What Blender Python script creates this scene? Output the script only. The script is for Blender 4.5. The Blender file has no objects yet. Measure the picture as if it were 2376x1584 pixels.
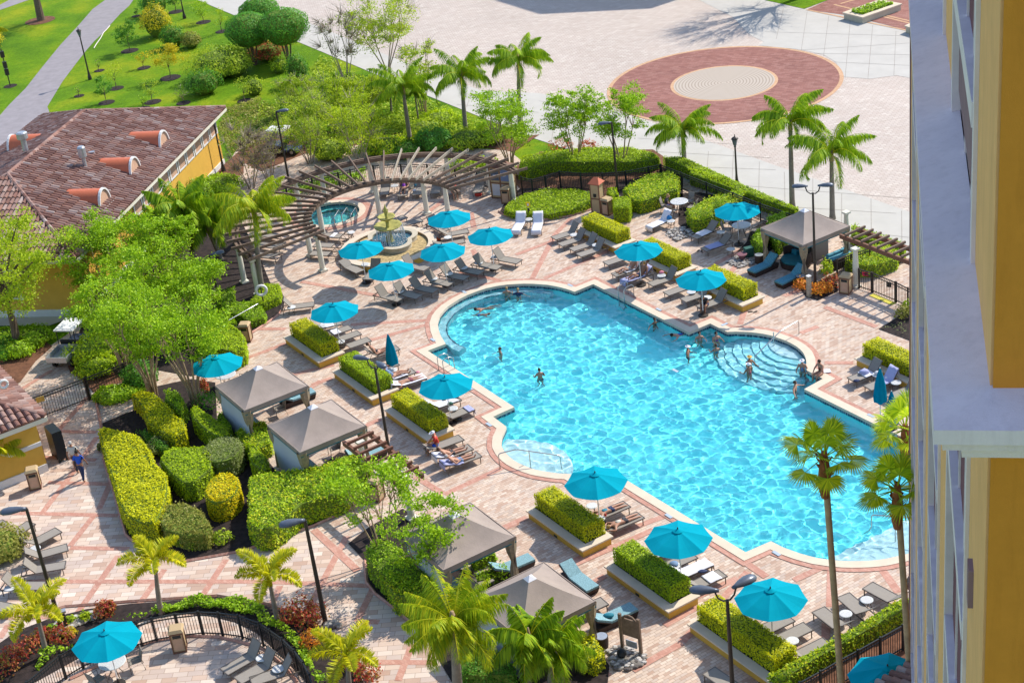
import bpy, bmesh, math, random
import numpy as np
from mathutils import Vector, Matrix
from mathutils.geometry import tessellate_polygon
random.seed(7)
RNG = np.random.default_rng(11)
SC = bpy.context.scene
COL = SC.collection
PI = math.pi
R = math.radians
# ------------------------------------------------------------------ camera model (used to survey the site from the photograph)
W, HH, F, TH, RO, CZ = 2376.0, 1584.0, 3763.77, 0.471575, -0.123196, 40.0
CR, SR, CT, ST = math.cos(RO), math.sin(RO), math.cos(TH), math.sin(TH)
def ray(px, py):
    x = (px-W/2)/F; y = -(py-HH/2)/F
    X = x*CR-y*SR; Y = x*SR+y*CR
    return X, CT+Y*ST, -ST+Y*CT
def G(px, py, z=0.0):
    d = ray(px, py); t = (CZ-z)/-d[2]
    return Vector((d[0]*t, d[1]*t, z))
def at_y(px, py, wy):
    d = ray(px, py); t = wy/d[1]
    return Vector((d[0]*t, wy, CZ+d[2]*t))
ORG = dict(a=(0,0), b=(600,0), c=(1200,0), d=(1776,0), L=(0,400), B=(600,300), C=(1100,350), D=(1600,400), M=(0,800),
           A=(500,680), N=(980,640), E=(1500,700), J=(0,1184), K=(600,1000), K2=(600,1184), H=(1100,1000), S=(1200,1184),
           O=(1600,900), F=(1600,1184))
def px(k, x, y):
    if k == 'w': return x*1.0102, y*1.0102
    o = ORG[k]; return o[0]+x/3.92, o[1]+y/3.92
def g(k, x, y, z=0.0): return G(*px(k, x, y), z)
def gl(k, pts, z=0.0): return [g(k, x, y, z) for x, y in pts]
UA, VA = R(30.5), R(120.8)            # the two directions of the site grid
U = Vector((math.cos(UA), math.sin(UA), 0)); V = Vector((math.cos(VA), math.sin(VA), 0))
def ang(a, b): return math.atan2(b.y-a.y, b.x-a.x)

# ------------------------------------------------------------------ materials
def newmat(name):
    m = bpy.data.materials.new(name); m.use_nodes = True
    nt = m.node_tree; b = nt.nodes['Principled BSDF']
    b.inputs['Specular IOR Level'].default_value = 0.3
    return m, nt, b
def N(nt, t, **k):
    n = nt.nodes.new(t)
    for a, v in k.items(): setattr(n, a, v)
    return n
def ramp(nt, stops, interp='LINEAR'):
    r = N(nt, 'ShaderNodeValToRGB'); r.color_ramp.interpolation = interp
    e = r.color_ramp.elements
    while len(e) > 1: e.remove(e[-1])
    e[0].position = stops[0][0]; e[0].color = (*stops[0][1], 1)
    for p, c in stops[1:]:
        x = e.new(p); x.color = (*c, 1)
    return r
def coords(nt, rotz=0, scale=1.0, kind='Object'):
    tc = N(nt, 'ShaderNodeTexCoord'); mp = N(nt, 'ShaderNodeMapping')
    nt.links.new(tc.outputs[kind], mp.inputs[0]); mp.inputs['Rotation'].default_value = (0, 0, rotz)
    mp.inputs['Scale'].default_value = (scale, scale, scale)
    return mp.outputs[0]
def noise(nt, vec, scale, detail=3, rough=0.6):
    n = N(nt, 'ShaderNodeTexNoise'); n.inputs['Scale'].default_value = scale; n.inputs['Detail'].default_value = detail
    n.inputs['Roughness'].default_value = rough
    if vec is not None: nt.links.new(vec, n.inputs['Vector'])
    return n.outputs[0]
def mix(nt, f, a, b, mode='MIX'):
    m = N(nt, 'ShaderNodeMix', data_type='RGBA', blend_type=mode)
    for s, v in ((m.inputs[0], f), (m.inputs[6], a), (m.inputs[7], b)):
        if hasattr(v, 'is_linked') or hasattr(v, 'links'): nt.links.new(v, s)
        elif isinstance(v, (int, float)): s.default_value = v
        else: s.default_value = (*v, 1)
    return m.outputs[2]
def bump(nt, b, h, strength=0.3, dist=0.02):
    n = N(nt, 'ShaderNodeBump'); n.inputs['Strength'].default_value = strength; n.inputs['Distance'].default_value = dist
    nt.links.new(h, n.inputs['Height']); nt.links.new(n.outputs[0], b.inputs['Normal'])
PS, BS, LS = .84, .84, 1.75     # surface, paver and leaf tint levels
def plain(name, c, rough=0.6, metal=0.0, var=0.12, scale=3.0, spec=0.3, bmp=0.0):
    c = tuple(x*PS for x in c)
    m, nt, b = newmat(name)
    v = coords(nt); n = noise(nt, v, scale, 4)
    lo = tuple(x*(1-var) for x in c); hi = tuple(min(1, x*(1+var)) for x in c)
    r = ramp(nt, [(0.3, lo), (0.7, hi)]); nt.links.new(n, r.inputs[0]); nt.links.new(r.outputs[0], b.inputs['Base Color'])
    b.inputs['Roughness'].default_value = rough; b.inputs['Metallic'].default_value = metal
    b.inputs['Specular IOR Level'].default_value = spec
    if bmp: bump(nt, b, noise(nt, v, scale*8, 4), bmp, 0.02)
    return m
def leafmat(name, cols, trans=0.45, patch=0.6, pscale=0.5):
    cols = [tuple(min(.85, x*LS) for x in c) for c in cols]
    # per leaf random tint, plus slow patches of younger or older growth
    m = bpy.data.materials.new(name); m.use_nodes = True; nt = m.node_tree; nt.nodes.clear()
    out = N(nt, 'ShaderNodeOutputMaterial'); geo = N(nt, 'ShaderNodeNewGeometry')
    v = coords(nt); n = noise(nt, v, pscale, 2)
    ma = N(nt, 'ShaderNodeMath', operation='MULTIPLY_ADD'); nt.links.new(n, ma.inputs[0]); ma.inputs[1].default_value = patch
    mb_ = N(nt, 'ShaderNodeMath', operation='MULTIPLY'); nt.links.new(geo.outputs['Random Per Island'], mb_.inputs[0]); mb_.inputs[1].default_value = 1-patch*0.75
    nt.links.new(mb_.outputs[0], ma.inputs[2])
    k = len(cols); r = ramp(nt, [(0.12+0.8*i/(k-1), c) for i, c in enumerate(cols)]); nt.links.new(ma.outputs[0], r.inputs[0])
    d = N(nt, 'ShaderNodeBsdfPrincipled'); d.inputs['Roughness'].default_value = 0.5; d.inputs['Specular IOR Level'].default_value = 0.25
    t = N(nt, 'ShaderNodeBsdfTranslucent'); ms = N(nt, 'ShaderNodeMixShader'); ms.inputs[0].default_value = trans
    nt.links.new(r.outputs[0], d.inputs['Base Color']); nt.links.new(r.outputs[0], t.inputs[0])
    nt.links.new(d.outputs[0], ms.inputs[1]); nt.links.new(t.outputs[0], ms.inputs[2]); nt.links.new(ms.outputs[0], out.inputs[0])
    return m
def brickmat(name, rot, bw, bh, cols, mortar, msize=0.012, rough=0.75, offset=0.5, bands=None, herring=False, nscale=0.25, bmp=0.25, dirt=0.16):
    # pavers: each one picks its tint from a random value, joints darker, worn patches over the whole
    cols = [tuple(x*BS for x in c) for c in cols]; m, nt, b = newmat(name)
    v = coords(nt, rot)
    if herring:   # alternate the laying direction in big zigzag strips
        pass
    br = N(nt, 'ShaderNodeTexBrick'); br.offset = offset; nt.links.new(v, br.inputs['Vector'])
    br.inputs['Color1'].default_value = (0, 0, 0, 1); br.inputs['Color2'].default_value = (1, 1, 1, 1); br.inputs['Mortar'].default_value = (.5, .5, .5, 1)
    br.inputs['Scale'].default_value = 1.0; br.inputs['Mortar Size'].default_value = msize; br.inputs['Mortar Smooth'].default_value = 0.3
    br.inputs['Bias'].default_value = 0.0; br.inputs['Brick Width'].default_value = bw; br.inputs['Row Height'].default_value = bh
    k = len(cols); r = ramp(nt, [(i/(k-1), c) for i, c in enumerate(cols)]); nt.links.new(br.outputs['Color'], r.inputs[0])
    c = mix(nt, br.outputs['Fac'], r.outputs[0], mortar)
    n = noise(nt, v, nscale, 5, 0.65)
    d = ramp(nt, [(0.3, (1-dirt,)*3), (0.65, (1.0, 1.0, 1.0))]); nt.links.new(n, d.inputs[0])
    c = mix(nt, 1.0, c, d.outputs[0], 'MULTIPLY')
    nt.links.new(c, b.inputs['Base Color']); b.inputs['Roughness'].default_value = rough
    inv = N(nt, 'ShaderNodeMath', operation='SUBTRACT'); inv.inputs[0].default_value = 1.0; nt.links.new(br.outputs['Fac'], inv.inputs[1])
    bump(nt, b, inv.outputs[0], bmp, 0.01)
    return m

MT = {}
CRE = [(.52,.40,.33),(.62,.50,.42),(.66,.57,.50),(.55,.48,.45),(.72,.64,.57)]
MT['deck'] = brickmat('deck_pavers', -UA, .30, .15, [(.50,.33,.24),(.62,.45,.34),(.74,.58,.45),(.56,.44,.36),(.80,.65,.52)], (.34,.23,.17), .010)
MT['deck_flag'] = brickmat('promenade_pavers', R(4), .62, .31, [(.54,.36,.27),(.66,.48,.37),(.76,.60,.48),(.60,.47,.40),(.82,.68,.56)], (.30,.20,.15), .010, offset=.37)
MT['band'] = brickmat('red_brick_band', -UA, .12, .22, [(.52,.25,.18),(.60,.31,.23),(.64,.37,.28)], (.38,.19,.14), .006)
MT['plaza'] = brickmat('plaza_pavers', R(-8), .42, .26, [(.54,.45,.38),(.62,.53,.46),(.57,.47,.40),(.68,.60,.52)], (.36,.29,.25), .022, offset=.5, nscale=.12, dirt=.10)
MT['ring_red'] = brickmat('red_ring_pavers', R(20), .45, .22, [(.26,.10,.08),(.33,.135,.105),(.38,.18,.145)], (.20,.09,.075), .012, nscale=.2)
MT['concrete'] = plain('concrete_slab', (.52,.49,.44), .8, var=.06, scale=.6, bmp=.1)
MT['joint'] = plain('slab_joint', (.36,.32,.28), .9)
MT['asphalt'] = plain('worn_asphalt', (.30,.27,.28), .85, var=.12, scale=1.2, bmp=.2)
MT['coping'] = plain('coping_stone', (.70,.58,.44), .65, var=.07, scale=1.5, bmp=.1)
MT['mulch'] = plain('dark_mulch', (.030,.020,.018), .95, var=.6, scale=4, bmp=.8)
MT['redmulch'] = plain('red_mulch', (.17,.075,.04), .95, var=.4, scale=3, bmp=.8)
MT['stucco'] = plain('yellow_stucco', (.72,.42,.07), .85, var=.06, scale=2, bmp=.15)
MT['white'] = plain('white_paint', (.78,.76,.74), .5, var=.03)
MT['trim'] = plain('painted_trim', (.84,.74,.74), .9, var=.08, spec=.02, scale=3, bmp=.1)
def weathered(name, c, dark, grain=60, pits=True):
    m, nt, b = newmat(name); v = coords(nt); mp = N(nt, 'ShaderNodeMapping'); nt.links.new(v, mp.inputs[0]); mp.inputs['Scale'].default_value = (3, 3, .35)
    n1 = noise(nt, v, 1.6, 6, .7); r1 = ramp(nt, [(.28, tuple(x*.93 for x in c)), (.5, c), (.72, tuple(min(1, x*1.08) for x in c))]); nt.links.new(n1, r1.inputs[0])
    n2 = noise(nt, mp.outputs[0], 2.2, 5, .7); r2 = ramp(nt, [(.34, (.93,.92,.92)), (.5, (1,1,1))]); nt.links.new(n2, r2.inputs[0]); o = mix(nt, 1, r1.outputs[0], r2.outputs[0], 'MULTIPLY')
    if pits:
        n3 = noise(nt, v, 22, 6, .8); r3 = ramp(nt, [(.29, dark), (.33, (1,1,1))]); nt.links.new(n3, r3.inputs[0]); o = mix(nt, 1, o, r3.outputs[0], 'MULTIPLY')
    nt.links.new(o, b.inputs['Base Color']); b.inputs['Roughness'].default_value = .95; b.inputs['Specular IOR Level'].default_value = .03; bump(nt, b, noise(nt, v, grain, 5, .8), .55, .012); return m
MT['ledge'] = weathered('weathered_white_ledge', (.74,.63,.64), (.45,.44,.46))
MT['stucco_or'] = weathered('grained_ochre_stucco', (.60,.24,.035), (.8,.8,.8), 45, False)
MT['stucco_lt'] = weathered('grained_pale_ochre_stucco', (.80,.45,.20), (.8,.8,.8), 45, False)
MT['column'] = plain('cream_column_paint', (.74,.70,.58), .55, var=.04)
MT['wood'] = plain('weathered_wood', (.20,.135,.095), .8, var=.25, scale=6, bmp=.3)
MT['woodlight'] = plain('bleached_wood', (.40,.34,.26), .8, var=.25, scale=6, bmp=.3)
MT['woodred'] = plain('stained_wood', (.20,.09,.055), .7, var=.2, scale=5)
MT['canvas'] = plain('taupe_canvas', (.34,.275,.235), .85, var=.10, scale=1.4, bmp=.35)
MT['canvas_wall'] = plain('pale_canvas_wall', (.50,.53,.56), .8, var=.05, scale=1.0)
MT['piping'] = plain('teal_piping', (.02,.17,.20), .7)
MT['curtain'] = plain('beige_curtain', (.34,.27,.18), .85, var=.2, scale=9)
MT['teal'] = plain('turquoise_canvas', (.001,.31,.415), .9, var=.07, scale=.9, spec=.04)
MT['alu'] = plain('taupe_metal', (.16,.135,.115), .4, .3)
MT['sling'] = plain('taupe_sling_mesh', (.31,.275,.235), .75, var=.05, scale=8)
MT['slingd'] = plain('taupe_sling_back', (.27,.24,.205), .75, var=.05, scale=8)
MT['chrome'] = plain('brushed_steel', (.62,.62,.60), .25, .8)
MT['dark'] = plain('bronze_metal', (.055,.045,.04), .45, .3)
MT['black'] = plain('black_paint', (.018,.022,.024), .45)
MT['lampglass'] = plain('smoky_lens', (.10,.12,.16), .2, spec=.6)
MT['wicker'] = plain('brown_wicker', (.055,.035,.03), .7, var=.4, scale=20, bmp=.4)
MT['towel'] = plain('white_towel', (.76,.75,.80), .9, var=.03)
MT['towelb'] = plain('lilac_towel', (.42,.43,.66), .9, var=.05)
MT['bin'] = plain('beige_panel', (.50,.36,.20), .7, var=.05)
MT['table'] = plain('table_top', (.62,.64,.64), .35, var=.04)
MT['stone_y'] = plain('mossy_stone', (.40,.37,.10), .75, var=.35, scale=3, bmp=.4)
MT['stone'] = plain('cast_stone', (.55,.48,.36), .7, var=.1, scale=2, bmp=.2)
MT['pebble'] = None
MT['bark'] = plain('brown_bark', (.17,.12,.085), .9, var=.3, scale=5, bmp=.5)
MT['barkl'] = plain('tan_smooth_bark', (.38,.27,.16), .8, var=.25, scale=3, bmp=.3)
MT['palmtrunk'] = plain('grey_palm_trunk', (.25,.21,.17), .9, var=.2, scale=4, bmp=.5)
MT['fantrunk'] = plain('tan_palm_trunk', (.52,.36,.20), .9, var=.22, scale=3, bmp=.6)
MT['boots'] = plain('palm_boot_fibre', (.36,.13,.045), .95, var=.4, scale=5, bmp=.8)
MT['twig'] = plain('grey_twig', (.36,.29,.22), .9, var=.2)
MT['skin'] = plain('skin', (.50,.26,.17), .55, var=.05)
MT['skin2'] = plain('tanned_skin', (.36,.17,.10), .55, var=.05)
MT['gravel'] = plain('gravel', (.46,.34,.16), .9, var=.5, scale=6, bmp=.8)
MT['salmon'] = plain('salmon_metal_roof', (.60,.16,.075), .5, var=.05)
MT['galv'] = plain('galvanised_steel', (.48,.50,.53), .4, .6)
MT['tan'] = plain('tan_panel', (.58,.36,.24), .8)
MT['mauve'] = plain('mauve_panel', (.25,.13,.15), .95, var=.10, spec=0)
MT['lilac'] = plain('lilac_grey_render', (.33,.22,.24), .95, var=.08, spec=0, bmp=.2)
MT['cushion'] = plain('blue_patterned_cushion', (.10,.30,.38), .85, var=.45, scale=18)
MT['cushion_pale'] = plain('pale_blue_patterned_cushion', (.22,.38,.42), .85, var=.35, scale=18)
def col(name, c, rough=.7, var=.05, metal=0):
    if name not in MT: MT[name] = plain(name, c, rough, metal, var)
    return MT[name]
LM = {}
LM['tree'] = leafmat('spring_tree_leaf', [(.08,.15,.006),(.17,.28,.008),(.29,.41,.012)], trans=.38, patch=.4, pscale=1.1)
LM['tree_y'] = leafmat('yellow_green_leaf', [(.10,.16,.006),(.22,.30,.01),(.38,.42,.02)])
LM['gold'] = leafmat('golden_leaf', [(.16,.14,.01),(.34,.29,.012),(.50,.40,.02)])
LM['dark'] = leafmat('dark_green_leaf', [(.025,.07,.008),(.05,.14,.012),(.10,.24,.02)])
LM['dome'] = leafmat('clipped_tree_leaf', [(.03,.10,.02),(.06,.18,.02),(.12,.29,.025)])
LM['hedge'] = leafmat('bright_hedge_leaf', [(.10,.16,.004),(.22,.31,.006),(.36,.44,.010)], patch=.3)
LM['hedgey'] = leafmat('yellow_hedge_leaf', [(.18,.20,.004),(.38,.37,.005),(.56,.48,.010)], patch=.5)
LM['hedgeg'] = leafmat('gold_hedge_leaf', [(.26,.20,.004),(.52,.38,.006),(.68,.50,.01)], patch=.3)
LM['garden'] = leafmat('garden_shrub_leaf', [(.08,.15,.006),(.18,.29,.008),(.32,.40,.012),(.46,.42,.02)], patch=.5, pscale=1.2)
LM['lawn_shrub'] = leafmat('low_shrub_leaf', [(.09,.15,.01),(.20,.28,.015),(.36,.40,.03)], patch=.5)
LM['grey'] = leafmat('grey_green_leaf', [(.07,.09,.035),(.15,.17,.06),(.24,.27,.10)])
LM['olive'] = leafmat('olive_leaf', [(.09,.10,.02),(.18,.17,.03),(.24,.25,.05)])
LM['red'] = leafmat('red_croton_leaf', [(.14,.02,.018),(.36,.045,.035),(.14,.15,.02),(.46,.12,.06)], patch=.2)
LM['orange'] = leafmat('orange_croton_leaf', [(.16,.12,.01),(.48,.14,.02),(.55,.28,.03)], patch=.3)
LM['palm'] = leafmat('palm_leaflet', [(.06,.13,.006),(.15,.25,.008),(.30,.38,.012)], patch=.5)
LM['palm_y'] = leafmat('yellow_palm_leaflet', [(.15,.19,.006),(.32,.33,.008),(.52,.42,.012)], patch=.6, pscale=.8)
LM['fan'] = leafmat('fan_palm_leaf', [(.10,.18,.008),(.24,.33,.01),(.42,.46,.015)], patch=.4, trans=.6)
LM['dry'] = leafmat('dry_frond', [(.30,.17,.02),(.46,.28,.03),(.5,.36,.05)])
MT['pebble'] = leafmat('river_pebble', [(.06,.05,.045),(.16,.145,.125),(.30,.28,.26)], trans=0.0, patch=.1)
def grassmat():
    m, nt, b = newmat('mown_grass'); v = coords(nt)
    n1 = noise(nt, v, .16, 4, .6); n2 = noise(nt, v, 3.2, 6, .85)
    r1 = ramp(nt, [(.3, (.06,.15,.005)), (.5, (.12,.235,.005)), (.7, (.27,.31,.010))]); nt.links.new(n1, r1.inputs[0])
    r2 = ramp(nt, [(.3, (.5,.56,.5)), (.7, (1.25,1.2,1.0))]); nt.links.new(n2, r2.inputs[0])
    nt.links.new(mix(nt, 1, r1.outputs[0], r2.outputs[0], 'MULTIPLY'), b.inputs['Base Color']); b.inputs['Roughness'].default_value = .9
    b.inputs['Specular IOR Level'].default_value = .1
    bump(nt, b, noise(nt, v, 25, 4, .8), .7, .05); return m
MT['grass'] = grassmat()
def tilemat():
    m, nt, b = newmat('barrel_roof_tile')
    at = N(nt, 'ShaderNodeAttribute'); at.attribute_name = 'tint'
    r = ramp(nt, [(0, (.16,.075,.058)), (.3, (.22,.105,.08)), (.55, (.27,.175,.15)), (.8, (.30,.15,.11)), (1, (.38,.30,.27))]); nt.links.new(at.outputs['Fac'], r.inputs[0])
    n = noise(nt, coords(nt), 2.5, 4); d = ramp(nt, [(.3, (.8,.8,.8)), (.7, (1.05,1.05,1.05))]); nt.links.new(n, d.inputs[0])
    nt.links.new(mix(nt, 1, r.outputs[0], d.outputs[0], 'MULTIPLY'), b.inputs['Base Color']); b.inputs['Roughness'].default_value = .75
    return m
MT['tile'] = tilemat()

# ------------------------------------------------------------------ mesh helpers
class MB:
    def __init__(s): s.v = []; s.f = []
    def add(s, vs, fs):
        n = len(s.v); s.v += [tuple(x) for x in vs]; s.f += [tuple(i+n for i in f) for f in fs]; return s
    def box(s, c, size, rz=0.0, m=None):
        hx, hy, hz = size[0]/2, size[1]/2, size[2]/2
        vs = [Vector((x, y, z)) for z in (-hz, hz) for x, y in ((-hx, -hy), (hx, -hy), (hx, hy), (-hx, hy))]
        M_ = m if m is not None else Matrix.Rotation(rz, 3, 'Z')
        c = Vector(c); return s.add([M_ @ v + c for v in vs], [(3,2,1,0),(4,5,6,7),(0,1,5,4),(1,2,6,5),(2,3,7,6),(3,0,4,7)])
    def bar(s, a, b, w, h, up=(0,0,1)):      # a box beam between two points
        a = Vector(a); b = Vector(b); d = b-a; L = d.length; x = d/L; z = Vector(up); y = z.cross(x)
        if y.length < 1e-4: y = Vector((0,1,0)).cross(x)
        y.normalize(); z = x.cross(y); return s.box((a+b)/2, (L, w, h), m=Matrix((x, y, z)).transposed())
    def tube(s, pts, r, n=6, cap=True):
        pts = [Vector(p) for p in pts]; rr = r if isinstance(r, (list, tuple)) else [r]*len(pts); base = len(s.v)
        for i, p in enumerate(pts):
            d = (pts[min(i+1, len(pts)-1)]-pts[max(i-1, 0)]).normalized()
            a = d.cross(Vector((0,0,1)))
            if a.length < 1e-3: a = Vector((1,0,0))
            a.normalize(); b = d.cross(a)
            for k in range(n):
                t = 2*PI*k/n; s.v.append(tuple(p+(a*math.cos(t)+b*math.sin(t))*rr[i]))
        for i in range(len(pts)-1):
            for k in range(n):
                q = base+i*n; s.f.append((q+k, q+(k+1)%n, q+n+(k+1)%n, q+n+k))
        if cap:
            s.f.append(tuple(base+k for k in range(n))[::-1]); q = base+(len(pts)-1)*n; s.f.append(tuple(q+k for k in range(n)))
        return s
    def lathe(s, c, prof, n=16, cap=True):
        base = len(s.v); c = Vector(c)
        for r, z in prof:
            for k in range(n):
                t = 2*PI*k/n; s.v.append((c.x+r*math.cos(t), c.y+r*math.sin(t), c.z+z))
        for i in range(len(prof)-1):
            for k in range(n):
                q = base+i*n; s.f.append((q+k, q+(k+1)%n, q+n+(k+1)%n, q+n+k))
        if cap:
            s.f.append(tuple(base+k for k in range(n))[::-1]); q = base+(len(prof)-1)*n; s.f.append(tuple(q+k for k in range(n)))
        return s
    def prism(s, poly, z0, z1):
        n = len(poly); P = [(p[0], p[1]) for p in poly]
        if sum(P[i][0]*P[(i+1)%n][1]-P[(i+1)%n][0]*P[i][1] for i in range(n)) < 0: P = P[::-1]
        base = len(s.v); s.v += [(x, y, z0) for x, y in P]+[(x, y, z1) for x, y in P]
        for i in range(n): j = (i+1) % n; s.f.append((base+i, base+j, base+n+j, base+n+i))
        for t in tessellate_polygon([[Vector((x, y, 0)) for x, y in P]]):
            a, b_, c = t
            if (P[b_][0]-P[a][0])*(P[c][1]-P[a][1])-(P[b_][1]-P[a][1])*(P[c][0]-P[a][0]) < 0: a, c = c, a
            s.f.append((base+n+a, base+n+b_, base+n+c)); s.f.append((base+c, base+b_, base+a))
        return s
    def build(s, name, mat, parent=None, smooth=False):
        me = bpy.data.meshes.new(name); me.from_pydata(s.v, [], s.f)
        if mat: me.materials.append(mat)
        if smooth: me.polygons.foreach_set('use_smooth', [True]*len(me.polygons))
        me.update(); o = bpy.data.objects.new(name, me); COL.objects.link(o)
        if parent: o.parent = parent
        return o
def tag(o, label=None, cat=None, group=None, kind=None):
    if label: o['label'] = label
    if cat: o['category'] = cat
    if group: o['group'] = group
    if kind: o['kind'] = kind
    return o
def empty(name, loc=(0,0,0), rz=0.0, label=None, cat=None, group=None):
    o = bpy.data.objects.new(name, None); COL.objects.link(o); o.location = loc; o.rotation_euler = (0,0,rz); o.empty_display_size = .3
    return tag(o, label, cat, group)
KIDS = {}
def kids(o):
    return [c for c in bpy.data.objects if c.parent == o]
def copy_tree(o, loc, rz, label=None, group=None, cache={}):
    key = o.name
    if key not in cache: cache[key] = [(k, [(j) for j in kids(k)]) for k in kids(o)]
    r = o.copy(); COL.objects.link(r); r.location = loc; r.rotation_euler = (0,0,rz)
    if label: r['label'] = label
    if group: r['group'] = group
    for k, js in cache[key]:
        c = k.copy(); COL.objects.link(c); c.parent = r
        for j in js:
            e = j.copy(); COL.objects.link(e); e.parent = c
    return r
class Proto:     # the first placing uses the prototype itself, later ones copies
    def __init__(s, make): s.make = make; s.o = None; s.used = False
    def place(s, loc, rz, label, cat, group=None):
        if s.o is None: s.o = s.make(); s.used = False
        if not s.used:
            s.used = True; s.first = (loc, rz, label); copy = s.o
            copy.location = loc; copy.rotation_euler = (0,0,rz)
        else: copy = copy_tree(s.o, loc, rz)
        tag(copy, label, cat, group); return copy
def npmesh(name, verts, nper, mat, parent=None, tint=None):   # many loose polygons of nper corners each, fast
    verts = np.asarray(verts, dtype=np.float32).reshape(-1, 3); nv = len(verts); nf = nv//nper
    me = bpy.data.meshes.new(name); me.vertices.add(nv); me.vertices.foreach_set('co', verts.ravel())
    me.loops.add(nv); me.loops.foreach_set('vertex_index', np.arange(nv, dtype=np.int32))
    me.polygons.add(nf); me.polygons.foreach_set('loop_start', np.arange(0, nv, nper, dtype=np.int32)); me.update(calc_edges=True)
    if tint is not None:
        a = me.attributes.new('tint', 'FLOAT', 'FACE'); a.data.foreach_set('value', np.asarray(tint, dtype=np.float32))
    me.materials.append(mat); o = bpy.data.objects.new(name, me); COL.objects.link(o)
    if parent: o.parent = parent
    return o
def leaves(c, size, nrm=None, spread=1.0, aspect=0.55, rng=RNG):
    # c: (n,3) centres -> (n,4,3) diamond leaves
    n = len(c); a = rng.normal(size=(n, 3)); a /= np.linalg.norm(a, axis=1)[:, None]
    if nrm is not None:
        a = a*spread+nrm*1.2; a /= np.linalg.norm(a, axis=1)[:, None]
    t = rng.normal(size=(n, 3)); t -= (t*a).sum(1)[:, None]*a; t /= np.linalg.norm(t, axis=1)[:, None]
    b = np.cross(a, t); s = (size*rng.uniform(.6, 1.3, n))[:, None]
    return np.stack([c-t*s*.5, c+b*s*.5*aspect+a*s*.08, c+t*s*.5, c-b*s*.5*aspect+a*s*.08], 1)
def sheet(name, poly, z, mat, holes=(), kind='structure', label=None):
    loops = [[Vector((p[0], p[1], 0)) for p in poly]]+[[Vector((p[0], p[1], 0)) for p in h] for h in holes]
    tris = tessellate_polygon(loops); flat = [p for l in loops for p in l]
    me = bpy.data.meshes.new(name); fs = []
    for a, b, c in tris:
        A, B_, C_ = flat[a], flat[b], flat[c]
        if (B_-A).cross(C_-A).z < 0: b, c = c, b
        fs.append((a, b, c))
    me.from_pydata([(p.x, p.y, z) for p in flat], [], fs); me.materials.append(mat)
    o = bpy.data.objects.new(name, me); COL.objects.link(o); return tag(o, kind=kind)
def inpoly(P, poly):
    x, y = P[:, 0], P[:, 1]; r = np.zeros(len(P), bool); n = len(poly)
    for i in range(n):
        x1, y1 = poly[i][0], poly[i][1]; x2, y2 = poly[(i+1)%n][0], poly[(i+1)%n][1]
        if y1 == y2: continue
        k = ((y1 > y) != (y2 > y)) & (x < (x2-x1)*(y-y1)/(y2-y1)+x1); r ^= k
    return r
def edgedist(P, poly):
    d = np.full(len(P), 1e9); n = len(poly)
    for i in range(n):
        a = np.array(poly[i][:2]); b = np.array(poly[(i+1)%n][:2]); ab = b-a
        t = np.clip(((P[:, :2]-a)@ab)/(ab@ab+1e-9), 0, 1); q = a+t[:, None]*ab
        d = np.minimum(d, np.hypot(*(P[:, :2]-q).T))
    return d
def offset_poly(poly, d):     # grow a closed polygon outward by d
    P = [Vector((p[0], p[1])) for p in poly]; n = len(P)
    if sum(P[i].x*P[(i+1)%n].y-P[(i+1)%n].x*P[i].y for i in range(n)) < 0: P = P[::-1]
    out = []
    for i in range(n):
        a, b, c = P[i-1], P[i], P[(i+1)%n]
        e1 = (b-a).normalized(); e2 = (c-b).normalized(); n1 = Vector((e1.y, -e1.x)); n2 = Vector((e2.y, -e2.x))
        k = n1+n2; L = max(.35, k.length_squared/2); out.append(b+k*(d/L)*.5*2/2*1.0 if False else b+k*d/max(.5, 1+n1.dot(n2)))
    return out
# ------------------------------------------------------------------ ground, plaza, deck, pool
WZ = -0.12
pool_px = ([('N',50,690),('N',215,628),('N',172,560),('N',150,500),('N',140,430),('N',160,370),('N',195,325),('N',230,290),('N',330,225),('N',410,185),('N',500,150),('N',590,121),('N',680,102),
  ('N',765,90),('N',850,84),('N',925,81),('N',1000,82),('N',1075,86),('N',1150,93),('N',1205,103),('N',1260,115),('N',1325,133),('N',1385,155),('N',1555,85),('E',385,290),('E',580,208),('E',735,285),('E',820,282),('E',900,285),('E',975,290),
  ('E',1050,300),('E',1130,316),('E',1200,340),('E',1265,363),('E',1320,390),('E',1365,416),('E',1400,445),('E',1425,472),('E',1440,500),('E',1452,530),('E',1455,565),('E',1450,600),('E',1460,635),('E',1605,710),('E',1435,805),('E',2110,1140)])
inner = [g(k, x, y) for k, x, y in pool_px]
for p in [(2110,1024),(2190,1066),(2230,1090),(2200,1115),(2215,1135),(2215,1170),(2195,1210),(2160,1248),(2135,1270)]: inner.append(G(*p))
for k, x, y in [('F',2000,400),('F',1930,418),('F',1850,435),('F',1775,452),('F',1700,462),('F',1625,468),('F',1550,471),('F',1470,472),('F',1400,470),('F',1290,461),('F',1150,440),('F',1075,421),('F',1000,400),('F',925,373),('F',850,345),('F',740,290),
  ('F',510,390)]: inner.append(g(k, x, y))
inner += [G(1410,1089.5), G(1361,1123)]
for k, x, y in [('H',870,399),('H',775,395),('H',700,385),('H',630,374),('H',560,360),('H',505,342),('H',450,320),('H',408,301),('H',370,280),('H',332,252),('H',300,220),('H',278,195),('H',265,170),('H',252,145),('H',250,120),('H',251,90),('H',255,60),('H',272,25),('N',765,1380),('N',645,1290),('N',838,1203)]: inner.append(g(k, x, y))
POOL = [Vector((p.x, p.y)) for p in inner]
if sum(POOL[i].x*POOL[(i+1)%len(POOL)].y-POOL[(i+1)%len(POOL)].x*POOL[i].y for i in range(len(POOL))) < 0: POOL.reverse()
TUBC = Vector((-10.83, 100.02)); TUBR = 1.89
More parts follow.
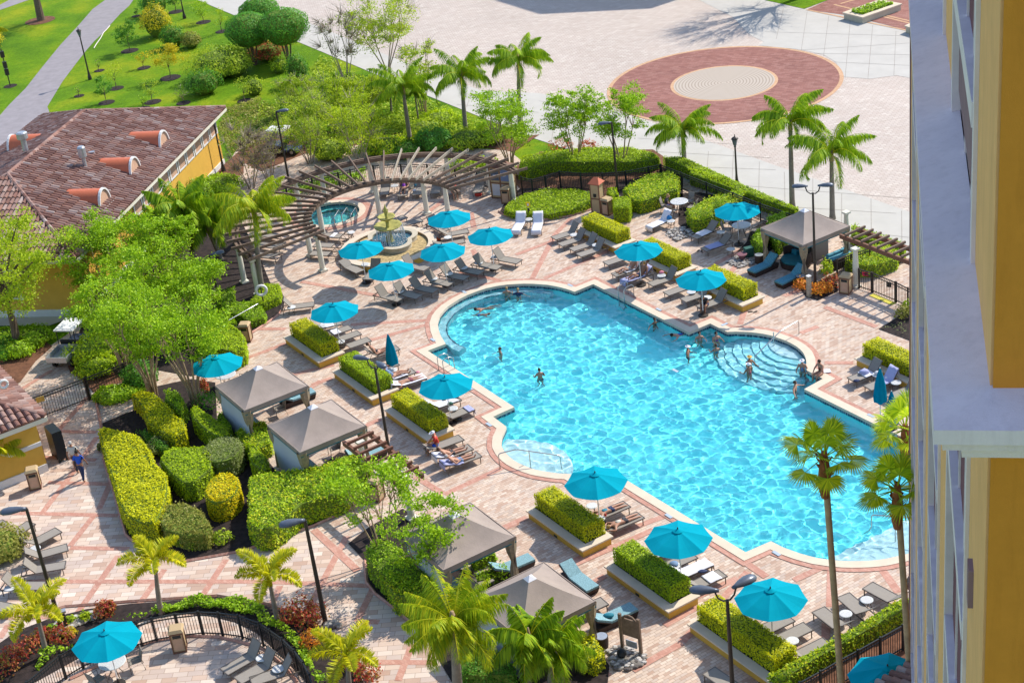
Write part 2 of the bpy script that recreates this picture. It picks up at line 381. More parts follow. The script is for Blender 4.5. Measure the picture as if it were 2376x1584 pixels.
TUB = [Vector((TUBC.x+TUBR*math.cos(t*2*PI/40), TUBC.y+TUBR*math.sin(t*2*PI/40))) for t in range(40)]
COPE = offset_poly(POOL, .46); BORD = offset_poly(POOL, .72)
TCOPE = offset_poly(TUB, .42); TBORD = offset_poly(TUB, .85)
HOLES = [POOL, TUB]
def grow(h, d): return [offset_poly(x, d) for x in h]
BIG = [(-900,-200),(900,-200),(900,1500),(-900,1500)]
sheet('grass_ground', BIG, 0.0, MT['grass'], grow(HOLES, .02))
def wpl(pts): return [G(x*1.0102, y*1.0102) for x, y in pts]
# plaza of small pavers beyond the lawn, reaching behind the hotel wing
pl = [G(*p) for p in [(300,-60),(456,0),(581,52),(725,112),(977,217),(1102,267),(1240,322),(1330,352),(1540,388),(1590,420),(1850,520),(1985,560),(2110,600),(2500,760),(2900,700),(2900,-400),(300,-400)]]
sheet('plaza', pl, .012, MT['plaza'])
def concrete(name, pts): return sheet(name, [G(*p) for p in pts], .024, MT['concrete'])
CON = [[(250,-90),(456,0),(581,52),(725,112),(977,217),(1102,267),(1240,322),(1330,352),(1540,388),(1590,420),(1850,520),(1985,560),(2110,600),(2500,760),(2500,640),(2113,493),(1862,406),(1800,385),(1659,334),(1560,300),(1400,250),(1251,217),(1120,212),(980,163),(788,83),(600,7),(450,-60)],
       [(1959,179),(2018,184),(2080,176),(2113,182),(2500,250),(2500,100),(2110,73),(2060,60),(1960,36),(1872,24),(1776,-10),(1700,-30),(1600,-10),(1700,40),(1727,70),(1745,85),(1772,98),(1762,106),(1776,108),(1857,116),(1911,128),(1939,145)]]
for c_ in CON: concrete('concrete_pavement', c_)
# saw cuts between the slabs
mj = MB()
def seg(mb, a, b, w, z):
    a = Vector((a[0], a[1], z)); b = Vector((b[0], b[1], z)); d = (b-a).normalized(); n = Vector((-d.y, d.x, 0))*w/2
    mb.add([a-n, b-n, b+n, a+n], [(0,1,2,3)])
JW = .038
for a, b in [((1776+25,92),(1776+42,20)),((1859,119),(1873,28)),((1911,131),(1923,38)),((1961,181),(1973,48)),((2014,182),(2025,60)),((2074,176),(2079,73)),((1500,393),(1528,331)),((1577,400),(1590,345)),((1637,440),(1644,352)),((1697,455),(1702,352)),((1760,480),(1762,376)),((1822,500),(1820,400)),((1886,505),(1886,415)),((1953,538),(1953,450)),((2022,560),(2021,462)),((2093,590),(2092,490)),((625,70),(690,36)),((700,95),(755,62)),((1083,250),(1095,208)),((1150,280),(1160,216)),((1280,330),(1292,222)),((1350,345),(1368,240)),((1420,360),(1440,262))]:
    seg(mj, G(*a), G(*b), JW, .0285)
for a, b in [((1776,75),(2110,85)),((1850,118),(2110,101)),((1890,125),(2110,128)),((1935,145),(2110,153)),((1480,322),(1700,335)),((1500,352),(1790,367)),((1530,385),(1800,395)),((1700,430),(2110,461)),((1780,478),(2080,496)),((1900,528),(2110,552)),((1080,226),(1200,240)),((1060,243),(1250,262)),((1250,235),(1400,262))]:
    seg(mj, G(*a), G(*b), JW, .0325)
tag(mj.build('pavement_joints', MT['joint']), kind='structure')
def disc(name, c, r, z, mat, n=96):
    return sheet(name, [(c[0]+r*math.cos(t*2*PI/n), c[1]+r*math.sin(t*2*PI/n)) for t in range(n)], z, mat)
RC = (18.2, 116.48)
orange = brickmat('orange_border_brick', 0, .2, .2, [(.60,.34,.18),(.68,.42,.25)], (.45,.28,.17), .01)
disc('paving_ring_edge', RC, 8.82, .034, orange); disc('paving_ring', RC, 8.52, .040, MT['ring_red'])
disc('paving_disc_edge', RC, 4.02, .046, orange)
m, nt, b = newmat('circular_pavers'); v = coords(nt); wv = N(nt, 'ShaderNodeTexWave', wave_type='RINGS', rings_direction='Z'); wv.inputs['Scale'].default_value = 1.3; wv.inputs['Distortion'].default_value = .3
mpn = N(nt, 'ShaderNodeMapping'); mpn.inputs['Location'].default_value = (-RC[0], -RC[1], 0); nt.links.new(v, mpn.inputs[0]); nt.links.new(mpn.outputs[0], wv.inputs[0])
r_ = ramp(nt, [(0, (.29,.23,.18)), (.3, (.42,.35,.28)), (1, (.47,.40,.33))]); nt.links.new(wv.outputs[0], r_.inputs[0]); nt.links.new(r_.outputs[0], b.inputs['Base Color'])
disc('paving_disc', RC, 3.78, .052, m)
# brick terrace upper right, with pale stripes
tp = [(1872,24),(1960,36),(2060,60),(2110,73),(2500,170),(2500,-260),(2000,-200),(1990,-30),(1925,0)]
sheet('brick_terrace', [G(*p) for p in tp], .036, MT['ring_red'])
mj = MB()
for a, b_ in [((1935,12),(2110,55)),((2045,35),(2110,50)),((1872,24),(2110,73)),((1950,10),(2110,-35))]: seg(mj, G(*a), G(*b_), .22, .042+.004*(a[0] == 2045))
tag(mj.build('terrace_brick_stripes', orange), kind='structure')
sheet('terrace_lawn', [G(*p) for p in [(1776,2),(1866,22),(1925,0),(1985,-40),(1900,-200),(1700,-200),(1700,-35)]], .046, MT['grass'])
# asphalt paths through the lawn
sheet('asphalt_path', [G(*p) for p in [(245,0),(215,22),(180,62),(140,105),(95,160),(60,205),(20,245),(0,268),(-60,330),(-60,420),(20,420),(60,300),(115,262),(110,248),(145,190),(175,150),(200,118),(220,95),(245,72),(256,58),(280,32),(300,14),(310,0),(380,-90),(310,-120)]], .014, MT['asphalt'])
sheet('side_path', [G(*p) for p in [(-30,30),(0,24),(40,10),(80,-4),(150,-30),(200,-60),(150,-60),(60,-20),(0,12),(-30,18)]], .014, MT['asphalt'])
eb = MB(); ev = [(218,112),(224,102),(234,88),(240,76),(248,68),(255,60)]
eb.tube([G(x, y, .05) for x, y in ev], .035, 6); tag(eb.build('path_edging', MT['trim']), 'low pale edging strip along the bend of the asphalt path', 'edging')
# pool deck
deck = [G(*p) for p in [(-200,2100),(-200,830),(60,842),(180,760),(330,650),(440,520),(470,455),(500,428),(560,330),(640,290),(800,330),(1180,350),(1245,402),(1545,388),(1600,425),(1850,515),(1985,560),(2110,600),(2500,760),(2700,1300),(2500,2100)]]
sheet('pool_deck', deck, .030, MT['deck'], grow(HOLES, .02))
# promenade of larger pavers
prom = wpl([(-60,1700),(-60,1110),(0,1112),(60,1105),(85,960),(70,925),(150,890),(215,880),(222,925),(232,975),(240,1060),(262,1130),(290,1230),(340,1275),(420,1290),(560,1265),(640,1240),(720,1210),(870,1335),(900,1370),(1000,1480),(1080,1700)])
sheet('promenade', prom, .036, MT['deck_flag'])
# brick bands
bandU = [('A',1230,290,1920,252),('A',1310,460,1930,290),('A',340,330,640,330),('A',0,700,300,590),('A',300,590,640,462),('A',700,745,1080,655),('A',880,840,1060,775),
 ('C',530,1165,740,760),('C',740,760,880,620),('C',640,1165,1140,950),('C',380,950,700,830),('C',1140,950,1300,880),('B',1950,1100,2010,1230),('B',1930,760,1960,900),('B',390,1390,1100,1520),('B',1540,760,1750,600),
 ('K',1690,580,2230,330),('K',2230,890,2352,840),('K',1690,580,1430,420),('H',250,890,480,790),('H',780,1240,1250,1030),('H',1250,960,1750,770),('S',490,510,1240,180),('S',640,690,800,600),('S',1500,1200,2100,560),('S',1340,1050,1640,880),('S',1050,1460,1500,1210),
 ('F',950,640,1230,510),('F',1750,540,1900,750),('F',1280,880,1290,520),('F',1240,1170,1240,1030),('F',510,480,700,610),('E',850,210,900,60),('E',1400,290,1560,230),('D',1230,1230,1700,1410),('D',370,920,560,690),('D',200,860,480,700),('D',860,1130,1040,1060),('E',1620,560,1880,560),
 ('A',860,870,960,800),('B',1830,1300,2200,1380),('A',1370,1210,1500,1150),('F',0,820,440,620),('S',680,1570,840,1480)]
mb = MB()
for i, (k, x0, y0, x1, y1) in enumerate(bandU): seg(mb, g(k, x0, y0), g(k, x1, y1), .34, .0345+.004*(i % 4)+(.006 if k in 'S' else 0))
tag(mb.build('brick_bands', MT['band']), kind='structure')
mb = MB()
for a in [(94,1061,224,1068),(120,1001,224,1004),(112,1120,272,1125),(-20,1190,275,1197),(163,1272,300,1274),(60,1350,600,1350),(600,1350,860,1360),(-20,1435,200,1430),(827,1442,880,1444),(875,1537,1010,1538),(40,910,120,860)]:
    seg(mb, G(*a[:2]), G(*a[2:]), .30, .0425)
for a in [(95,1196,173,1093),(173,1093,225,1015),(135,1001,204,922),(230,1183,262,1110),(163,1268,217,1199),(176,1429,275,1290),(321,1406,382,1322),(467,1388,525,1299),(712,1425,743,1362),(743,1362,805,1245),(829,1442,868,1362),(924,1580,957,1495),(0,1482,20,1450),(600,1470,650,1360)]:
    seg(mb, G(*a[:2]), G(*a[2:]), .30, .0475)
for i in range(2): seg(mb, G((728, 866)[i], (1230, 1325)[i]), G((830, 960)[i], (1325, 1440)[i]), .36, .0525)
tag(mb.build('promenade_bands', MT['band']), kind='structure')
def ringsheet(name, outer, inner_, z, mat): return sheet(name, outer, z, mat, [inner_])
ringsheet('pool_brick_border', BORD, offset_poly(POOL, .40), .054, MT['band'])
ringsheet('tub_brick_border', TBORD, offset_poly(TUB, .36), .054, MT['band'])
def kerb_ring(name, outer, inn, z0, z1, mat):
    mb = MB(); n = len(inn)
    for P, z in ((outer, z1), (inn, z1)): mb.v += [(p.x, p.y, z) for p in P]
    mb.v += [(p.x, p.y, z0) for p in outer]+[(p.x, p.y, z0) for p in inn]
    for i in range(n):
        j = (i+1) % n; mb.f += [(i, j, n+j, n+i), (2*n+i, 2*n+j, j, i), (n+i, n+j, 3*n+j, 3*n+i)]
    return mb.build(name, mat)
def ccw(P): return P if sum(P[i].x*P[(i+1)%len(P)].y-P[(i+1)%len(P)].x*P[i].y for i in range(len(P))) > 0 else P[::-1]
cp = kerb_ring('pool_coping', COPE, offset_poly(POOL, .0), -.08, .075, MT['coping']); tag(cp, kind='structure')
cp = kerb_ring('tub_coping', TCOPE, TUB, -.08, .075, MT['coping']); tag(cp, kind='structure')
m, nt, b = newmat('pool_plaster'); nt.links.new(mix(nt, noise(nt, coords(nt), .35, 3), (.12,.72,.77), (.18,.81,.84)), b.inputs['Base Color']); b.inputs['Roughness'].default_value = .8; MT['pool'] = m
MT['pooltile'] = brickmat('navy_waterline_tile', 0, .15, .15, [(.012,.06,.12),(.02,.10,.18)], (.3,.4,.45), .01)
MT['stepw'] = plain('pale_pool_step', (.62,.80,.82), .7, var=.03)
MT['ledgeaqua'] = brickmat('mosaic_ledge', 0, .09, .09, [(.30,.66,.72),(.62,.82,.84),(.42,.74,.78)], (.25,.55,.62), .012)
MT['stepaq'] = plain('aqua_pool_step', (.42,.86,.90), .7, var=.03)
DEPTH = -1.25
def shell(name, P, zb, mat):
    mb = MB(); Q = offset_poly(P, .0); n = len(Q); mb.v = [(p.x, p.y, -.30) for p in Q]+[(p.x, p.y, zb) for p in Q]
    mb.f = [(n+i, n+(i+1)%n, (i+1)%n, i) for i in range(n)]
    mb.f = [f[::-1] for f in mb.f]
    w_ = mb.build(name+'_wall', mat); tag(w_, kind='structure')
    mb = MB(); mb.v = [(p.x, p.y, -.08) for p in Q]+[(p.x, p.y, -.30) for p in Q]
    mb.f = [(i, (i+1)%n, n+(i+1)%n, n+i) for i in range(n)]
    ob_ = tag(mb.build(name+'_tile_band', MT['pooltile']), kind='structure'); ob_.cycles.is_caustics_receiver = True
    f = sheet(name+'_floor', P, zb, mat)
    for o in (f, w_): o.cycles.is_caustics_receiver = True
    return f
shell('pool', POOL, DEPTH, MT['pool']); m, nt, b = newmat('tub_plaster'); b.inputs['Base Color'].default_value = (.10,.52,.50,1); tubm = m
shell('tub', TUB, -.9, tubm)
tb = sheet('tub_bench', TUB, -.45, tubm, [offset_poly(TUB, -.45)]); tb.cycles.is_caustics_receiver = True
# steps inside the three round bays (discs run on under the deck, hidden by it)
def arcdisc(name, c, r, z, mat, edge=True):
    n = 64; P = [(c[0]+r*math.cos(t*2*PI/n), c[1]+r*math.sin(t*2*PI/n)) for t in range(n)]
    P = clip_in(P, POOL_C)
    if len(P) < 3: return
    mb = MB().prism(P, DEPTH+.01, z); o = mb.build(name, mat); tag(o, kind='structure'); o.cycles.is_caustics_receiver = True
def clip_in(P, centre):   # keep the step inside its bay circle
    c, rr = centre; out = []
    for p in P:
        d = Vector((p[0]-c[0], p[1]-c[1])); out.append(Vector(p) if d.length < rr else Vector(c)+d*(rr/d.length))
    return out
POOL_C = ((11.09, 72.61), 3.64)
sc_ = g('E', 1450, 330)
for i in range(7):
    p_ = g('E', [1110,1030,955,875,800,725,655][i], [330,345,375,395,420,445,470][i]); r0 = (p_-sc_).length
    arcdisc('pool_step', (sc_.x, sc_.y), r0, -.25-.135*i, MT['stepw'] if i == 0 else MT['stepaq'])
POOL_C = ((2.66, 67.88), 3.77); sc2 = g('H', 255, 330)
for i in range(6):
    p_ = g('H', [480,560,640,720,800,880][i], [290,300,315,330,345,360][i]); arcdisc('pool_step', (sc2.x, sc2.y), (p_-sc2).length, -.16-.12*i, MT['stepw'])
POOL_C = ((13.88, 59.33), 4.72)
e0 = g('F', 1480, 460); e1 = g('F', 1960, 210); dd = (e1-e0).normalized(); nn = Vector((dd.y, -dd.x, 0))
for i in range(4):
    o_ = -nn*(.38*i); P = [e0+o_-dd*1.2, e0+o_+dd*9, e0+nn*8+dd*9, e0+nn*8-dd*1.2]
    C0 = Vector((13.88, 59.33, 0)); fine = []
    for a_, b_ in zip(P, P[1:]+P[:1]): fine += [a_.lerp(b_, t/24) for t in range(24)]
    Q = clip_in([(p.x, p.y) for p in fine], POOL_C); ob_ = tag(MB().prism(Q, DEPTH+.01, -.19-.15*i).build('beach_step', MT['stepw']), kind='structure'); ob_.cycles.is_caustics_receiver = True
# bench along the round bay at the upper left
C1 = Vector((.17, 81.38)); n = 40; a0, a1 = R(52), R(222)
pts_o = [C1+Vector((math.cos(a0+(a1-a0)*i/n), math.sin(a0+(a1-a0)*i/n)))*4.19 for i in range(n+1)]; pts_i = [C1+Vector((math.cos(a0+(a1-a0)*i/n), math.sin(a0+(a1-a0)*i/n)))*3.72 for i in range(n+1)]
mb = MB(); 
for i in range(n): mb.prism([pts_o[i], pts_o[i+1], pts_i[i+1], pts_i[i]], DEPTH+.01, -.42)
o = mb.build('pool_bench', MT['ledgeaqua']); tag(o, kind='structure'); o.cycles.is_caustics_receiver = True
mb = MB().tube([(p.x, p.y, -.41) for p in pts_i], .035, 6); ob_ = tag(mb.build('bench_tile_edge', MT['pooltile']), kind='structure'); ob_.cycles.is_caustics_receiver = True
# water: real ripples; the light net on the floor comes from them
def ripple(X, Y, seed, amp, lo, hi, n=70):
    rng = np.random.default_rng(seed); Z = np.zeros_like(X)
    for i in range(n):
        lam = rng.uniform(lo, hi); k = 2*PI/lam; a = rng.uniform(0, 2*PI); Z += np.sin(k*(X*math.cos(a)+Y*math.sin(a))+rng.uniform(0, 6.28))*amp/k
    return Z
def water(name, P, step, seed, amp, lo, hi):
    xs = [p[0] for p in P]; ys = [p[1] for p in P]; X, Y = np.meshgrid(np.arange(min(xs)-step, max(xs)+step, step), np.arange(min(ys)-step, max(ys)+step, step))
    Z = ripple(X, Y, seed, amp, lo, hi); ny, nx = X.shape
    pts = np.c_[X.ravel(), Y.ravel()]; grown = offset_poly(P, .05); keep = inpoly(pts, [(p[0], p[1]) for p in grown]); idx = -np.ones(len(pts), int)
    I = np.arange(nx*ny).reshape(ny, nx); q = np.stack([I[:-1,:-1], I[:-1,1:], I[1:,1:], I[1:,:-1]], -1).reshape(-1, 4); q = q[keep[q].any(1)]
    used = np.unique(q); idx[used] = np.arange(len(used)); q = idx[q]; V_ = np.c_[pts[used], Z.ravel()[used]+WZ].astype(np.float32)
    me = bpy.data.meshes.new(name); me.vertices.add(len(V_)); me.vertices.foreach_set('co', V_.ravel()); me.loops.add(q.size); me.loops.foreach_set('vertex_index', q.ravel().astype(np.int32))
    me.polygons.add(len(q)); me.polygons.foreach_set('loop_start', np.arange(0, q.size, 4, dtype=np.int32)); me.update(calc_edges=True); me.polygons.foreach_set('use_smooth', [True]*len(q))
    m = bpy.data.materials.new(name+'_glass'); m.use_nodes = True; nt = m.node_tree; nt.nodes.clear(); out = N(nt, 'ShaderNodeOutputMaterial'); gl_ = N(nt, 'ShaderNodeBsdfGlass')
    gl_.inputs['Roughness'].default_value = 0; gl_.inputs['IOR'].default_value = 1.33; gl_.inputs['Color'].default_value = (.93,.99,1,1); nt.links.new(gl_.outputs[0], out.inputs[0])
    me.materials.append(m); o = bpy.data.objects.new(name, me); COL.objects.link(o); o.cycles.is_caustics_caster = True; return tag(o, kind='structure')
water('pool_water', POOL, .042, 3, .026, .24, .88)
water('tub_water', TUB, .06, 5, .014, .25, .7)
# planting beds and mulch
def bed(name, pts, z=.060, mat='mulch'): return sheet(name, pts, z, MT[mat])
bed('garden_bed', wpl([(232,975),(240,1060),(262,1130),(290,1230),(340,1275),(420,1290),(560,1265),(640,1235),(760,1195),(845,1155),(865,1100),(830,1050),(780,1040),(700,1100),(640,1090),(560,990),(500,980),(495,880),(440,872),(400,880),(310,900),(306,945),(290,950)]))
bed('shrub_bed', wpl([(845,1340),(862,1362),(905,1395),(950,1432),(990,1470),(1010,1520),(1080,1640),(1390,1640),(1400,1530),(1368,1480),(1240,1450),(1180,1330),(1100,1320),(990,1290),(1000,1215),(925,1170),(850,1210),(800,1250),(840,1290)]))
bed('tree_bed', wpl([(190,740),(330,600),(480,470),(560,520),(600,600),(625,660),(640,655),(655,690),(650,715),(575,765),(560,825),(500,850),(440,865),(330,845),(285,880),(200,855),(165,830)]))
bed('corner_bed', wpl([(-60,1520),(40,1450),(120,1420),(200,1400),(300,1388),(500,1374),(620,1395),(700,1430),(790,1475),(835,1568),(870,1660),(735,1660),(705,1568),(640,1500),(590,1455),(540,1430),(480,1415),(400,1408),(330,1425),(250,1475),(150,1530),(60,1580),(-60,1700)]))
bed('lawn_side_bed', wpl([(440,440),(470,455),(520,425),(560,400),(560,375),(600,395),(700,355),(760,345),(900,320),(1050,330),(1180,350),(1240,310),(1080,330),(950,305),(800,305),(640,300),(560,340),(500,390)]), .040, 'redmulch')
bed('hedge_bed', wpl([(1160,400),(1240,350),(1500,345),(1560,385),(1550,420),(1500,470),(1420,490),(1380,440),(1200,440)]), .058, 'redmulch')
bed('lawn_bed', gl('C', [(235,560),(300,600),(400,622),(640,632),(860,600),(1095,530),(1110,400),(700,340),(420,350),(300,440)]))
bed('corner_shrub_bed', gl('C', [(1240,420),(1270,575),(1330,590),(1470,545),(1700,480),(1900,430),(1900,180),(1500,250),(1300,300)]))
bed('fence_corner_bed', gl('D', [(-90,200),(-100,470),(-60,520),(100,500),(280,430),(460,300),(420,250),(100,190)]))
bed('cabana_bed', gl('D', [(430,730),(560,690),(680,780),(700,740),(900,620),(700,450),(560,520),(520,640)]), .062)
bed('croton_bed', gl('D', [(975,1020),(1030,990),(1150,1010),(1330,920),(1350,1090),(1170,1170),(1060,1140)]))
bed('gate_bed', gl('D', [(1720,1430),(1880,1330),(2000,1230),(2200,1300),(2200,1600),(1990,1530)]))
bed('gate_outer_bed', gl('D', [(1400,870),(1500,700),(1700,620),(1920,700),(1920,830),(1820,900),(1680,925)]), .058, 'redmulch')
bed('cart_bed', gl('M', [(0,0),(330,-80),(480,20),(330,150),(190,340),(160,360),(0,230)]), .058, 'redmulch')
bed('cart_bed_side', gl('M', [(620,200),(700,160),(900,180),(1150,330),(850,440),(750,320),(640,260)]), .063, 'redmulch')
bed('southeast_bed', gl('F', [(680,1520),(1420,1130),(2000,820),(2150,830),(2150,1700),(500,1700)]), .055, 'redmulch')
sheet('building_walk', [G(*p) for p in [(-60,727),(0,727),(190,722),(182,742),(150,745),(115,757),(60,758),(-60,757)]], .066, MT['concrete'])
# brick kerbs round the beds
def kerb(name, pts, h=.10, w=.14):
    mb = MB().tube([(p[0], p[1], .03+h*.4) for p in pts], [w*.55]*len(pts), 4); return tag(mb.build(name, MT['band']), kind='structure')
kerb('brick_kerb', gl('C', [(225,560),(290,600),(400,625),(640,637),(860,605),(1100,530)]))
kerb('brick_kerb', gl('A', [(595,170),(560,215),(470,280),(330,370)]))
kerb('brick_kerb', wpl([(222,925),(232,975),(240,1060),(262,1130),(290,1230),(340,1277),(420,1292),(560,1267),(640,1238),(720,1210),(830,1160)]))
kerb('brick_kerb', wpl([(838,1290),(843,1340),(862,1365),(905,1398),(960,1445)]))
kerb('brick_kerb', [g('J', x, y) for x, y in [(640,1540),(900,1420),(1200,1250),(1500,1175),(1750,1150),(2000,1160),(2250,1220)]]+[g('K2', x, y) for x, y in [(60,1270),(250,1440),(350,1567)]])
kerb('brick_kerb', wpl([(60,1420),(150,1395),(300,1383),(500,1370),(620,1390),(700,1425),(795,1472),(845,1568)]))
# ------------------------------------------------------------------ loungers
def make_lounger(back=45, wicker=False, bare=False):
    # local frame: foot end towards +x, head towards -x, 1.95 m long
    root = empty('sun_lounger'); a = R(back); hz = .33
    if not wicker:
        MB().box((.31, 0, hz), (1.27, .58, .03)).build('seat', MT['sling'], root)
        L = .70; d = Vector((-math.cos(a), 0, math.sin(a))); h = Vector((-.33, 0, hz+.01)); m = Matrix.Rotation(a, 3, 'Y')
        MB().box(h+d*L/2, (L, .58, .03), m=m).build('backrest', MT['slingd'], root)
        f = MB()
        for s in (-1, 1):
            f.bar((-.98, s*.31, hz), (.97, s*.31, hz), .035, .05); e = h+d*(L+.02); f.bar((h.x, s*.30, h.z), (e.x, s*.30, e.z), .03, .035)
            if back > 12: f.bar((h.x+d.x*L*.55, s*.27, h.z+d.z*L*.55), (-.80, s*.27, hz), .02, .02)
        f.bar((.96, -.31, hz), (.96, .31, hz), .035, .05); f.bar((-.97, -.31, hz), (-.97, .31, hz), .035, .05); e = h+d*(L+.01); f.bar((e.x, -.3, e.z), (e.x, .3, e.z), .03, .03)
        f.build('frame', MT['alu'], root)
        for x in (-.86, .86):
            for s in (-1, 1): MB().bar((x, s*.31, 0), (x, s*.31, hz-.02), .035, .035, up=(1,0,0)).build('leg', MT['alu'], root)
    else:
        b = MB(); b.v = [(x, y, z) for z, k in ((0, .9), (.28, 1)) for x, y in ((-.95*k, -.33*k), (.95*k, -.33*k), (.95*k, .33*k), (-.95*k, .33*k))]
        b.f = [(3,2,1,0),(4,5,6,7),(0,1,5,4),(1,2,6,5),(2,3,7,6),(3,0,4,7)]; b.build('base', MT['wicker'], root)
        mt = MT['cushion_pale'] if wicker == 'pale' else MT['cushion']
        MB().box((.30, 0, .335), (1.3, .62, .10)).build('cushion', mt, root)
        L = .74; d = Vector((-math.cos(a), 0, math.sin(a))); h = Vector((-.36, 0, .30)); nrm = Vector((math.sin(a), 0, math.cos(a))); m = Matrix.Rotation(a, 3, 'Y')
        MB().box(h+d*L/2+nrm*.06, (L, .62, .09), m=m).build('backrest_cushion', mt, root)
        MB().box(h+d*L/2-nrm*.01, (L, .66, .04), m=m).build('backrest', MT['wicker'], root)
    return root
PL = {b: Proto(lambda b=b: make_lounger(b)) for b in (0, 20, 40, 55)}
PW = {'w': Proto(lambda: make_lounger(38, True)), 'p': Proto(lambda: make_lounger(30, 'pale'))}
LOUNGERS = {}
def lounger(key, k, fx, fy, hx, hy, back, label, group=None, d=None):
    f = g(k, fx, fy, .33); h = g(k, hx, hy, .33); a = ang(h, f) if d is None else R(d)
    c = Vector((f.x-math.cos(a)*.93, f.y-math.sin(a)*.93, .078 if False else .036))
    P = PL.get(back) or PW[back]
    o = P.place(c, a, label, 'sun lounger', group); LOUNGERS[key] = (c, a, back); return o
GF = 'sling loungers facing the pool below the fountain'
RF = [((1290,1555),(1200,1490)), ((1460,1530),(1370,1470)), ((1610,1475),(1520,1400)), ((1750,1415),(1660,1355)), ((1890,1360),(1800,1300)), ((2025,1310),(1930,1250)), ((2190,1265),(2110,1205)), ((2370,1210),(2260,1150))]
LF = ['grey lounger at the lower left end of the row below the fountain', 'grey lounger beside the white towel-topped table, second in the row below the fountain', 'grey lounger between two side tables, third in the row below the fountain', 'grey lounger right of the umbrella pole, fourth in the row below the fountain',
      'grey lounger with pale back, fifth in the row below the fountain', 'dark backed lounger, sixth in the row below the fountain', 'lounger left of the umbrella pole near the right end of the fountain row', 'pale lounger at the right end of the row below the fountain']
for i, ((a, b_), (c_, d_)) in enumerate(RF): lounger('r%d' % i, 'B', a, b_, c_, d_, 55, LF[i], GF, -38-4*(i < 2))
lounger('r8', 'B', 1530, 1275, 1440, 1220, 55, 'pale lounger alone behind the fountain row, against the fountain kerb', GF, -42)
lounger('b5', 'B', 925, 1300, 780, 1230, 20, 'lounger beneath the umbrella left of the fountain, foot to the right', GF)
lounger('b6', 'B', 990, 1370, 1030, 1290, 55, 'lounger pointing away between the two umbrellas left of the fountain', GF, -110)
GS = 'loungers by the hot tub'
lounger('s1', 'B', 600, 965, 725, 975, 40, 'lounger with a white towel beside the hot tub column', GS)
lounger('s2', 'B', 515, 1055, 680, 1062, 40, 'second lounger down from the hot tub, left of the fountain', GS)
lounger('s3', 'B', 480, 1130, 640, 1138, 40, 'third lounger down from the hot tub, by the cream column', GS)
for i, (x, y, n) in enumerate([(40,960,'upper'), (10,1050,'middle'), (-30,1140,'lower')]): lounger('t%d' % i, 'B', x, y, x+110, y+15, 20, '%s of three loungers shaded by the left end of the curved pergola' % n, GS)
GP = 'loungers beneath the curved pergola'
for i, (a, b_, n) in enumerate([(1140,600,'far left lounger under the pergola, empty'), (1310,610,'lounger under the pergola with a person sitting on it'), (1440,600,'lounger under the pergola with a small bag on it'), (1605,590,'empty lounger under the pergola, left of a column'), (1770,600,'lounger under the pergola beside the person in a red cap')]):
    lounger('p%d' % i, 'B', a, b_, a+12, b_-50, 55, n, GP)
lounger('p5', 'B', 1990, 580, 1985, 545, 55, 'upright lounger behind the person in a red cap', GP, -100)
GU = 'loungers at the umbrella right of the fountain'
lounger('u1', 'B', 1905, 930, 1790, 950, 40, 'lounger just under the umbrella right of the fountain', GU); lounger('u2', 'B', 1870, 1020, 1760, 1040, 20, 'lounger right of the fountain kerb, lower of two', GU)
lounger('u3', 'B', 1700, 930, 1620, 890, 55, 'lounger in shade touching the right side of the fountain kerb', GU); lounger('u4', 'B', 1330, 800, 1250, 830, 55, 'dark backed lounger directly behind the fountain', GU); lounger('u5', 'B', 1480, 830, 1400, 850, 55, 'lounger behind the fountain, right of the dark backed one', GU)
GA = 'loungers at the first planter west of the pool'
lounger('a1', 'A', 1140, 270, 1010, 300, 55, 'farthest of four loungers at the first west planter, holding a towel', GA); lounger('a2', 'A', 1225, 315, 1080, 365, 55, 'lounger with a folded towel at the first west planter', GA)
lounger('a3', 'A', 1305, 365, 1160, 415, 55, 'third empty lounger at the first west planter', GA); lounger('a4', 'A', 1395, 425, 1220, 485, 55, 'nearest lounger at the first west planter, beside a side table', GA)
lounger('a5', 'A', 895, 105, 740, 125, 55, 'single lounger by the life ring, foot to the right', GA)
GB = 'loungers at the closed umbrella'
lounger('a6', 'A', 1655, 500, 1520, 570, 40, 'lounger behind the closed umbrella where a person sits', GB, 24); lounger('a7', 'A', 1650, 640, 1480, 680, 40, 'lounger in front of the closed umbrella with a sunbather', GB, 24)
lounger('a8', 'A', 1800, 710, 1640, 760, 40, 'lounger with a person in a white hat at the second west planter', GB, 24); lounger('a9', 'A', 1895, 765, 1720, 830, 20, 'lounger with a white towel under a sunbather in patterned swimwear', GB, 24)
GC = 'loungers at the third west planter'
lounger('a10', 'A', 2210, 960, 2080, 1010, 40, 'lounger with white towels beneath the umbrella at the third west planter', GC, 26); lounger('a11', 'A', 2330, 1050, 2140, 1130, 40, 'lounger with a towel at its foot and a black bag beside it', GC, 28)
GD = 'three loungers with sunbathers left of the pool steps'
lounger('k1', 'K', 1840, 65, 1700, 115, 20, 'lounger of the person in the red shirt, nearest the planter', GD, 26); lounger('k2', 'K', 1925, 150, 1760, 205, 20, 'middle lounger with a man lying on his back, left of the pool steps', GD, 26); lounger('k3', 'K', 2000, 215, 1820, 290, 20, 'nearest lounger with a man in blue and white trunks', GD, 26)
GH = 'loungers at the fourth west planter'
lounger('h1', 'H', 1385, 670, 1230, 735, 0, 'lounger with a face down sunbather in a blue top', GH, 27); lounger('h2', 'H', 1510, 770, 1340, 850, 0, 'lounger with a face down sunbather in a pale shirt', GH, 27)
GG = 'loungers at the fifth west planter'
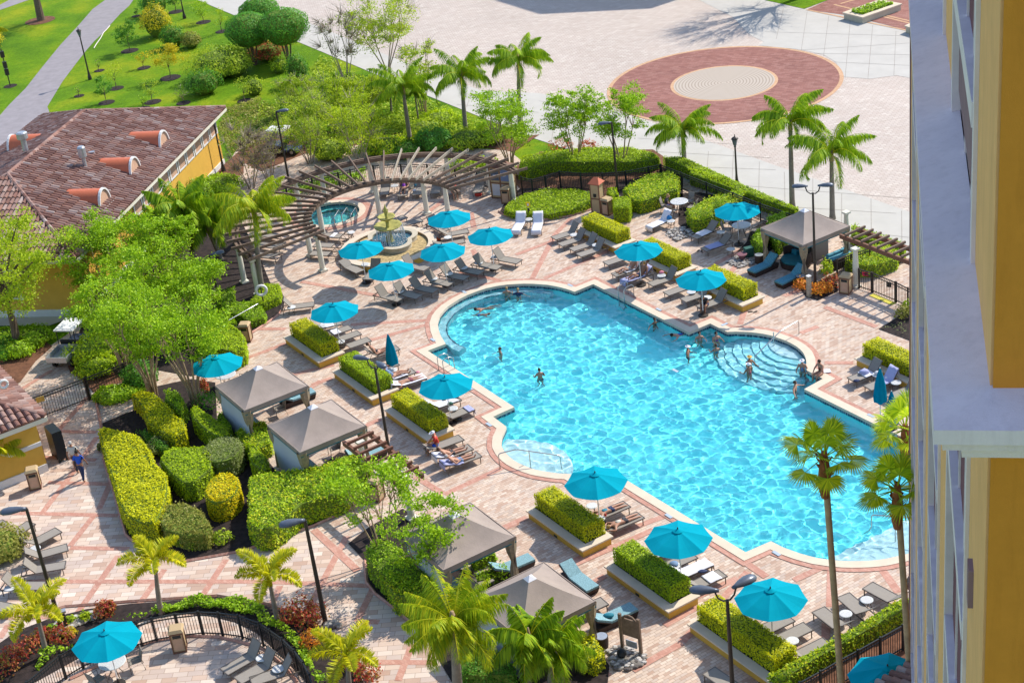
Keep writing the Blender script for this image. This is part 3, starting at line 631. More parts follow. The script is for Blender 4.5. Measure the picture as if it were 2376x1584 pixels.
lounger('g1', 'S', 1600, 410, 1450, 470, 40, 'empty lounger under the umbrella at the fifth west planter', GG, 27); lounger('g2', 'S', 1740, 480, 1560, 550, 40, 'lounger covered by a big white towel at the fifth west planter', GG, 27); lounger('g3', 'S', 1865, 575, 1690, 650, 40, 'lounger with a crumpled white towel and a navy garment', GG, 27)
GE = 'loungers at the sixth west planter'
lounger('f4', 'F', 910, 980, 740, 1050, 40, 'lounger under the umbrella at the sixth west planter, middle one', GE, 27); lounger('f5', 'F', 1075, 1060, 900, 1140, 40, 'lounger with pale sling second from the hedge end at the sixth planter', GE, 27); lounger('f6', 'F', 1250, 1200, 1080, 1280, 40, 'nearest lounger at the sixth west planter, next to the long hedge', GE, 27)
lounger('f7', 'F', 640, 900, 500, 960, 40, 'lounger mostly hidden at the far end of the sixth west planter', GE, 27); lounger('g0', 'S', 1430, 330, 1290, 390, 40, 'lounger mostly hidden at the far end of the fifth west planter', GG, 27)
lounger('f8', 'F', 180, 1465, 330, 1570, 20, 'lounger cut by the lower frame edge behind the double lamp post', GE)
GX = 'three loungers in front of the southeast hedge'
lounger('x1', 'F', 1625, 690, 1830, 800, 40, 'farthest of three loungers before the southeast hedge', GX); lounger('x2', 'F', 1400, 780, 1545, 905, 40, 'middle lounger behind the tall palm trunk before the southeast hedge', GX); lounger('x3', 'F', 1175, 910, 1330, 1030, 40, 'nearest lounger before the southeast hedge, left of the palm trunk', GX)
GQ = 'loungers at the first planter east of the pool'
for i, (v_, n) in enumerate([((725,800,840,760), 'farthest lounger in the row of four before the first east planter'), ((785,860,910,820), 'second lounger in the row of four before the first east planter'), ((890,905,1020,865), 'third lounger in the row of four, beside a round table'), ((955,955,1110,905), 'nearest of four grey loungers before the first east planter')]): lounger('c%d' % i, 'C', *v_, 55, n, GQ, 205)
GR = 'loungers along the east side of the pool'
lounger('c5', 'C', 1200, 1030, 1350, 1000, 20, 'lounger whose foot shows left of the umbrella over the second east planter', GR, 205); lounger('c6', 'C', 1275, 1135, 1400, 1090, 40, 'dark shaded lounger with a reclining sunbather', GR, 205); lounger('c7', 'C', 1360, 1195, 1530, 1140, 40, 'lounger covered in a lilac towel with a man sitting on it', GR, 205)
lounger('c8', 'C', 1605, 1220, 1730, 1180, 55, 'empty lounger right of the lilac towel one, near the pool ladder', GR, 205); lounger('c9', 'C', 1750, 1305, 1880, 1255, 40, 'lounger with low back left of the umbrella at the third east planter', GR, 205); lounger('c10', 'C', 1905, 1365, 2040, 1330, 55, 'lounger half hidden behind the umbrella pole at the third east planter', GR, 205); lounger('c11', 'C', 2050, 1430, 2170, 1370, 55, 'lounger beside the hunched person at the third east planter', GR, 205)
GW = 'white towelled loungers at the lawn bed'
lounger('w1', 'C', 380, 735, 415, 640, 55, 'left of two loungers draped in white towels before the lawn bed', GW, -107); lounger('w2', 'C', 565, 735, 570, 640, 55, 'right of two loungers draped in white towels before the lawn bed', GW, -100)
GT = 'loungers on the northeast terrace'
lounger('n1', 'C', 1595, 700, 1710, 640, 55, 'lounger draped in a white towel near the round dining table', GT, 215); lounger('n2', 'C', 2000, 795, 2110, 740, 40, 'lounger with a rumpled white towel beside the pebble bed', GT, 215); lounger('n3', 'C', 2090, 905, 2250, 850, 40, 'lounger with a white towel and sandals nearby', GT, 205)
GV = 'loungers at the right hand planter'
lounger('e1', 'E', 1865, 715, 2010, 680, 55, 'left lounger by the right hand planter, loaded with bags and towels', GV, 205); lounger('e2', 'E', 2015, 790, 2160, 740, 55, 'middle lounger by the right hand planter with a lilac towel', GV, 205); lounger('e3', 'E', 2215, 875, 2330, 810, 55, 'right lounger by the right hand planter, cut by the hotel wall', GV, 205)
GI = 'blue cushioned wicker loungers at the northeast cabana'
lounger('q1', 'D', 560, 905, 720, 810, 'w', 'wicker lounger with blue cushion left of the northeast cabana', GI, 213); lounger('q2', 'D', 810, 1010, 960, 910, 'w', 'wicker lounger with blue cushion before the northeast cabana post', GI, 213)
GY = 'pale blue cushioned loungers at the west cabanas'
lounger('y1', 'S', 1060, 880, 890, 970, 'p', 'pale blue cushioned lounger with a teal pillow beside the nearest cabana', GY, 27); lounger('y2', 'S', 790, 830, 700, 880, 20, 'plain lounger peeking out right of the nearest cabana roof', GY, 27); lounger('y3', 'H', 520, 1150, 350, 1230, 'p', 'pale blue cushioned lounger between the two nearest cabanas', GY, 27)
lounger('y4', 'A', 890, 890, 720, 960, 'p', 'pale blue cushioned lounger in front of the farthest west cabana', GY, 27); lounger('y5', 'K', 1150, 160, 980, 230, 'p', 'pale blue cushioned lounger seen through the west pergola slats', GY, 20); lounger('y6', 'H', 1080, 1440, 980, 1410, 'p', 'pale blue cushioned lounger whose end shows behind the nearest cabana roof', GY, -60)
GZ = 'loungers fanned round the palm at the left edge'
lounger('j1', 'J', 530, 185, 330, 290, 40, 'lounger pointing up right at the left edge, top of the fan', GZ); lounger('j2', 'J', 610, 340, 400, 400, 40, 'second lounger of the fan at the left edge, crossing behind the lamp post', GZ); lounger('j3', 'J', 590, 500, 360, 540, 55, 'third lounger of the fan at the left edge, back raised', GZ); lounger('j4', 'J', 390, 690, 210, 690, 55, 'lowest lounger of the fan, partly behind a foxtail palm', GZ)
lounger('j5', 'J', 280, 120, 150, 210, 40, 'uppermost lounger at the left edge, foot away from the camera', GZ); lounger('j6', 'J', 110, 900, -80, 860, 40, 'lounger cut by the left frame edge above the palm', GZ); lounger('j0', 'J', 50, 110, -60, 170, 40, 'lounger end at the far left frame edge', GZ)
GN = 'loungers inside the round fenced terrace'
lounger('z1', 'J', 2045, 1470, 2220, 1370, 55, 'upper lounger inside the round fenced terrace', GN); lounger('z2', 'J', 2170, 1550, 2350, 1450, 55, 'second lounger inside the round fenced terrace', GN); lounger('z3', 'K2', -60, 1560, 130, 1500, 55, 'third lounger inside the round fenced terrace, near the gate', GN)
# ------------------------------------------------------------------ umbrellas
def make_umbrella(tilt=0):
    root = empty('patio_umbrella'); m = MB(); n = 8; top, edge, rad = 2.62, 2.16, 1.40
    # canopy with cloth sagging a little between the ribs
    rings = [(0.03, top), (.45, top-.13), (.95, top-.29), (rad, edge)]
    vs = []; K = 32
    for r_, z in rings:
        for k in range(K):
            t = 2*PI*k/K; ph = (k % 4)/4*PI; cosf = math.cos(PI/n)/math.cos((t % (2*PI/n))-PI/n)
            vs.append((r_*cosf*math.cos(t), r_*cosf*math.sin(t), z-.035*math.sin(ph)*r_))
    for i in range(3):
        for k in range(K): j = (k+1) % K; m.f.append((i*K+k, (i+1)*K+k, (i+1)*K+j, i*K+j))
    m.v = vs; m.f.append(tuple(range(K))); m.build('canopy', MT['teal'], root)
    m = MB(); rr = .22; m.v = [(rr*math.cos(2*PI*k/16), rr*math.sin(2*PI*k/16), top-.03) for k in range(16)]+[(0, 0, top+.06)]; m.f = [(k, (k+1)%16, 16) for k in range(16)]; m.build('vent_cap', MT['teal'], root)
    MB().lathe((0,0,top+.05), [(.03, 0), (.03, .05), (.012, .09)], 8).build('finial', MT['dark'], root)
    MB().tube([(0,0,0), (0,0,2.6)], .024, 8).build('pole', MT['white'], root)
    MB().lathe((0,0,0), [(.28, 0), (.28, .05), (.06, .09), (.045, .3)], 16).build('base', MT['dark'], root)
    for k in range(n):
        t = 2*PI*k/n; MB().bar((0,0,top-.05), (rad*.98*math.cos(t), rad*.98*math.sin(t), edge-.01), .018, .018).build('rib', MT['white'], root)
    return root
PU = Proto(make_umbrella); GUM = 'open turquoise umbrellas'
UMB = [('B',1725,750,'open turquoise umbrella right of the fountain, farthest of the fountain group'),('B',2100,905,'open turquoise umbrella between the fountain and the white towelled loungers'),('B',1665,1050,'open turquoise umbrella right in front of the fountain, over the lounger row'),('B',920,1030,'open turquoise umbrella left of the fountain, overlapping its kerb'),('B',1195,1218,'open turquoise umbrella below the fountain, nearest to the pool bay'),
 ('A',1070,100,'open turquoise umbrella at the first west planter, above four loungers'),('A',2085,768,'open turquoise umbrella at the third west planter, beside the pool ladder'),('C',1490,840,'open turquoise umbrella over the second east planter hedge'),('C',2060,1100,'open turquoise umbrella at the third east planter'),('D',430,285,'open turquoise umbrella over the dining table on the northeast terrace'),
 ('H',1100,385,'open turquoise umbrella at the fourth west planter, overlapping the pool edge'),('S',1460,175,'open turquoise umbrella at the fifth west planter'),('F',735,715,'open turquoise umbrella at the sixth west planter, largest on the right'),('J',950,1100,'open turquoise umbrella over the dining table on the round fenced terrace'),('F',1800,1420,'open turquoise umbrella at the lower right beyond the fence, crossed by a palm shadow'),('M',1960,110,'open turquoise umbrella half hidden behind the leafy trees')]
UPOS = []
for i, (k, x, y, lab) in enumerate(UMB):
    p = g(k, x, y, 2.66); o = PU.place((p.x, p.y, .036), R(22.5+[0,7,-5,12,4,0,-8,10,3,-6,20,15,8,-12,5,0][i]), lab, 'umbrella', GUM); UPOS.append(p)
MT['tealdark'] = plain('folded_turquoise_canvas', (.001,.20,.31), .9, var=.1, spec=.04)
def closed(k, x, y, h, label, rad=.2):
    p = g(k, x, y, 0); r_ = empty('closed_umbrella', (p.x, p.y, .036), 0, label, 'umbrella', 'closed turquoise umbrellas')
    m = MB(); K = 16; prof = [(h, .03), (h-.25, .10), (h-.8, rad*.75), (h-1.5, rad), (h-1.75, rad*.95)]
    for z, rr in prof:
        for j in range(K): t = 2*PI*j/K; q = rr*(1+.22*math.cos(4*t+z*.6)); m.v.append((q*math.cos(t), q*math.sin(t), z))
    for i in range(len(prof)-1):
        for j in range(K): n_ = (j+1) % K; m.f.append((i*K+j, (i+1)*K+j, (i+1)*K+n_, i*K+n_))
    m.build('canopy', MT['tealdark'], r_, True); MB().tube([(0,0,0), (0,0,h+.05)], .024, 8).build('pole', MT['white'], r_)
    MB().lathe((0,0,0), [(.28, 0), (.28, .05), (.06, .09), (.045, .3)], 16).build('base', MT['dark'], r_)
closed('A', 1630, 760, 2.5, 'closed turquoise umbrella standing among sunbathers at the second west planter', .28); closed('E', 2128, 1175, 3.3, 'closed turquoise umbrella at the pool edge left of the fan palms', .27); closed('E', 2230, 1160, 2.0, 'second closed turquoise umbrella half hidden behind the fan palm', .3)
# ------------------------------------------------------------------ side tables, dining sets
def make_sidetable():
    r_ = empty('side_table'); MB().lathe((0,0,.42), [(.255, 0), (.255, .02), (.24, .03)], 20).build('table_top', MT['table'], r_)
    mb = MB()
    for k in range(-4, 5): w_ = math.sqrt(.22**2-(k*.048)**2); mb.box((0, k*.048, .4535), (2*w_, .02, .005))
    mb.build('slats', MT['white'], r_)
    for k in range(3): t = 2*PI*k/3; MB().bar((.2*math.cos(t), .2*math.sin(t), 0), (.16*math.cos(t+.5), .16*math.sin(t+.5), .42), .025, .025).build('leg', MT['alu'], r_)
    return r_
PT = Proto(make_sidetable); GTB = 'round side tables between loungers'
for k, x, y, lab in [('B',840,940,'round side table between the hot tub loungers and the fountain kerb'),('B',970,1230,'round side table at the pole of the umbrella left of the fountain'),('B',1280,1475,'round side table with small items near the lowest fountain lounger'),('B',1420,1415,'round side table holding a folded white towel in the fountain row'),('B',1590,1360,'shaded side table in the middle of the fountain row'),('B',1730,1315,'round side table by the umbrella pole in the fountain row'),('B',1865,1260,'grey blue side table between the fifth and sixth fountain loungers'),('B',2000,1215,'dark side table left of the seventh fountain lounger'),('B',2150,1160,'side table at the umbrella pole near the right end of the fountain row'),
 ('B',1720,985,'round side table right of the fountain under the umbrella'),('B',1235,515,'round side table between the pergola loungers'),('A',1135,445,'round side table beside the nearest lounger of the first west planter'),('A',690,130,'side table by the single lounger near the life ring'),('A',970,300,'side table among the towelled loungers of the first west planter'),('A',2160,1050,'side table with bottles between the loungers of the third west planter'),
 ('C',910,765,'small round table behind the four loungers at the first east planter'),('C',1110,858,'round white table between the third and fourth lounger at the first east planter'),('C',1705,1135,'round table holding a pink bag at the second east planter'),('C',1975,1285,'round table left of the umbrella pole at the third east planter'),('C',2120,1335,'round table right of the umbrella pole at the third east planter'),('C',495,625,'small round table between the two white towelled loungers'),('C',1790,640,'small table holding a blue bag by the towelled lounger'),
 ('D',375,700,'small round table beside the lounger with sandals on the northeast terrace'),('D',285,545,'small table between the northeast terrace loungers'),('E',2100,665,'side table cluttered with bags by the right hand planter'),('E',2270,735,'side table with drinks by the right hand planter'),('H',1070,680,'pale side table left of the sunbather in the blue top'),('H',1140,795,'small table between the two face down sunbathers'),('S',1270,395,'side table under the umbrella at the fifth west planter'),('S',1430,500,'blue grey covered side table at the fifth west planter'),
 ('F',555,970,'slatted round table at the end of the sixth west planter hedge'),('F',935,1185,'slatted round table between the two nearest loungers of the sixth planter'),('F',1420,940,'slatted round table right of the tall palm trunk'),('F',1612,815,'slatted round table between the far loungers before the southeast hedge'),('J',190,260,'round table in the fan of loungers at the left edge'),('J',320,345,'round table with a folded cloth in the fan at the left edge'),('J',90,705,'round table below the fan of loungers at the left edge'),('K2',30,1340,'round table between loungers on the round fenced terrace'),('K2',180,1440,'lower round table between loungers on the round fenced terrace'),('A',1610,700,'side table among the sunbathers at the closed umbrella')]:
    p = g(k, x, y, .45); PT.place((p.x, p.y, .036), random.random()*3, lab, 'table', GTB)
def make_dining():
    r_ = empty('dining_table'); MB().lathe((0,0,.70), [(.56, 0), (.56, .025), (.54, .035)], 28).build('table_top', MT['table'], r_)
    mb = MB()
    for k in range(-10, 11): w_ = math.sqrt(max(.01, .5**2-(k*.048)**2)); mb.box((0, k*.048, .7385), (2*w_, .022, .006))
    mb.build('slats', MT['white'], r_)
    for k in range(4): t = 2*PI*k/4+.4; MB().tube([(.34*math.cos(t), .34*math.sin(t), 0), (.16*math.cos(t), .16*math.sin(t), .35), (.3*math.cos(t), .3*math.sin(t), .7)], .02, 6).build('leg', MT['alu'], r_)
    return r_
def make_chair():
    r_ = empty('dining_chair'); MB().box((0,0,.43), (.50, .48, .025)).build('seat', MT['sling'], r_)
    MB().bar((-.24, 0, .44), (-.36, 0, .92), .46, .02, up=(1,0,0)).build('backrest', MT['slingd'], r_)
    for s in (-1, 1):
        MB().tube([(.27, s*.27, 0), (.24, s*.27, .62), (-.28, s*.27, .66)], .017, 6).build('armrest', MT['alu'], r_); MB().tube([(-.33, s*.26, 0), (-.24, s*.25, .44), (-.37, s*.25, .95)], .017, 6).build('leg', MT['alu'], r_)
    return r_
PD = Proto(make_dining); PC = Proto(make_chair)
def dining(k, x, y, lab, chairs):
    p = g(k, x, y, .74); PD.place((p.x, p.y, .036), .3, lab, 'table', 'round dining tables')
    for a, l2 in chairs: PC.place((p.x+.85*math.cos(R(a)), p.y+.85*math.sin(R(a)), .036), R(a+180), l2, 'chair', 'sling dining chairs')
    return p
DT1 = dining('C', 1865, 460, 'round dining table beside the person resting a hand on the head', [(40, 'sling chair on the far right of the table in the fence corner'), (160, 'sling chair of the seated person at the fence corner table'), (230, 'sling chair facing away at the fence corner table'), (-30, 'sling chair to the right of the fence corner table')])
DT2 = dining('D', 470, 480, 'round dining table beneath the northeast terrace umbrella', [(60, 'sling chair behind the northeast terrace table'), (-20, 'sling chair right of the northeast terrace table with a white towel'), (160, 'sling chair left of the northeast terrace table with clothes on it'), (110, 'sling chair behind left of the northeast terrace table')])
DT3 = dining('J', 1020, 1375, 'slatted round dining table under the umbrella on the round fenced terrace', [(20, 'sling chair right of the round fenced terrace table'), (-130, 'sling chair in front of the round fenced terrace table, cut by the frame'), (120, 'sling chair hidden behind the round fenced terrace table')])
p = g('M', 2050, 270, .74); PD.place((p.x, p.y, .036), .3, 'dining table half hidden below the trees near the farthest cabana', 'table', 'round dining tables'); PC.place((p.x+.8, p.y-.3, .036), 2.6, 'chair beside the farthest cabana near the half hidden umbrella', 'chair', 'sling dining chairs')
# ------------------------------------------------------------------ planters with clipped hedges
def hedge_pts(poly, z0, z1, dens, size, rng=RNG, rough=.05, sides=True):
    P = np.array([(p[0], p[1]) for p in poly]); lo, hi = P.min(0), P.max(0); n = int((hi-lo).prod()*dens)
    q = rng.uniform(lo, hi, (n, 2)); q = q[inpoly(q, poly)]; d = edgedist(q, poly)
    zt = z1-(.16*np.exp(-d/.10) if size < .1 else .30*np.exp(-d/.16))*(z1-z0 > .3)+rng.normal(0, rough, len(q))-.04*np.abs(rng.normal(size=len(q)))
    zt += .05*np.sin(q[:, 0]*2.3)*np.sin(q[:, 1]*2.9)
    C_ = [np.c_[q, zt]]; NN = [np.tile([0, 0, 1.0], (len(q), 1))]
    if sides:
        m_ = len(poly)
        for i in range(m_):
            a = np.array(poly[i][:2], float); b = np.array(poly[(i+1)%m_][:2], float); L = np.hypot(*(b-a)); k = int(L*(z1-z0)*dens*.8)
            if k < 1: continue
            t = rng.uniform(0, 1, k)[:, None]; nrm = np.array([(b-a)[1], -(b-a)[0]])/max(L, 1e-6); z = z0+(z1-z0)*rng.uniform(0, 1, k)
            lean_ = (.05 if size < .1 else .16)*((z-z0)/(z1-z0))**3; C_.append(np.c_[a+(b-a)*t-nrm*(np.abs(rng.normal(0, rough, k))+lean_)[:, None], z]); NN.append(np.tile([nrm[0], nrm[1], .25], (k, 1)))
    return np.concatenate(C_), np.concatenate(NN)
CORE = plain('hedge_inner_twigs', (.13,.19,.02), .95, var=.4, scale=6)
def hedge(name, poly, z0, z1, mat, label, cat='hedge', group=None, dens=260, size=.10, parent=None, rough=.045, spread=.55, name_f='foliage'):
    dens *= 1.5; rough *= .85
    poly = [(p[0], p[1]) for p in poly]; a = sum(poly[i][0]*poly[(i+1)%len(poly)][1]-poly[(i+1)%len(poly)][0]*poly[i][1] for i in range(len(poly)))
    if a < 0: poly = poly[::-1]
    c, nn = hedge_pts(poly, z0, z1, dens, size, rough=rough); L_ = leaves(c, size, nn, spread)
    r_ = parent or empty(name, (0,0,0), 0, label, cat, group)
    npmesh(name_f, L_, 4, mat, r_)
    ins = offset_poly([Vector(p) for p in poly], -.09); MB().prism(ins, z0, z1-.13).build('inner_twigs', CORE, r_)
    return r_
def planter(k, x, y, L, Wd, mat, label, hl, group='planter boxes with clipped hedges', rim=.44):
    # (x, y) is the nearest rim corner; the box runs up-left by L and up-right by Wd
    z = .46; p0 = g(k, x, y, z); p0 = Vector((p0.x, p0.y, 0))
    def rect(i, o=0): 
        a = p0+U*i+V*i; return [a, a+V*(L-2*i), a+V*(L-2*i)+U*(Wd-2*i), a+U*(Wd-2*i)]
    r_ = empty('planter_box', (0,0,0), 0, label, 'planter', group)
    MB().prism(rect(.08), .02, .40).build('box', MT['stucco'], r_)
    o, i_ = rect(0), [p0+U*.42+V*.36, p0+U*.42+V*(L-.12), p0+U*(Wd-.12)+V*(L-.12), p0+U*(Wd-.12)+V*.36]
    mb = MB(); n = 4; mb.v = [(q.x, q.y, zz) for P, zz in ((o, z), (i_, z), (o, .39), (i_, .39)) for q in P]
    for a in range(n): b_ = (a+1) % n; mb.f += [(a, b_, n+b_, n+a)[::-1], (2*n+a, 2*n+b_, b_, a)[::-1], (n+a, n+b_, 3*n+b_, 3*n+a)[::-1], (2*n+a, 3*n+a, 3*n+b_, 2*n+b_)]
    mb.build('rim', MT['coping'], r_); MB().prism(i_, .38, .44).build('soil', MT['mulch'], r_)
    MB().box(tuple(p0+V*(L*.5)+U*.077+Vector((0,0,.12))), (.012, .25, .12), rz=UA).build('drain_slot', MT['black'], r_)
    j = [p0+U*.44+V*.40, p0+U*.44+V*(L-.10), p0+U*(Wd-.10)+V*(L-.10), p0+U*(Wd-.10)+V*.40]
    hedge('clipped_hedge', j, .44, 1.22, mat, hl, 'hedge', 'clipped box hedges in planters', dens=420, size=.085)
planter('A', 935, 630, 4.25, 1.65, LM['hedgey'], 'first west planter, cream rimmed ochre box left of four loungers', 'box hedge in the first west planter, crossed by an umbrella shadow')
planter('A', 1420, 970, 4.35, 1.65, LM['hedge'], 'second west planter, just behind the double armed lamp post', 'even green box hedge in the second west planter')
planter('A', 1925, 1340, 4.3, 1.6, LM['hedgey'], 'third west planter, below the ladder side umbrella', 'yellow green box hedge in the third west planter')
planter('H', 985, 1090, 4.3, 1.65, LM['hedgey'], 'fourth west planter, left of the two face down sunbathers', 'yellow green box hedge left of the two face down sunbathers')
planter('S', 1375, 925, 4.3, 1.65, LM['hedge'], 'fifth west planter, left of the white towels', 'tall bright green box hedge in the fifth west planter')
planter('F', 760, 1590, 5.0, 1.7, LM['hedgey'], 'sixth west planter, largest and lowest in the picture', 'yellow green box hedge behind the near double lamp post')
planter('C', 1285, 885, 4.1, 1.6, LM['hedgey'], 'first east planter, behind a row of four loungers', 'yellow box hedge in the first east planter')
planter('C', 1835, 1135, 4.1, 1.6, LM['hedgey'], 'second east planter, behind the lilac towel lounger', 'box hedge in the second east planter, half under an umbrella')
planter('D', 480, 1215, 4.1, 1.6, LM['hedgey'], 'third east planter, its ochre corner facing the pool', 'yellow green box hedge in the third east planter')
p_ = g('E', 1890, 512, .46); q_ = p_-V*4.2; pr = MB()
def ground_to(k, p):   # helper for a planter given by its far left corner
    pass
_old = g
def g_fixed(pt):
    return pt
P0 = Vector((q_.x, q_.y, 0)); 
def planter_at(p0, L, Wd, mat, label, hl):
    global g
    keep = g; g = lambda *a, **k: p0
    try: planter('w', 0, 0, L, Wd, mat, label, hl)
    finally: g = keep
planter_at(P0, 4.2, 1.6, LM['hedgey'], 'right hand planter beside the three cluttered loungers', 'yellow box hedge at the right, cut by the hotel wall')
def proj(p):
    x, y, z = p[0], p[1], p[2]-CZ; d = y*CT-z*ST; X = x/d; Y = (y*ST+z*CT)/d; a = X*CR+Y*SR; b = -X*SR+Y*CR
    return W/2+F*a, HH/2-F*b
def height_to(base, tp):
    best = (1e9, 0)
    for i in range(10, 400):
        q = proj((base.x, base.y, i*.05)); e = abs(q[1]-tp[1])
        if e < best[0]: best = (e, i*.05)
    return best[1]
# ------------------------------------------------------------------ lamps
def lantern(kb, xb, yb, kt, xt, yt, label):
    b = g(kb, xb, yb); h = height_to(b, px(kt, xt, yt)); r_ = empty('lamp_post', (b.x, b.y, 0), 0, label, 'lamp post', 'lantern lamp posts along the walks')
    MB().lathe((0,0,0), [(.17, 0), (.17, .25), (.10, .5), (.07, .9), (.055, h-.75), (.09, h-.7), (.05, h-.62)], 12).build('post', MT['dark'], r_)
    MB().lathe((0,0,h-.62), [(.10, 0), (.20, .42)], 6).build('lamp_glass', MT['lampglass'], r_)
    MB().lathe((0,0,h-.20), [(.25, 0), (.20, .08), (.05, .16), (.02, .22), (.035, .26), (.01, .32)], 6).build('lamp_cap', MT['dark'], r_)
lantern('a', 820, 725, 'a', 695, 262, 'tall dark lantern post beside the asphalt path, its shadow across the path'); lantern('a', 1680, 170, 'a', 1625, -60, 'lantern post among saplings, cut by the top frame edge')
lantern('b', 165, 430, 'b', 127, 110, 'lantern post rising behind the round clipped trees'); lantern('c', 2000, 1700, 'c', 1975, 1235, 'lantern post on the plaza side of the long hedge'); lantern('a', 2035, 1560, 'a', 1945, 1065, 'lantern post in front of the corner of the big tiled roof')
def head_mesh(): # cobra style lamp head reaching along +x
    m = MB(); pr = [(-.12, .05, .05), (.0, .07, .07), (.18, .13, .10), (.42, .17, .12), (.62, .15, .10), (.72, .07, .05)]; K = 12
    for x, ry, rz in pr:
        for k in range(K): t = 2*PI*k/K; m.v.append((x, ry*math.cos(t), rz*math.sin(t)*(1 if math.sin(t) > 0 else .45)))
    for i in range(len(pr)-1):
        for k in range(K): j = (k+1) % K; m.f.append((i*K+k, i*K+j, (i+1)*K+j, (i+1)*K+k))
    m.f.append(tuple(range(K))[::-1]); m.f.append(tuple((len(pr)-1)*K+k for k in range(K))); return m
MT['lamphead'] = plain('grey_lamp_head', (.10,.12,.16), .35, .2)
def flood(base, top, heads, label, r=.09):
    hs = 1.25 if r > .095 else 1.0
    h = height_to(base, top); r_ = empty('lamp_post', (base.x, base.y, 0), 0, label, 'lamp post', 'tall pool lamp posts')
    MB().lathe((0,0,0), [(.16, 0), (.16, .08), (r, .12), (r*.9, 1), (r*.62, h)], 10).build('post', MT['dark'], r_)
    for a, ln in heads:
        a = R(a); dx, dy = math.cos(a), math.sin(a)
        if ln > .3: MB().tube([(0,0,h-.02), (dx*ln*.35, dy*ln*.35, h-.05), (dx*ln*.8, dy*ln*.8, h+.08), (dx*ln, dy*ln, h+.32)], .035, 8).build('arm', MT['dark'], r_); z = h+.38
        else: MB().box((dx*.1, dy*.1, h), (.25, .12, .12), rz=a).build('arm', MT['dark'], r_); z = h+.02
        o = head_mesh().build('lamp_head', MT['lamphead'], r_, True); o.location = (dx*ln, dy*ln, z); o.rotation_euler = (0, 0, a); o.scale = (hs, hs*1.15, hs*1.2)
flood(g('C', 1310, 420), px('c', 872, 1115), [(180, .15)], 'tall single headed lamp post behind the clipped cube shrub')
flood(g('B', 285, 520), px('b', 155, 1020), [(0, .15)], 'tall single headed lamp post beside the parked cart at the curved pergola')
flood(g('L', 2015, 1255), px('L', 1915, 760), [(20, .15)], 'tall single headed lamp post standing in the shrubs left of the pergola')
flood(g('K2', 612, 1035), px('K2', 452, 95), [(190, .15)], 'tall single headed lamp post at the red crotons, lower centre', .11)
flood(g('J', 565, 1090), px('M', 285, 1490), [(185, .15)], 'tall single headed lamp post at the lower left, by the foxtail palm', .11)
flood(g('D', 1145, 1062), px('D', 1118, 185), [(165, .38), (-10, .38)], 'double headed lamp post standing in front of the northeast cabana')
flood(g('K', 1215, 345), px('A', 1420, 670), [(150, .38), (-60, .35)], 'double headed lamp post rising behind the west pergola')
flood(g('F', 400, 1760), px('F', 300, 815), [(165, .42), (30, .42)], 'double headed lamp post nearest the camera at the sixth west planter', .10)
# ------------------------------------------------------------------ bins, cabinets, signs
MT['binroof'] = MT['woodred']
def make_bin():
    r_ = empty('trash_bin'); MB().box((0,0,.50), (.50, .50, .86)).build('body', MT['bin'], r_); f = MB()
    for x in (-.26, .26):
        for y in (-.26, .26): f.box((x, y, .5), (.05, .05, 1.0))
    for z in (.05, .93):
        for s in (-.26, .26): f.box((s, 0, z), (.045, .47, .06)); f.box((0, s, z), (.47, .045, .06))
    f.build('frame', MT['woodred'], r_); MB().box((.257, 0, .80), (.012, .34, .14)).build('opening', MT['black'], r_)
    l = MB(); l.v = [(-.32,-.32,1.0),(.32,-.32,1.0),(.32,.32,1.0),(-.32,.32,1.0),(-.24,-.24,1.12),(.24,-.24,1.12),(.24,.24,1.12),(-.24,.24,1.12)]; l.f = [(3,2,1,0),(4,5,6,7),(0,1,5,4),(1,2,6,5),(2,3,7,6),(3,0,4,7)]; l.build('lid', MT['bin'], r_)
    MB().box((.256, 0, .42), (.015, .40, .56)).build('door', MT['tan'], r_); return r_
PB = Proto(make_bin)
for k, x, y, a, lab in [('D',1422,1115,235,'beige trash bin beside the cream gate column'),('C',1218,600,225,'beige trash bin in front of the tall clipped cube shrub cabinet'),('B',2260,690,250,'beige trash bin next to the poster cabinet under the pergola'),('A',290,455,260,'beige trash bin at the left tree bed, seen from behind'),('M',330,1320,-80,'beige trash bin against the small yellow building'),('J',1645,1285,-85,'beige trash bin inside the round fenced terrace'),('K',1085,640,240,'beige trash bin half hidden below the west pergola')]:
    p = g(k, x, y-20); PB.place((p.x, p.y, .036), R(a), lab, 'trash bin', 'beige trash bins with brown frames')
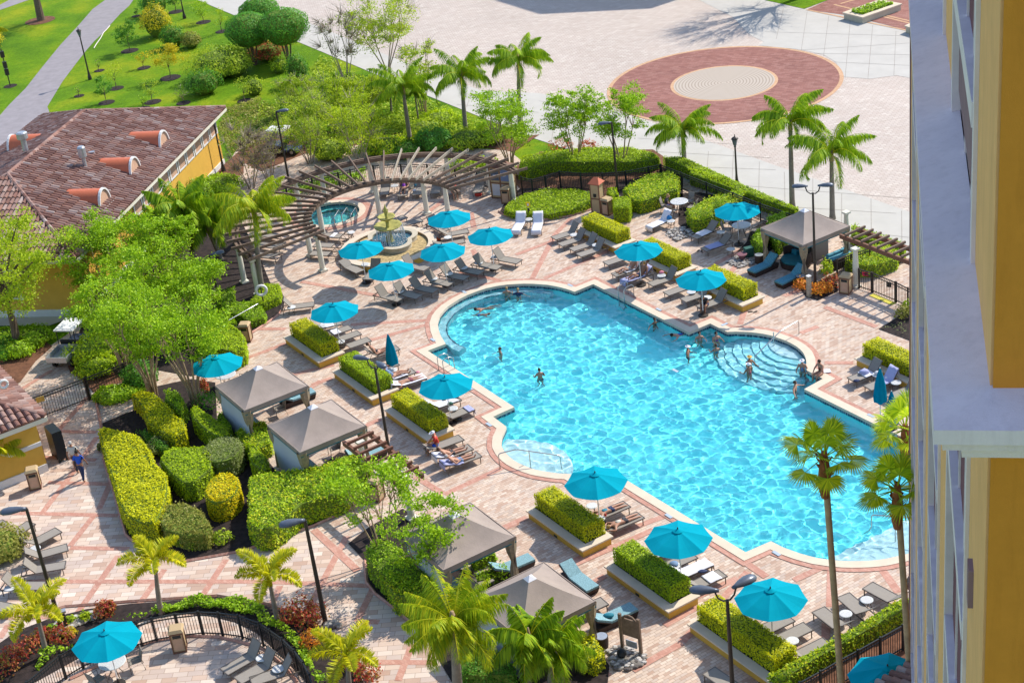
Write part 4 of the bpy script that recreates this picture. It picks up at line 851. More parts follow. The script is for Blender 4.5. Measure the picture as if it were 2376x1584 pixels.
def cabinet(p, a, w, d, h, label, posters=0, dot=False):
    r_ = empty('cabinet', (p.x, p.y, .04), a, label, 'cabinet'); MB().box((0,0,h/2), (d, w, h)).build('body', MT['bin'], r_); f = MB()
    for x in (-d/2, d/2):
        for y in (-w/2, 0, w/2) if posters else (-w/2, w/2): f.box((x, y, h/2), (.06, .06, h))
    for z in (.05, h*.5, h-.04):
        for x in (-d/2, d/2): f.box((x, 0, z), (.05, w, .07))
        for y in (-w/2, w/2): f.box((0, y, z), (d, .05, .07))
    f.build('frame', MT['woodred'], r_); t = MB(); e = .1
    t.v = [(-d/2-e,-w/2-e,h),(d/2+e,-w/2-e,h),(d/2+e,w/2+e,h),(-d/2-e,w/2+e,h),(0,-w/4,h+.35),(0,w/4,h+.35)]; t.f = [(3,2,1,0),(0,1,4),(1,2,5,4),(2,3,5),(3,0,4,5)]; t.build('roof', MT['salmon'] if not posters else MT['woodred'], r_)
    if dot: MB().lathe((d/2+.01, 0, h*.62), [(.10, -.1), (.10, .1)], 12).build('emblem', MT['black'], r_)
    cols = [(.10,.12,.16),(.16,.22,.38),(.60,.60,.64),(.66,.66,.70)]
    for i in range(posters):
        yy = (i % 2-.5)*w*.48; zz = h*(.76 if i < 2 else .28); o = MB().box((d/2+.012, yy, zz), (.012, w*.38, h*.36)).build('poster', col('poster_%d' % i, cols[i]), r_)
        if i < 2: MB().lathe((d/2+.02, yy, zz), [(.12, -.02), (.12, .02)], 12).build('emblem', MT['white'], o)
cabinet(g('C', 1135, 560), R(235), .62, .6, 2.0, 'tall beige cabinet with a small pointed red roof behind a trash bin', 0, True)
cabinet(g('B', 2240, 620), R(240), 1.5, .7, 2.2, 'towel cabinet with posters on its doors at the right end of the curved pergola', 4)
p = g('C', 505, 625); r_ = empty('sign_post', (p.x, p.y, .03), 0, 'small yellow sign on a dark post between the white towelled loungers', 'sign')
MB().tube([(0,0,0), (0,0,.75)], .07, 8).build('post', MT['black'], r_); MB().box((0,0,1.0), (.04, .26, .30), rz=R(75)).build('sign_panel', col('yellow_sign', (.80,.55,.01)), r_); MB().box((-.0, -.025, 1.0), (.03, .1, .16), rz=R(75)).build('sign_emblem', MT['white'], r_)
p = g('A', 450, 150); r_ = empty('life_ring_post', (p.x, p.y, .03), 0, 'white life ring hanging on a post at the edge of the left shrub bed', 'life ring')
MB().tube([(0,0,0), (0,0,1.45)], .04, 8).build('post', MT['dark'], r_); m = MB(); m.tube([(math.cos(t*PI/12)*.30, -.06, 1.25+math.sin(t*PI/12)*.30) for t in range(25)], .085, 8, cap=False); o = m.build('ring', MT['white'], r_, True); o.rotation_euler = (0,0,R(10))
p = g('S', 1045, 1290); r_ = empty('wooden_signboard', (p.x, p.y, .05), R(-38), 'weathered wooden signboard with two posts standing in river pebbles', 'sign')
for s in (-1, 1): MB().box((s*.42, 0, .85), (.12, .10, 1.7)).build('post', MT['wood'], r_)
m = MB(); m.prism([(-.34,-.03),(.34,-.03),(.34,.03),(-.34,.03)], .75, 1.55); m.tube([(-.3,0,1.55),(-.15,0,1.68),(0,0,1.72),(.15,0,1.68),(.3,0,1.55)], .05, 6); m.build('board', MT['wood'], r_); MB().box((0,.02,.35), (.5, .03, .3)).build('small_panel', MT['galv'], r_)
def drum(k, x, y, label, rad=.27, h=.5):
    p = g(k, x, y, 0); r_ = empty('drum_table', (p.x, p.y, .036), 0, label, 'side table', 'round wicker drum tables'); MB().lathe((0,0,0), [(rad*.92, 0), (rad, h*.5), (rad, h)], 18).build('body', MT['wicker'], r_); MB().lathe((0,0,h), [(rad*.9, 0), (rad*.9, .012)], 18).build('table_top', MT['galv'], r_)
drum('S', 775, 1240, 'wicker drum table at the foot of the nearest cabana curtain'); drum('D', 635, 825, 'wicker drum table left of the northeast cabana post'); drum('D', 1010, 1020, 'wicker drum table at the front post of the northeast cabana')
# ------------------------------------------------------------------ cabanas
def cabana(c, lab, wall=True, ext=0):
    r_ = empty('cabana', (c.x, c.y, .036), R(30.5), lab, 'cabana', 'taupe canvas cabanas'); w = 1.72; z = 2.28
    # local x runs up-right, local y up-left
    hp = [(w+.06, z+.02), (.35, z+.80), (0, z+.92)]; mb = MB(); K = 6
    for fx, fy, gx, gy in ((1,-1,1,1),(1,1,-1,1),(-1,1,-1,-1),(-1,-1,1,-1)):   # four slopes, cloth sagging towards the middle
        base = len(mb.v)
        for i in range(K+1):
            u = i/K; e = (w+.04)*(1-u)+.16*u; hh = z+1.02*(u**1.25)
            for j in range(K+1): s = j/K; x = (fx*(1-s)+gx*s)*e; y = (fy*(1-s)+gy*s)*e; mb.v.append((x, y, hh-.07*math.sin(PI*s)*math.sin(PI*min(1, u*1.0+.05))))
        for i in range(K):
            for j in range(K): q = base+i*(K+1)+j; mb.f.append((q, q+1, q+K+2, q+K+1))
    mb.build('roof', MT['canvas'], r_, True); cp_ = MB(); cp_.v = [(.2,-.2,z+1.0),(.2,.2,z+1.0),(-.2,.2,z+1.0),(-.2,-.2,z+1.0),(0,0,z+1.16)]; cp_.f = [(0,1,4),(1,2,4),(2,3,4),(3,0,4)]; cp_.build('vent_cap', MT['towel'], r_)
    vl = MB(); pp = MB()
    for s in (-1, 1):
        vl.box((s*(w+.03), 0, z-.10), (.03, 2*w+.08, .26)); vl.box((0, s*(w+.03), z-.10), (2*w+.02, .03, .26)); pp.box((s*(w+.035), 0, z-.25), (.035, 2*w+.1, .05)); pp.box((0, s*(w+.035), z-.25), (2*w+.02, .035, .05))
    vl.build('valance', MT['canvas'], r_); pp.build('piping', MT['piping'], r_)
    for sx in (-1, 1):
        for sy in (-1, 1):
            MB().box((sx*(w-.06), sy*(w-.06), z/2), (.07, .07, z)).build('post', MT['alu'], r_)
            m = MB(); n = 14; prof = [(0, .17), (.7, .15), (1.05, .07), (1.15, .08), (1.6, .20), (z-.1, .26)]
            for zz, rr in prof:
                for k in range(n): t = 2*PI*k/n; q = rr*(1+.18*(k % 2)); m.v.append((sx*(w-.14)+q*math.cos(t), sy*(w-.14)+q*math.sin(t)*.8, zz))
            for i in range(len(prof)-1):
                for k in range(n): j = (k+1) % n; m.f.append((i*n+k, i*n+j, (i+1)*n+j, (i+1)*n+k))
            m.build('curtain', MT['curtain'], r_)
    if wall: MB().box((-w+.03, 0, z/2-.05), (.03, 2*w-.1, z-.2)).build('back_wall', MT['canvas_wall'], r_)
    return r_
def mid(k, l, r, z=2.3): a = g(k, *l, z); b = g(k, *r, z); return (a+b)/2
CC = {1: mid('A', (5,850), (835,840)), 2: mid('A', (480,1200), (1360,1210)), 3: mid('K', (1325,930), (2300,970)), 5: mid('D', (650,500), (1455,500))}
rc4 = g('S', 710, 810, 2.3); CC[4] = rc4-U*1.76+V*1.76 if False else rc4-U*1.76+V*1.76-V*1.76*1.0-V*1.76*0
bk = g('S', 245, 490, 2.3); CC[4] = (bk+rc4)/2-U*1.76
for i, lab in [(1,'farthest west cabana, its roof beside the half hidden umbrella'),(2,'second west cabana, joined by the slatted pergola on its right'),(3,'third west cabana, its roof partly covered by tree branches'),(4,'nearest west cabana at the lower centre, pale vent cap on top'),(5,'northeast cabana with blue cushioned furniture inside')]: cabana(CC[i], lab, i != 5)
def inside(c, x, y, z=0): q = c+U*x+V*y; return Vector((q.x, q.y, z))
for i, nm in [(1,'farthest'),(2,'second'),(3,'third'),(4,'nearest')]:
    q = inside(CC[i], .2, -1.0, .036); r_ = empty('cabana_sofa', q, R(30.5), 'low wicker table top in the %s west cabana' % nm, 'table'); MB().box((0,0,.36), (1.0, .75, .05)).build('table_top', MT['sling'], r_)
    for s in (-1,1):
        for t in (-1,1): MB().box((s*.45, t*.32, .17), (.05, .05, .34)).build('leg', MT['alu'], r_)
    r_.name = 'cabana_table'
    q = inside(CC[i], -.9, .3, .036); r_ = empty('daybed', q, R(30.5), 'wicker daybed with pale blue cushion in the %s west cabana' % nm, 'daybed'); MB().box((0,0,.14), (.9, 1.9, .28)).build('base', MT['wicker'], r_); MB().box((.03,0,.34), (.82, 1.85, .12)).build('cushion', MT['cushion_pale'], r_)
    q = inside(CC[i], .9, .5, .036); PC.place(tuple(q), R(200), 'wicker chair inside the %s west cabana' % nm, 'chair', 'cabana chairs')
c5 = CC[5]; q = inside(c5, -.5, .3, .036); r_ = empty('daybed', q, R(300), 'round backed dark daybed with teal cushions in the northeast cabana', 'daybed'); MB().lathe((0,0,0), [(.85, 0), (.9, .34)], 20).build('base', MT['wicker'], r_); MB().lathe((0,0,.34), [(.82, 0), (.84, .1), (.6, .16)], 20).build('cushion', MT['piping'], r_)
m = MB()
for k in range(13): t = PI*k/12; m.box((.86*math.cos(t), .86*math.sin(t), .6), (.25, .08, .6), rz=t+PI/2)
m.build('backrest', MT['wicker'], r_)
for dx in (-.35, .3): MB().box((dx, .3, .6), (.4, .2, .3)).build('pillow', col('teal_pillow', (.01,.18,.25)), r_)
q = inside(c5, 1.1, -1.5, .036); r_ = empty('cabana_sofa', q, R(30.5), 'wicker sofa with blue back cushions at the right side of the northeast cabana', 'sofa'); MB().box((0,0,.3), (1.7, .75, .6)).build('body', MT['wicker'], r_)
for dx in (-.5, .1, .6): MB().box((dx*.9, .2, .66), (.5, .2, .28)).build('pillow', MT['cushion'], r_)
MB().box((0,.05,.62), (1.5, .6, .08)).build('cushion', MT['cushion'], r_)
q = inside(c5, 1.0, .2, .036); r_ = empty('bar_cabinet', q, R(30.5), 'grey brown bar cabinet with open shelves in the northeast cabana', 'cabinet'); MB().box((0,0,.55), (1.2, .7, 1.1)).build('body', MT['sling'], r_); MB().box((-.0,0,1.12), (1.28, .78, .05)).build('top', MT['mauve'], r_)
for z in (.3, .6, .9): MB().box((-.61, 0, z), (.02, .5, .16)).build('shelf_opening', MT['black'], r_)
q = inside(c5, 1.7, .8, 0); MB().box((q.x, q.y, 1.1), (.05, 1.4, 2.0), rz=R(30.5)).build('side_panel', MT['canvas_wall'], None); bpy.data.objects['side_panel'].name = 'canvas_screen'; tag(bpy.data.objects['canvas_screen'], 'pale canvas screen at the right end of the northeast cabana', 'screen')
# ------------------------------------------------------------------ columns and pergolas
def make_column(h=2.38):
    r_ = empty('column'); MB().box((0,0,.06), (.46, .46, .12)).build('plinth', MT['column'], r_); MB().lathe((0,0,.12), [(.20, 0), (.20, .05), (.165, .08), (.17, .6), (.16, 1.4), (.13, h-.36), (.15, h-.33), (.15, h-.29), (.14, h-.27)], 20).build('shaft', MT['column'], r_, False); MB().box((0,0,h-.09), (.38, .38, .11)).build('capital', MT['column'], r_); return r_
PCOL = Proto(make_column); GC_ = 'cream columns carrying the pergolas'
for i, (k, x, y, n) in enumerate([('B',578,985,'right of the hot tub water'),('B',1090,745,'behind the fountain finial'),('B',1518,785,'behind the umbrella right of the fountain'),('B',1818,775,'at the inner right end of the curved pergola'),('B',415,1165,'left of the single free standing one near the hot tub loungers'),('B',510,1325,'nearest to the first west planter, casting a long shadow'),('B',1015,470,'in the outer ring behind the empty pergola lounger'),('B',1410,520,'in the outer ring behind the small bag'),('B',1775,500,'in the outer ring behind the red cap'),('B',2112,590,'in the outer ring left of the poster cabinet'),('B',2345,650,'at the far right end of the outer ring, beside the poster cabinet'),('B',495,600,'in the outer ring above the hot tub'),('B',150,680,'in the outer ring at far left'),('B',1148,470,'thin one between two outer ring columns'),('L',2110,1035,'left of a pair at the lower left pergola end'),('L',2235,1165,'right of a pair at the lower left pergola end'),
    ('D',1513,1045,'at the gate near the northeast cabana'),('K',990,480,'under the near beam of the west pergola'),('K',1395,800,'beside the tree at the lower end of the west pergola'),('D',1430,700,'thin pale one between the cabana and gate')]):
    p = g(k, x, y)
    if i < 16:
        v_ = Vector((p.x+6.9, p.y-93.7)); rr_ = 4.92 if v_.length < 7 else 9.35; v_ = v_.normalized()*rr_; p = Vector((v_.x-6.9, v_.y+93.7, 0))
    PCOL.place((p.x, p.y, .036), R(30.5), 'cream column '+n, 'column', GC_)
PCN = Vector((-6.9, 93.7, 0)); ang_ = lambda k, x, y, z=2.5: math.atan2(g(k, x, y, z).y-PCN.y, g(k, x, y, z).x-PCN.x)
r_ = empty('curved_pergola', (0,0,0), 0, 'large fan shaped wooden pergola curving round the hot tub', 'pergola')
def arcbeam(c, rad, a0, a1, z, w, h, name, mat):
    m = MB(); n = 44
    for i in range(n+1):
        a = a0+(a1-a0)*i/n
        for rr, zz in ((rad-w/2, z-h), (rad+w/2, z-h), (rad+w/2, z), (rad-w/2, z)): m.v.append((c.x+rr*math.cos(a), c.y+rr*math.sin(a), zz))
    for i in range(n):
        for k in range(4): j = (k+1) % 4; m.f.append((i*4+k, i*4+j, i*4+4+j, i*4+4+k))
    m.f += [(3,2,1,0), (n*4, n*4+1, n*4+2, n*4+3)]; return m.build(name, mat, r_)
ia, ib = ang_('B', 1860, 560), ang_('B', 470, 1060)
if ib < ia: ib += 2*PI
oa, ob = ang_('C', 440, 165), ang_('B', -60, 1130)
if ob < oa: ob += 2*PI
arcbeam(PCN, 4.92, ia, ib, 2.52, .16, .30, 'ring_beam', MT['wood']); arcbeam(PCN, 9.35, oa, ob, 2.52, .16, .34, 'ring_beam', MT['wood'])
arcbeam(PCN, 4.70, ia, ib, 2.50, .07, .22, 'ring_beam', MT['wood']); arcbeam(PCN, 9.1, oa, ob, 2.50, .07, .24, 'ring_beam', MT['wood'])
ra, rb = ang_('B', 1745, 530, 2.7), ang_('B', 500, 945, 2.7)
if rb < ra: rb += 2*PI
NR = 29
for i in range(NR):
    a = ra+(rb-ra)*i/(NR-1); u = Vector((math.cos(a), math.sin(a), 0)); MB().bar(PCN+u*4.45+Vector((0,0,2.62)), PCN+u*9.85+Vector((0,0,2.64)), .08, .17).build('rafter', MT['woodlight'] if 4 < i < 10 else MT['wood'], r_)
def pergola(k, near, far, raf, label, extra=0):
    global r_
    z = 2.55; r_ = empty('pergola', (0,0,0), 0, label, 'pergola', 'straight wooden pergolas')
    for (a, b_) in (near, far): MB().bar(g(k, *a, z)-Vector((0,0,.12)), g(k, *b_, z)-Vector((0,0,.12)), .14, .24).build('beam', MT['woodred'], r_)
    for a, b_ in raf: MB().bar(g(k, *a, z+.09)-Vector((0,0,.0)), g(k, *b_, z+.09)-Vector((0,0,.0)), .10, .13).build('rafter', MT['wood'] if extra else MT['woodred'], r_)
pergola('D', ((1370,560),(2160,862)), ((1520,500),(2160,738)), [((1415+73*i, 572+28*i), (1597+73*i, 492+28*i)) for i in range(10)], 'slatted pergola from the northeast cabana to the hotel wall, above the gate', 1)
pergola('K', ((770,85),(1270,468)), ((1000,0),(1490,388)), [((808+58.5*i, 112+46*i), (1045+58.5*i, 8+45*i)) for i in range(8)], 'slatted pergola beside the second west cabana, above the pebbles')
# ------------------------------------------------------------------ fences and gates
def fence(k, pts, label, h=1.22, mat='black', step=.115, name='fence', z=None, post_step=2.2):
    P = [g(k_ if len(q) == 3 else k, *(q[1:] if len(q) == 3 else q), h) for q in pts for k_ in [q[0] if len(q) == 3 else k]]
    r_ = empty(name, (0,0,0), 0, label, 'gate' if 'gate' in name else 'fence'); pk = MB(); rls = {h: MB(), .16: MB(), h-.16: MB()}
    for a, b_ in zip(P, P[1:]):
        d = b_-a; L = d.length; u = d/L; an = math.atan2(u.y, u.x)
        for zz in (h, .16, h-.16): rls[zz].bar(Vector((a.x, a.y, zz)), Vector((b_.x, b_.y, zz)), .05 if zz == h else .035, .045)
        n = max(1, int(L/step))
        for i in range(n): q = a+u*(i+.5)*L/n; pk.box((q.x, q.y, h/2+.02), (.02, .02, h-.06), rz=an)
    pk.build('pickets', MT[mat], r_); [q_.build('rail', MT[mat], r_) for q_ in rls.values()]
    for a, b_ in zip(P, P[1:]):
        m = max(1, round((b_-a).length/post_step))
        for i in range(m): q = a.lerp(b_, i/m); MB().box((q.x, q.y, h/2+.03), (.075, .075, h+.08), rz=ang(a, b_)).build('post', MT[mat], r_)
    q = P[-1]; MB().box((q.x, q.y, h/2+.03), (.075, .075, h+.08)).build('post', MT[mat], r_); return P
fence('C', [(425,240),(520,265),(645,235),(775,190),(965,205),(1165,205),(1375,190),(1585,150),(1690,128)], 'black picket fence behind the lawn bed with its wavy line')
fence('C', [(1700,130),(1880,200),(2352,385),('D',640,285),('D',940,390)], 'black picket fence along the long hedge beside the plaza')
fence('B', [(60,590),(250,540),(480,450),(720,400),(830,370),(1040,335),(1290,320),(1530,325),(1780,340),(1980,365),(2130,400)], 'black picket fence curving behind the large pergola')
fence('J', [(100,1700),(240,1565),(540,1320),(700,1225),(960,1110),(1240,1020),(1375,980),(1590,945),(1800,922),(1980,930),(2160,955),(2352,1020),('K2',95,1085),('K2',210,1165),('K2',320,1270),('K2',400,1380),('K2',460,1490),('K2',500,1640)], 'black picket fence ringing the round terrace at the lower left', post_step=3.0)
fence('F', [(860,1650),(1000,1567),(1190,1465),(1370,1360),(1530,1275),(1735,1160),(1940,1045),(2080,980)], 'black picket fence in front of the southeast hedge at the lower right')
fence('M', [(275,490),(760,310)], 'wide dark sliding gate with a yellow plate by the small building', 1.35, 'dark', .14, 'gate'); fence('M', [(775,305),(1110,175),(1180,150)], 'dark picket fence right of the sliding gate under the trees', 1.35, 'dark', .14)
p = g('M', 365, 495, 1.15); tag(MB().box(tuple(p), (.45, .02, .3), rz=R(20)).build('gate_plate', col('yellow_plate', (.55,.42,.12))), 'small yellow plate fixed to the sliding gate', 'sign')
fence('D', [(1540,880),(1655,915)], 'short fence panel with a red sign left of the pool gate', 1.2, 'dark'); fence('D', [(1665,918),(1870,1000)], 'pool gate with a square lock plate under the northeast pergola', 1.2, 'dark', name='gate'); fence('D', [(1880,1003),(1985,1055),(2100,1110)], 'fence panel between the pool gate and the hotel wall', 1.2, 'dark'); fence('D', [(1340,800),(1470,750),(1640,690)], 'dark fence panels left of the gate column', 1.2, 'dark')
p = g('D', 1598, 925, 1.0); tag(MB().box(tuple(p), (.32, .02, .22), rz=R(-30)).build('fence_sign', col('red_sign', (.65,.02,.08))), 'small red sign on the fence panel by the pool gate', 'sign')
p = g('D', 1815, 1020, .75); tag(MB().box(tuple(p), (.26, .03, .3), rz=R(-30)).build('lock_plate', MT['black']), 'dark square lock plate on the pool gate', 'plate')
p0, p1 = g('D', 1655, 1118), g('D', 1860, 1205); mb = MB(); seg(mb, p0, p1, .35, .062); tag(mb.build('tactile_strip', col('yellow_tactile', (.72,.62,.08))), kind='structure')
p = g('D', 1088, 1135); r_ = empty('wooden_bollard', (p.x, p.y, .03), R(30), 'square pale wooden bollard before the lamp post at the northeast cabana', 'bollard'); MB().box((0,0,.62), (.20, .20, 1.24)).build('post', MT['woodlight'], r_); MB().box((0,0,1.26), (.23, .23, .04)).build('cap', MT['white'], r_)
# ------------------------------------------------------------------ pool rails and ladders
def rail(pts, label, name='handrail', posts=(), r=.028, group=None):
    r_ = empty(name, (0,0,0), 0, label, 'ladder' if 'ladder' in name else 'handrail', group); P = [Vector(p) for p in pts]; sm = []
    for i, p in enumerate(P):
        if 0 < i < len(P)-1:
            a = P[i-1]; b_ = P[i+1]; la = min(.15, (a-p).length*.4); lb = min(.15, (b_-p).length*.4); A_ = p+(a-p).normalized()*la; B_ = p+(b_-p).normalized()*lb
            for t in (0, .25, .5, .75, 1): sm.append(A_.lerp(p, t).lerp(p.lerp(B_, t), t))
        else: sm.append(p)
    MB().tube(sm, r, 8).build('rail', MT['chrome'], r_, True)
    for q, h in posts: MB().tube([(q.x, q.y, -.9), (q.x, q.y, h)], r, 8).build('post', MT['chrome'], r_)
    return r_
a = g('E', 1388, 300); b_ = g('E', 1160, 400, -.2); far = g('E', 985, 520, 0)
rail([a, a+Vector((0,0,.85)), g('E', 1215, 270, .85), Vector((far.x, far.y, .15)), Vector((far.x, far.y, -.8))], 'long steel handrail running down the round pool steps', posts=[(b_, .6)], group='pool handrails')
a = g('H', 238, 345); e_ = g('H', 790, 205+90, 0); pm = g('H', 512, 270+20, 0)
rail([a, a+Vector((0,0,.85)), Vector((a.x+(pm.x-a.x)*.6, a.y+(pm.y-a.y)*.6, .90)), Vector((e_.x, e_.y, .45)), Vector((e_.x, e_.y, -.5))], 'steel handrail at the round steps beside the sunbathers', posts=[(pm, .72)], group='pool handrails')
a = g('F', 1655, 190, -.1); c_ = g('F', 2000, 230, -.1)
rail([g('F', 1570, 250, -.6), Vector((a.x, a.y, .1)), Vector((a.x, a.y, .75)), Vector((c_.x, c_.y, .82)), Vector((c_.x+1, c_.y-.6, .85))], 'steel handrail at the beach entry behind the fan palm trunks', posts=[(g('F', 1872, 240), .78)], group='pool handrails')
def ladder(p, d, label):   # p on the coping, d outward to the pool
    n_ = Vector((-d.y, d.x, 0)); r_ = None
    r_ = empty('pool_ladder', (0,0,0), 0, label, 'ladder', 'steel pool ladders')
    for s in (-1, 1):
        q = p+n_*.27*s; MB().tube([q-d*.55, q-d*.55+Vector((0,0,.75)), q-d*.45+Vector((0,0,.85)), q-d*.1+Vector((0,0,.86)), q+d*.12+Vector((0,0,.7)), q+d*.15+Vector((0,0,-.9))], .025, 8).build('rail', MT['chrome'], r_, True)
    for z in (-.25, -.5, -.75): MB().box(tuple(p+d*.17+Vector((0,0,z))), (.08, .52, .03), rz=math.atan2(d.y, d.x)).build('step', MT['stepw'], r_).cycles.is_caustics_receiver = True
ladder(g('N', 255, 845), U, 'steel pool ladder on the west edge behind the third planter umbrella'); ladder(g('N', 1830, 215), -U, 'steel pool ladder on the east edge near the lilac towel lounger')
for x, y in ((700, 870), (770, 850), (850, 850)): rail([g('B', x, y+30), g('B', x, y+30)+Vector((0,0,.75)), g('B', x+50, y-40)+Vector((0,0,.8)), g('B', x+60, y-60)+Vector((0,0,-.4))], 'steel grab rail at the hot tub, %s' % {700: 'left one', 770: 'middle one', 850: 'right one'}[x], group='hot tub grab rails')
# depth marker tiles on the coping
i = 0
for k, x, y in [('N',380,145),('N',95,580),('N',1345,85),('N',2150,305),('E',710,205),('O',1650,250),('H',1770,770),('F',790,388),('N',605,1350),('N',435,1020),('N',2300,860)]:
    p = g(k, x, y, .075); o = MB().box((p.x, p.y, .082), (.42, .16, .010), rz=VA if k != 'E' else UA).build('depth_marker', col('pale_blue_tile', (.42,.50,.58))); tag(o, 'small pale blue depth tile beside the pool coping', 'depth marker', 'pale blue depth tiles round the pool')
# ------------------------------------------------------------------ fountain
fc = g('B', 1180, 1065, .40); fr = empty('fountain', (fc.x, fc.y, 0), 0, 'three tiered mossy stone fountain in a gravel ringed basin', 'fountain')
def ringwall(c, prof_o, prof_i, z0, z1, name, mat, par):
    m = MB(); n = len(prof_o)
    for P, z in ((prof_o, z0), (prof_o, z1), (prof_i, z1), (prof_i, z0)): m.v += [(c[0]+p[0], c[1]+p[1], z) for p in P]
    for q in range(3):
        for i in range(n): j = (i+1) % n; m.f.append((q*n+i, q*n+j, (q+1)*n+j, (q+1)*n+i))
    return m.build(name, mat, par)
circ_ = lambda rx, n=64: [(rx*math.cos(2*PI*k/n), rx*math.sin(2*PI*k/n)) for k in range(n)]
ringwall((0,0), circ_(2.95), circ_(2.6), .03, .38, 'outer_wall', MT['stucco'], fr); ringwall((0,0), circ_(3.0), circ_(2.5), .38, .45, 'outer_rim', MT['coping'], fr)
m = MB(); m.v = [(*p, .30) for p in circ_(2.6)]; m.f = [tuple(range(64))]; m.build('gravel', MT['gravel'], fr)
bc = g('B', 1195, 1005, .55)-fc; bc.z = 0
quat = lambda s: [((1.28*s+.42*s*abs(math.cos(2*t)))*math.cos(t+.5), (1.28*s+.42*s*abs(math.cos(2*t)))*math.sin(t+.5)) for t in [2*PI*k/72 for k in range(72)]]
ringwall(bc, quat(1.06), quat(.9), .1, .58, 'basin_wall', MT['stone'], fr); ringwall(bc, quat(1.10), quat(.88), .58, .64, 'basin_rim', MT['stone'], fr)
m, nt, b = newmat('fountain_water'); b.inputs['Base Color'].default_value = (.03,.10,.14,1); b.inputs['Roughness'].default_value = .08; b.inputs['Specular IOR Level'].default_value = .8; bump(nt, b, noise(nt, coords(nt), 7, 3), .8, .08); fw = m
m = MB(); m.v = [(bc.x+p[0], bc.y+p[1], .48) for p in quat(.9)]; m.f = [tuple(range(72))]; m.build('basin_water', fw, fr)
def bowl(z, rad, name):
    m = MB(); n = 48; prof = [(.10, -.30), (rad*.45, -.22), (rad*.85, -.08), (rad, .03), (rad*.97, .06), (rad*.8, -.02), (.1, -.1)]
    for r2, zz in prof:
        for k in range(n): t = 2*PI*k/n; q = r2*(1+(.07*abs(math.cos(5*t)) if r2 > rad*.7 else 0)); m.v.append((bc.x+q*math.cos(t), bc.y+q*math.sin(t), z+zz))
    for i in range(len(prof)-1):
        for k in range(n): j = (k+1) % n; m.f.append((i*n+k, i*n+j, (i+1)*n+j, (i+1)*n+k))
    m.build(name, MT['stone_y'], fr, True)
MB().lathe((bc.x, bc.y, .35), [(.30, 0), (.30, .12), (.22, .2), (.24, .4), (.14, .6), (.20, .85), (.12, 1.0), (.10, 1.5), (.07, 1.7), (.10, 1.95), (.07, 2.1), (.12, 2.25), (.03, 2.5), (.01, 2.62)], 16).build('pedestal', MT['stone_y'], fr, True)
bowl(1.50, .84, 'bowl'); bowl(2.10, .53, 'bowl'); bowl(2.5, .16, 'bowl')
m = MB(); rng = random.Random(4)
for k in range(60):
    t = rng.uniform(-2.6, .8); r2 = .86+rng.random()*.05; m.tube([(bc.x+r2*math.cos(t), bc.y+r2*math.sin(t), 1.5), (bc.x+(r2+.07)*math.cos(t), bc.y+(r2+.07)*math.sin(t), 1.1), (bc.x+(r2+.1)*math.cos(t), bc.y+(r2+.1)*math.sin(t), .5)], .008, 4)
m.build('falling_water', col('falling_water', (.8,.85,.9), .3), fr); mw = MB()
for k in range(90): t = rng.uniform(0, 6.28); q = .9+rng.gauss(0, .12); mw.box((bc.x+q*math.cos(t), bc.y+q*math.sin(t), .49), (.06, .05, .02), rz=t)
mw.build('splash', MT['white'], fr)
# ------------------------------------------------------------------ tiled roofs
def tiles(name, par, O, ax, up, nrm, poly, tw=.30, tl=.42, seed=1):
    # O origin on the eave, ax along the eave, up the slope; poly in (a, b) plane coordinates
    rng = np.random.default_rng(seed); P = np.array(poly); lo, hi = P.min(0), P.max(0)
    A, B = np.meshgrid(np.arange(lo[0], hi[0], tw)+tw/2, np.arange(lo[1], hi[1], tl)+tl/2); q = np.c_[A.ravel(), B.ravel()]; q = q[inpoly(q, poly)]
    n = len(q); prof = [(-.5, .0), (-.40, .08), (-.20, .15), (0, .17), (.20, .15), (.40, .08), (.5, .0)]
    O, ax, up, nrm = (np.array(v[:]) for v in (O, ax, up, nrm)); V_ = []
    def pt(da, db, h): return O+(q[:, 0]+da)[:, None]*ax+(q[:, 1]+db)[:, None]*up+h*nrm
    for (a0, h0), (a1, h1) in zip(prof, prof[1:]):
        V_.append(np.stack([pt(a0*tw, -tl*.62, h0+.05), pt(a1*tw, -tl*.62, h1+.05), pt(a1*tw, tl*.5, h1*.85), pt(a0*tw, tl*.5, h0*.85)], 1))
    fr_ = []
    for (a0, h0), (a1, h1) in zip(prof, prof[1:]): fr_.append(np.stack([pt(a0*tw, -tl*.62, 0), pt(a1*tw, -tl*.62, 0), pt(a1*tw, -tl*.62, h1+.05), pt(a0*tw, -tl*.62, h0+.05)], 1))
    t = rng.random(n); allv = np.concatenate(V_+fr_); return npmesh(name, allv, 4, MT['tile'], par, np.tile(t, len(V_)+len(fr_)))
def ridge(par, a, b, r=.15, name='ridge_tiles'):
    a, b = Vector(a), Vector(b); L = (b-a).length; n = int(L/.38); m = MB(); t = []
    for i in range(n): m.tube([a.lerp(b, i/n), a.lerp(b, (i+1.12)/n)], [r, r*.86], 8)
    o = m.build(name, MT['tile'], par); at = o.data.attributes.new('tint', 'FLOAT', 'FACE'); k = len(m.f)//n; rn = RNG.random(n); at.data.foreach_set('value', np.repeat(rn, k).astype(np.float32)); return o
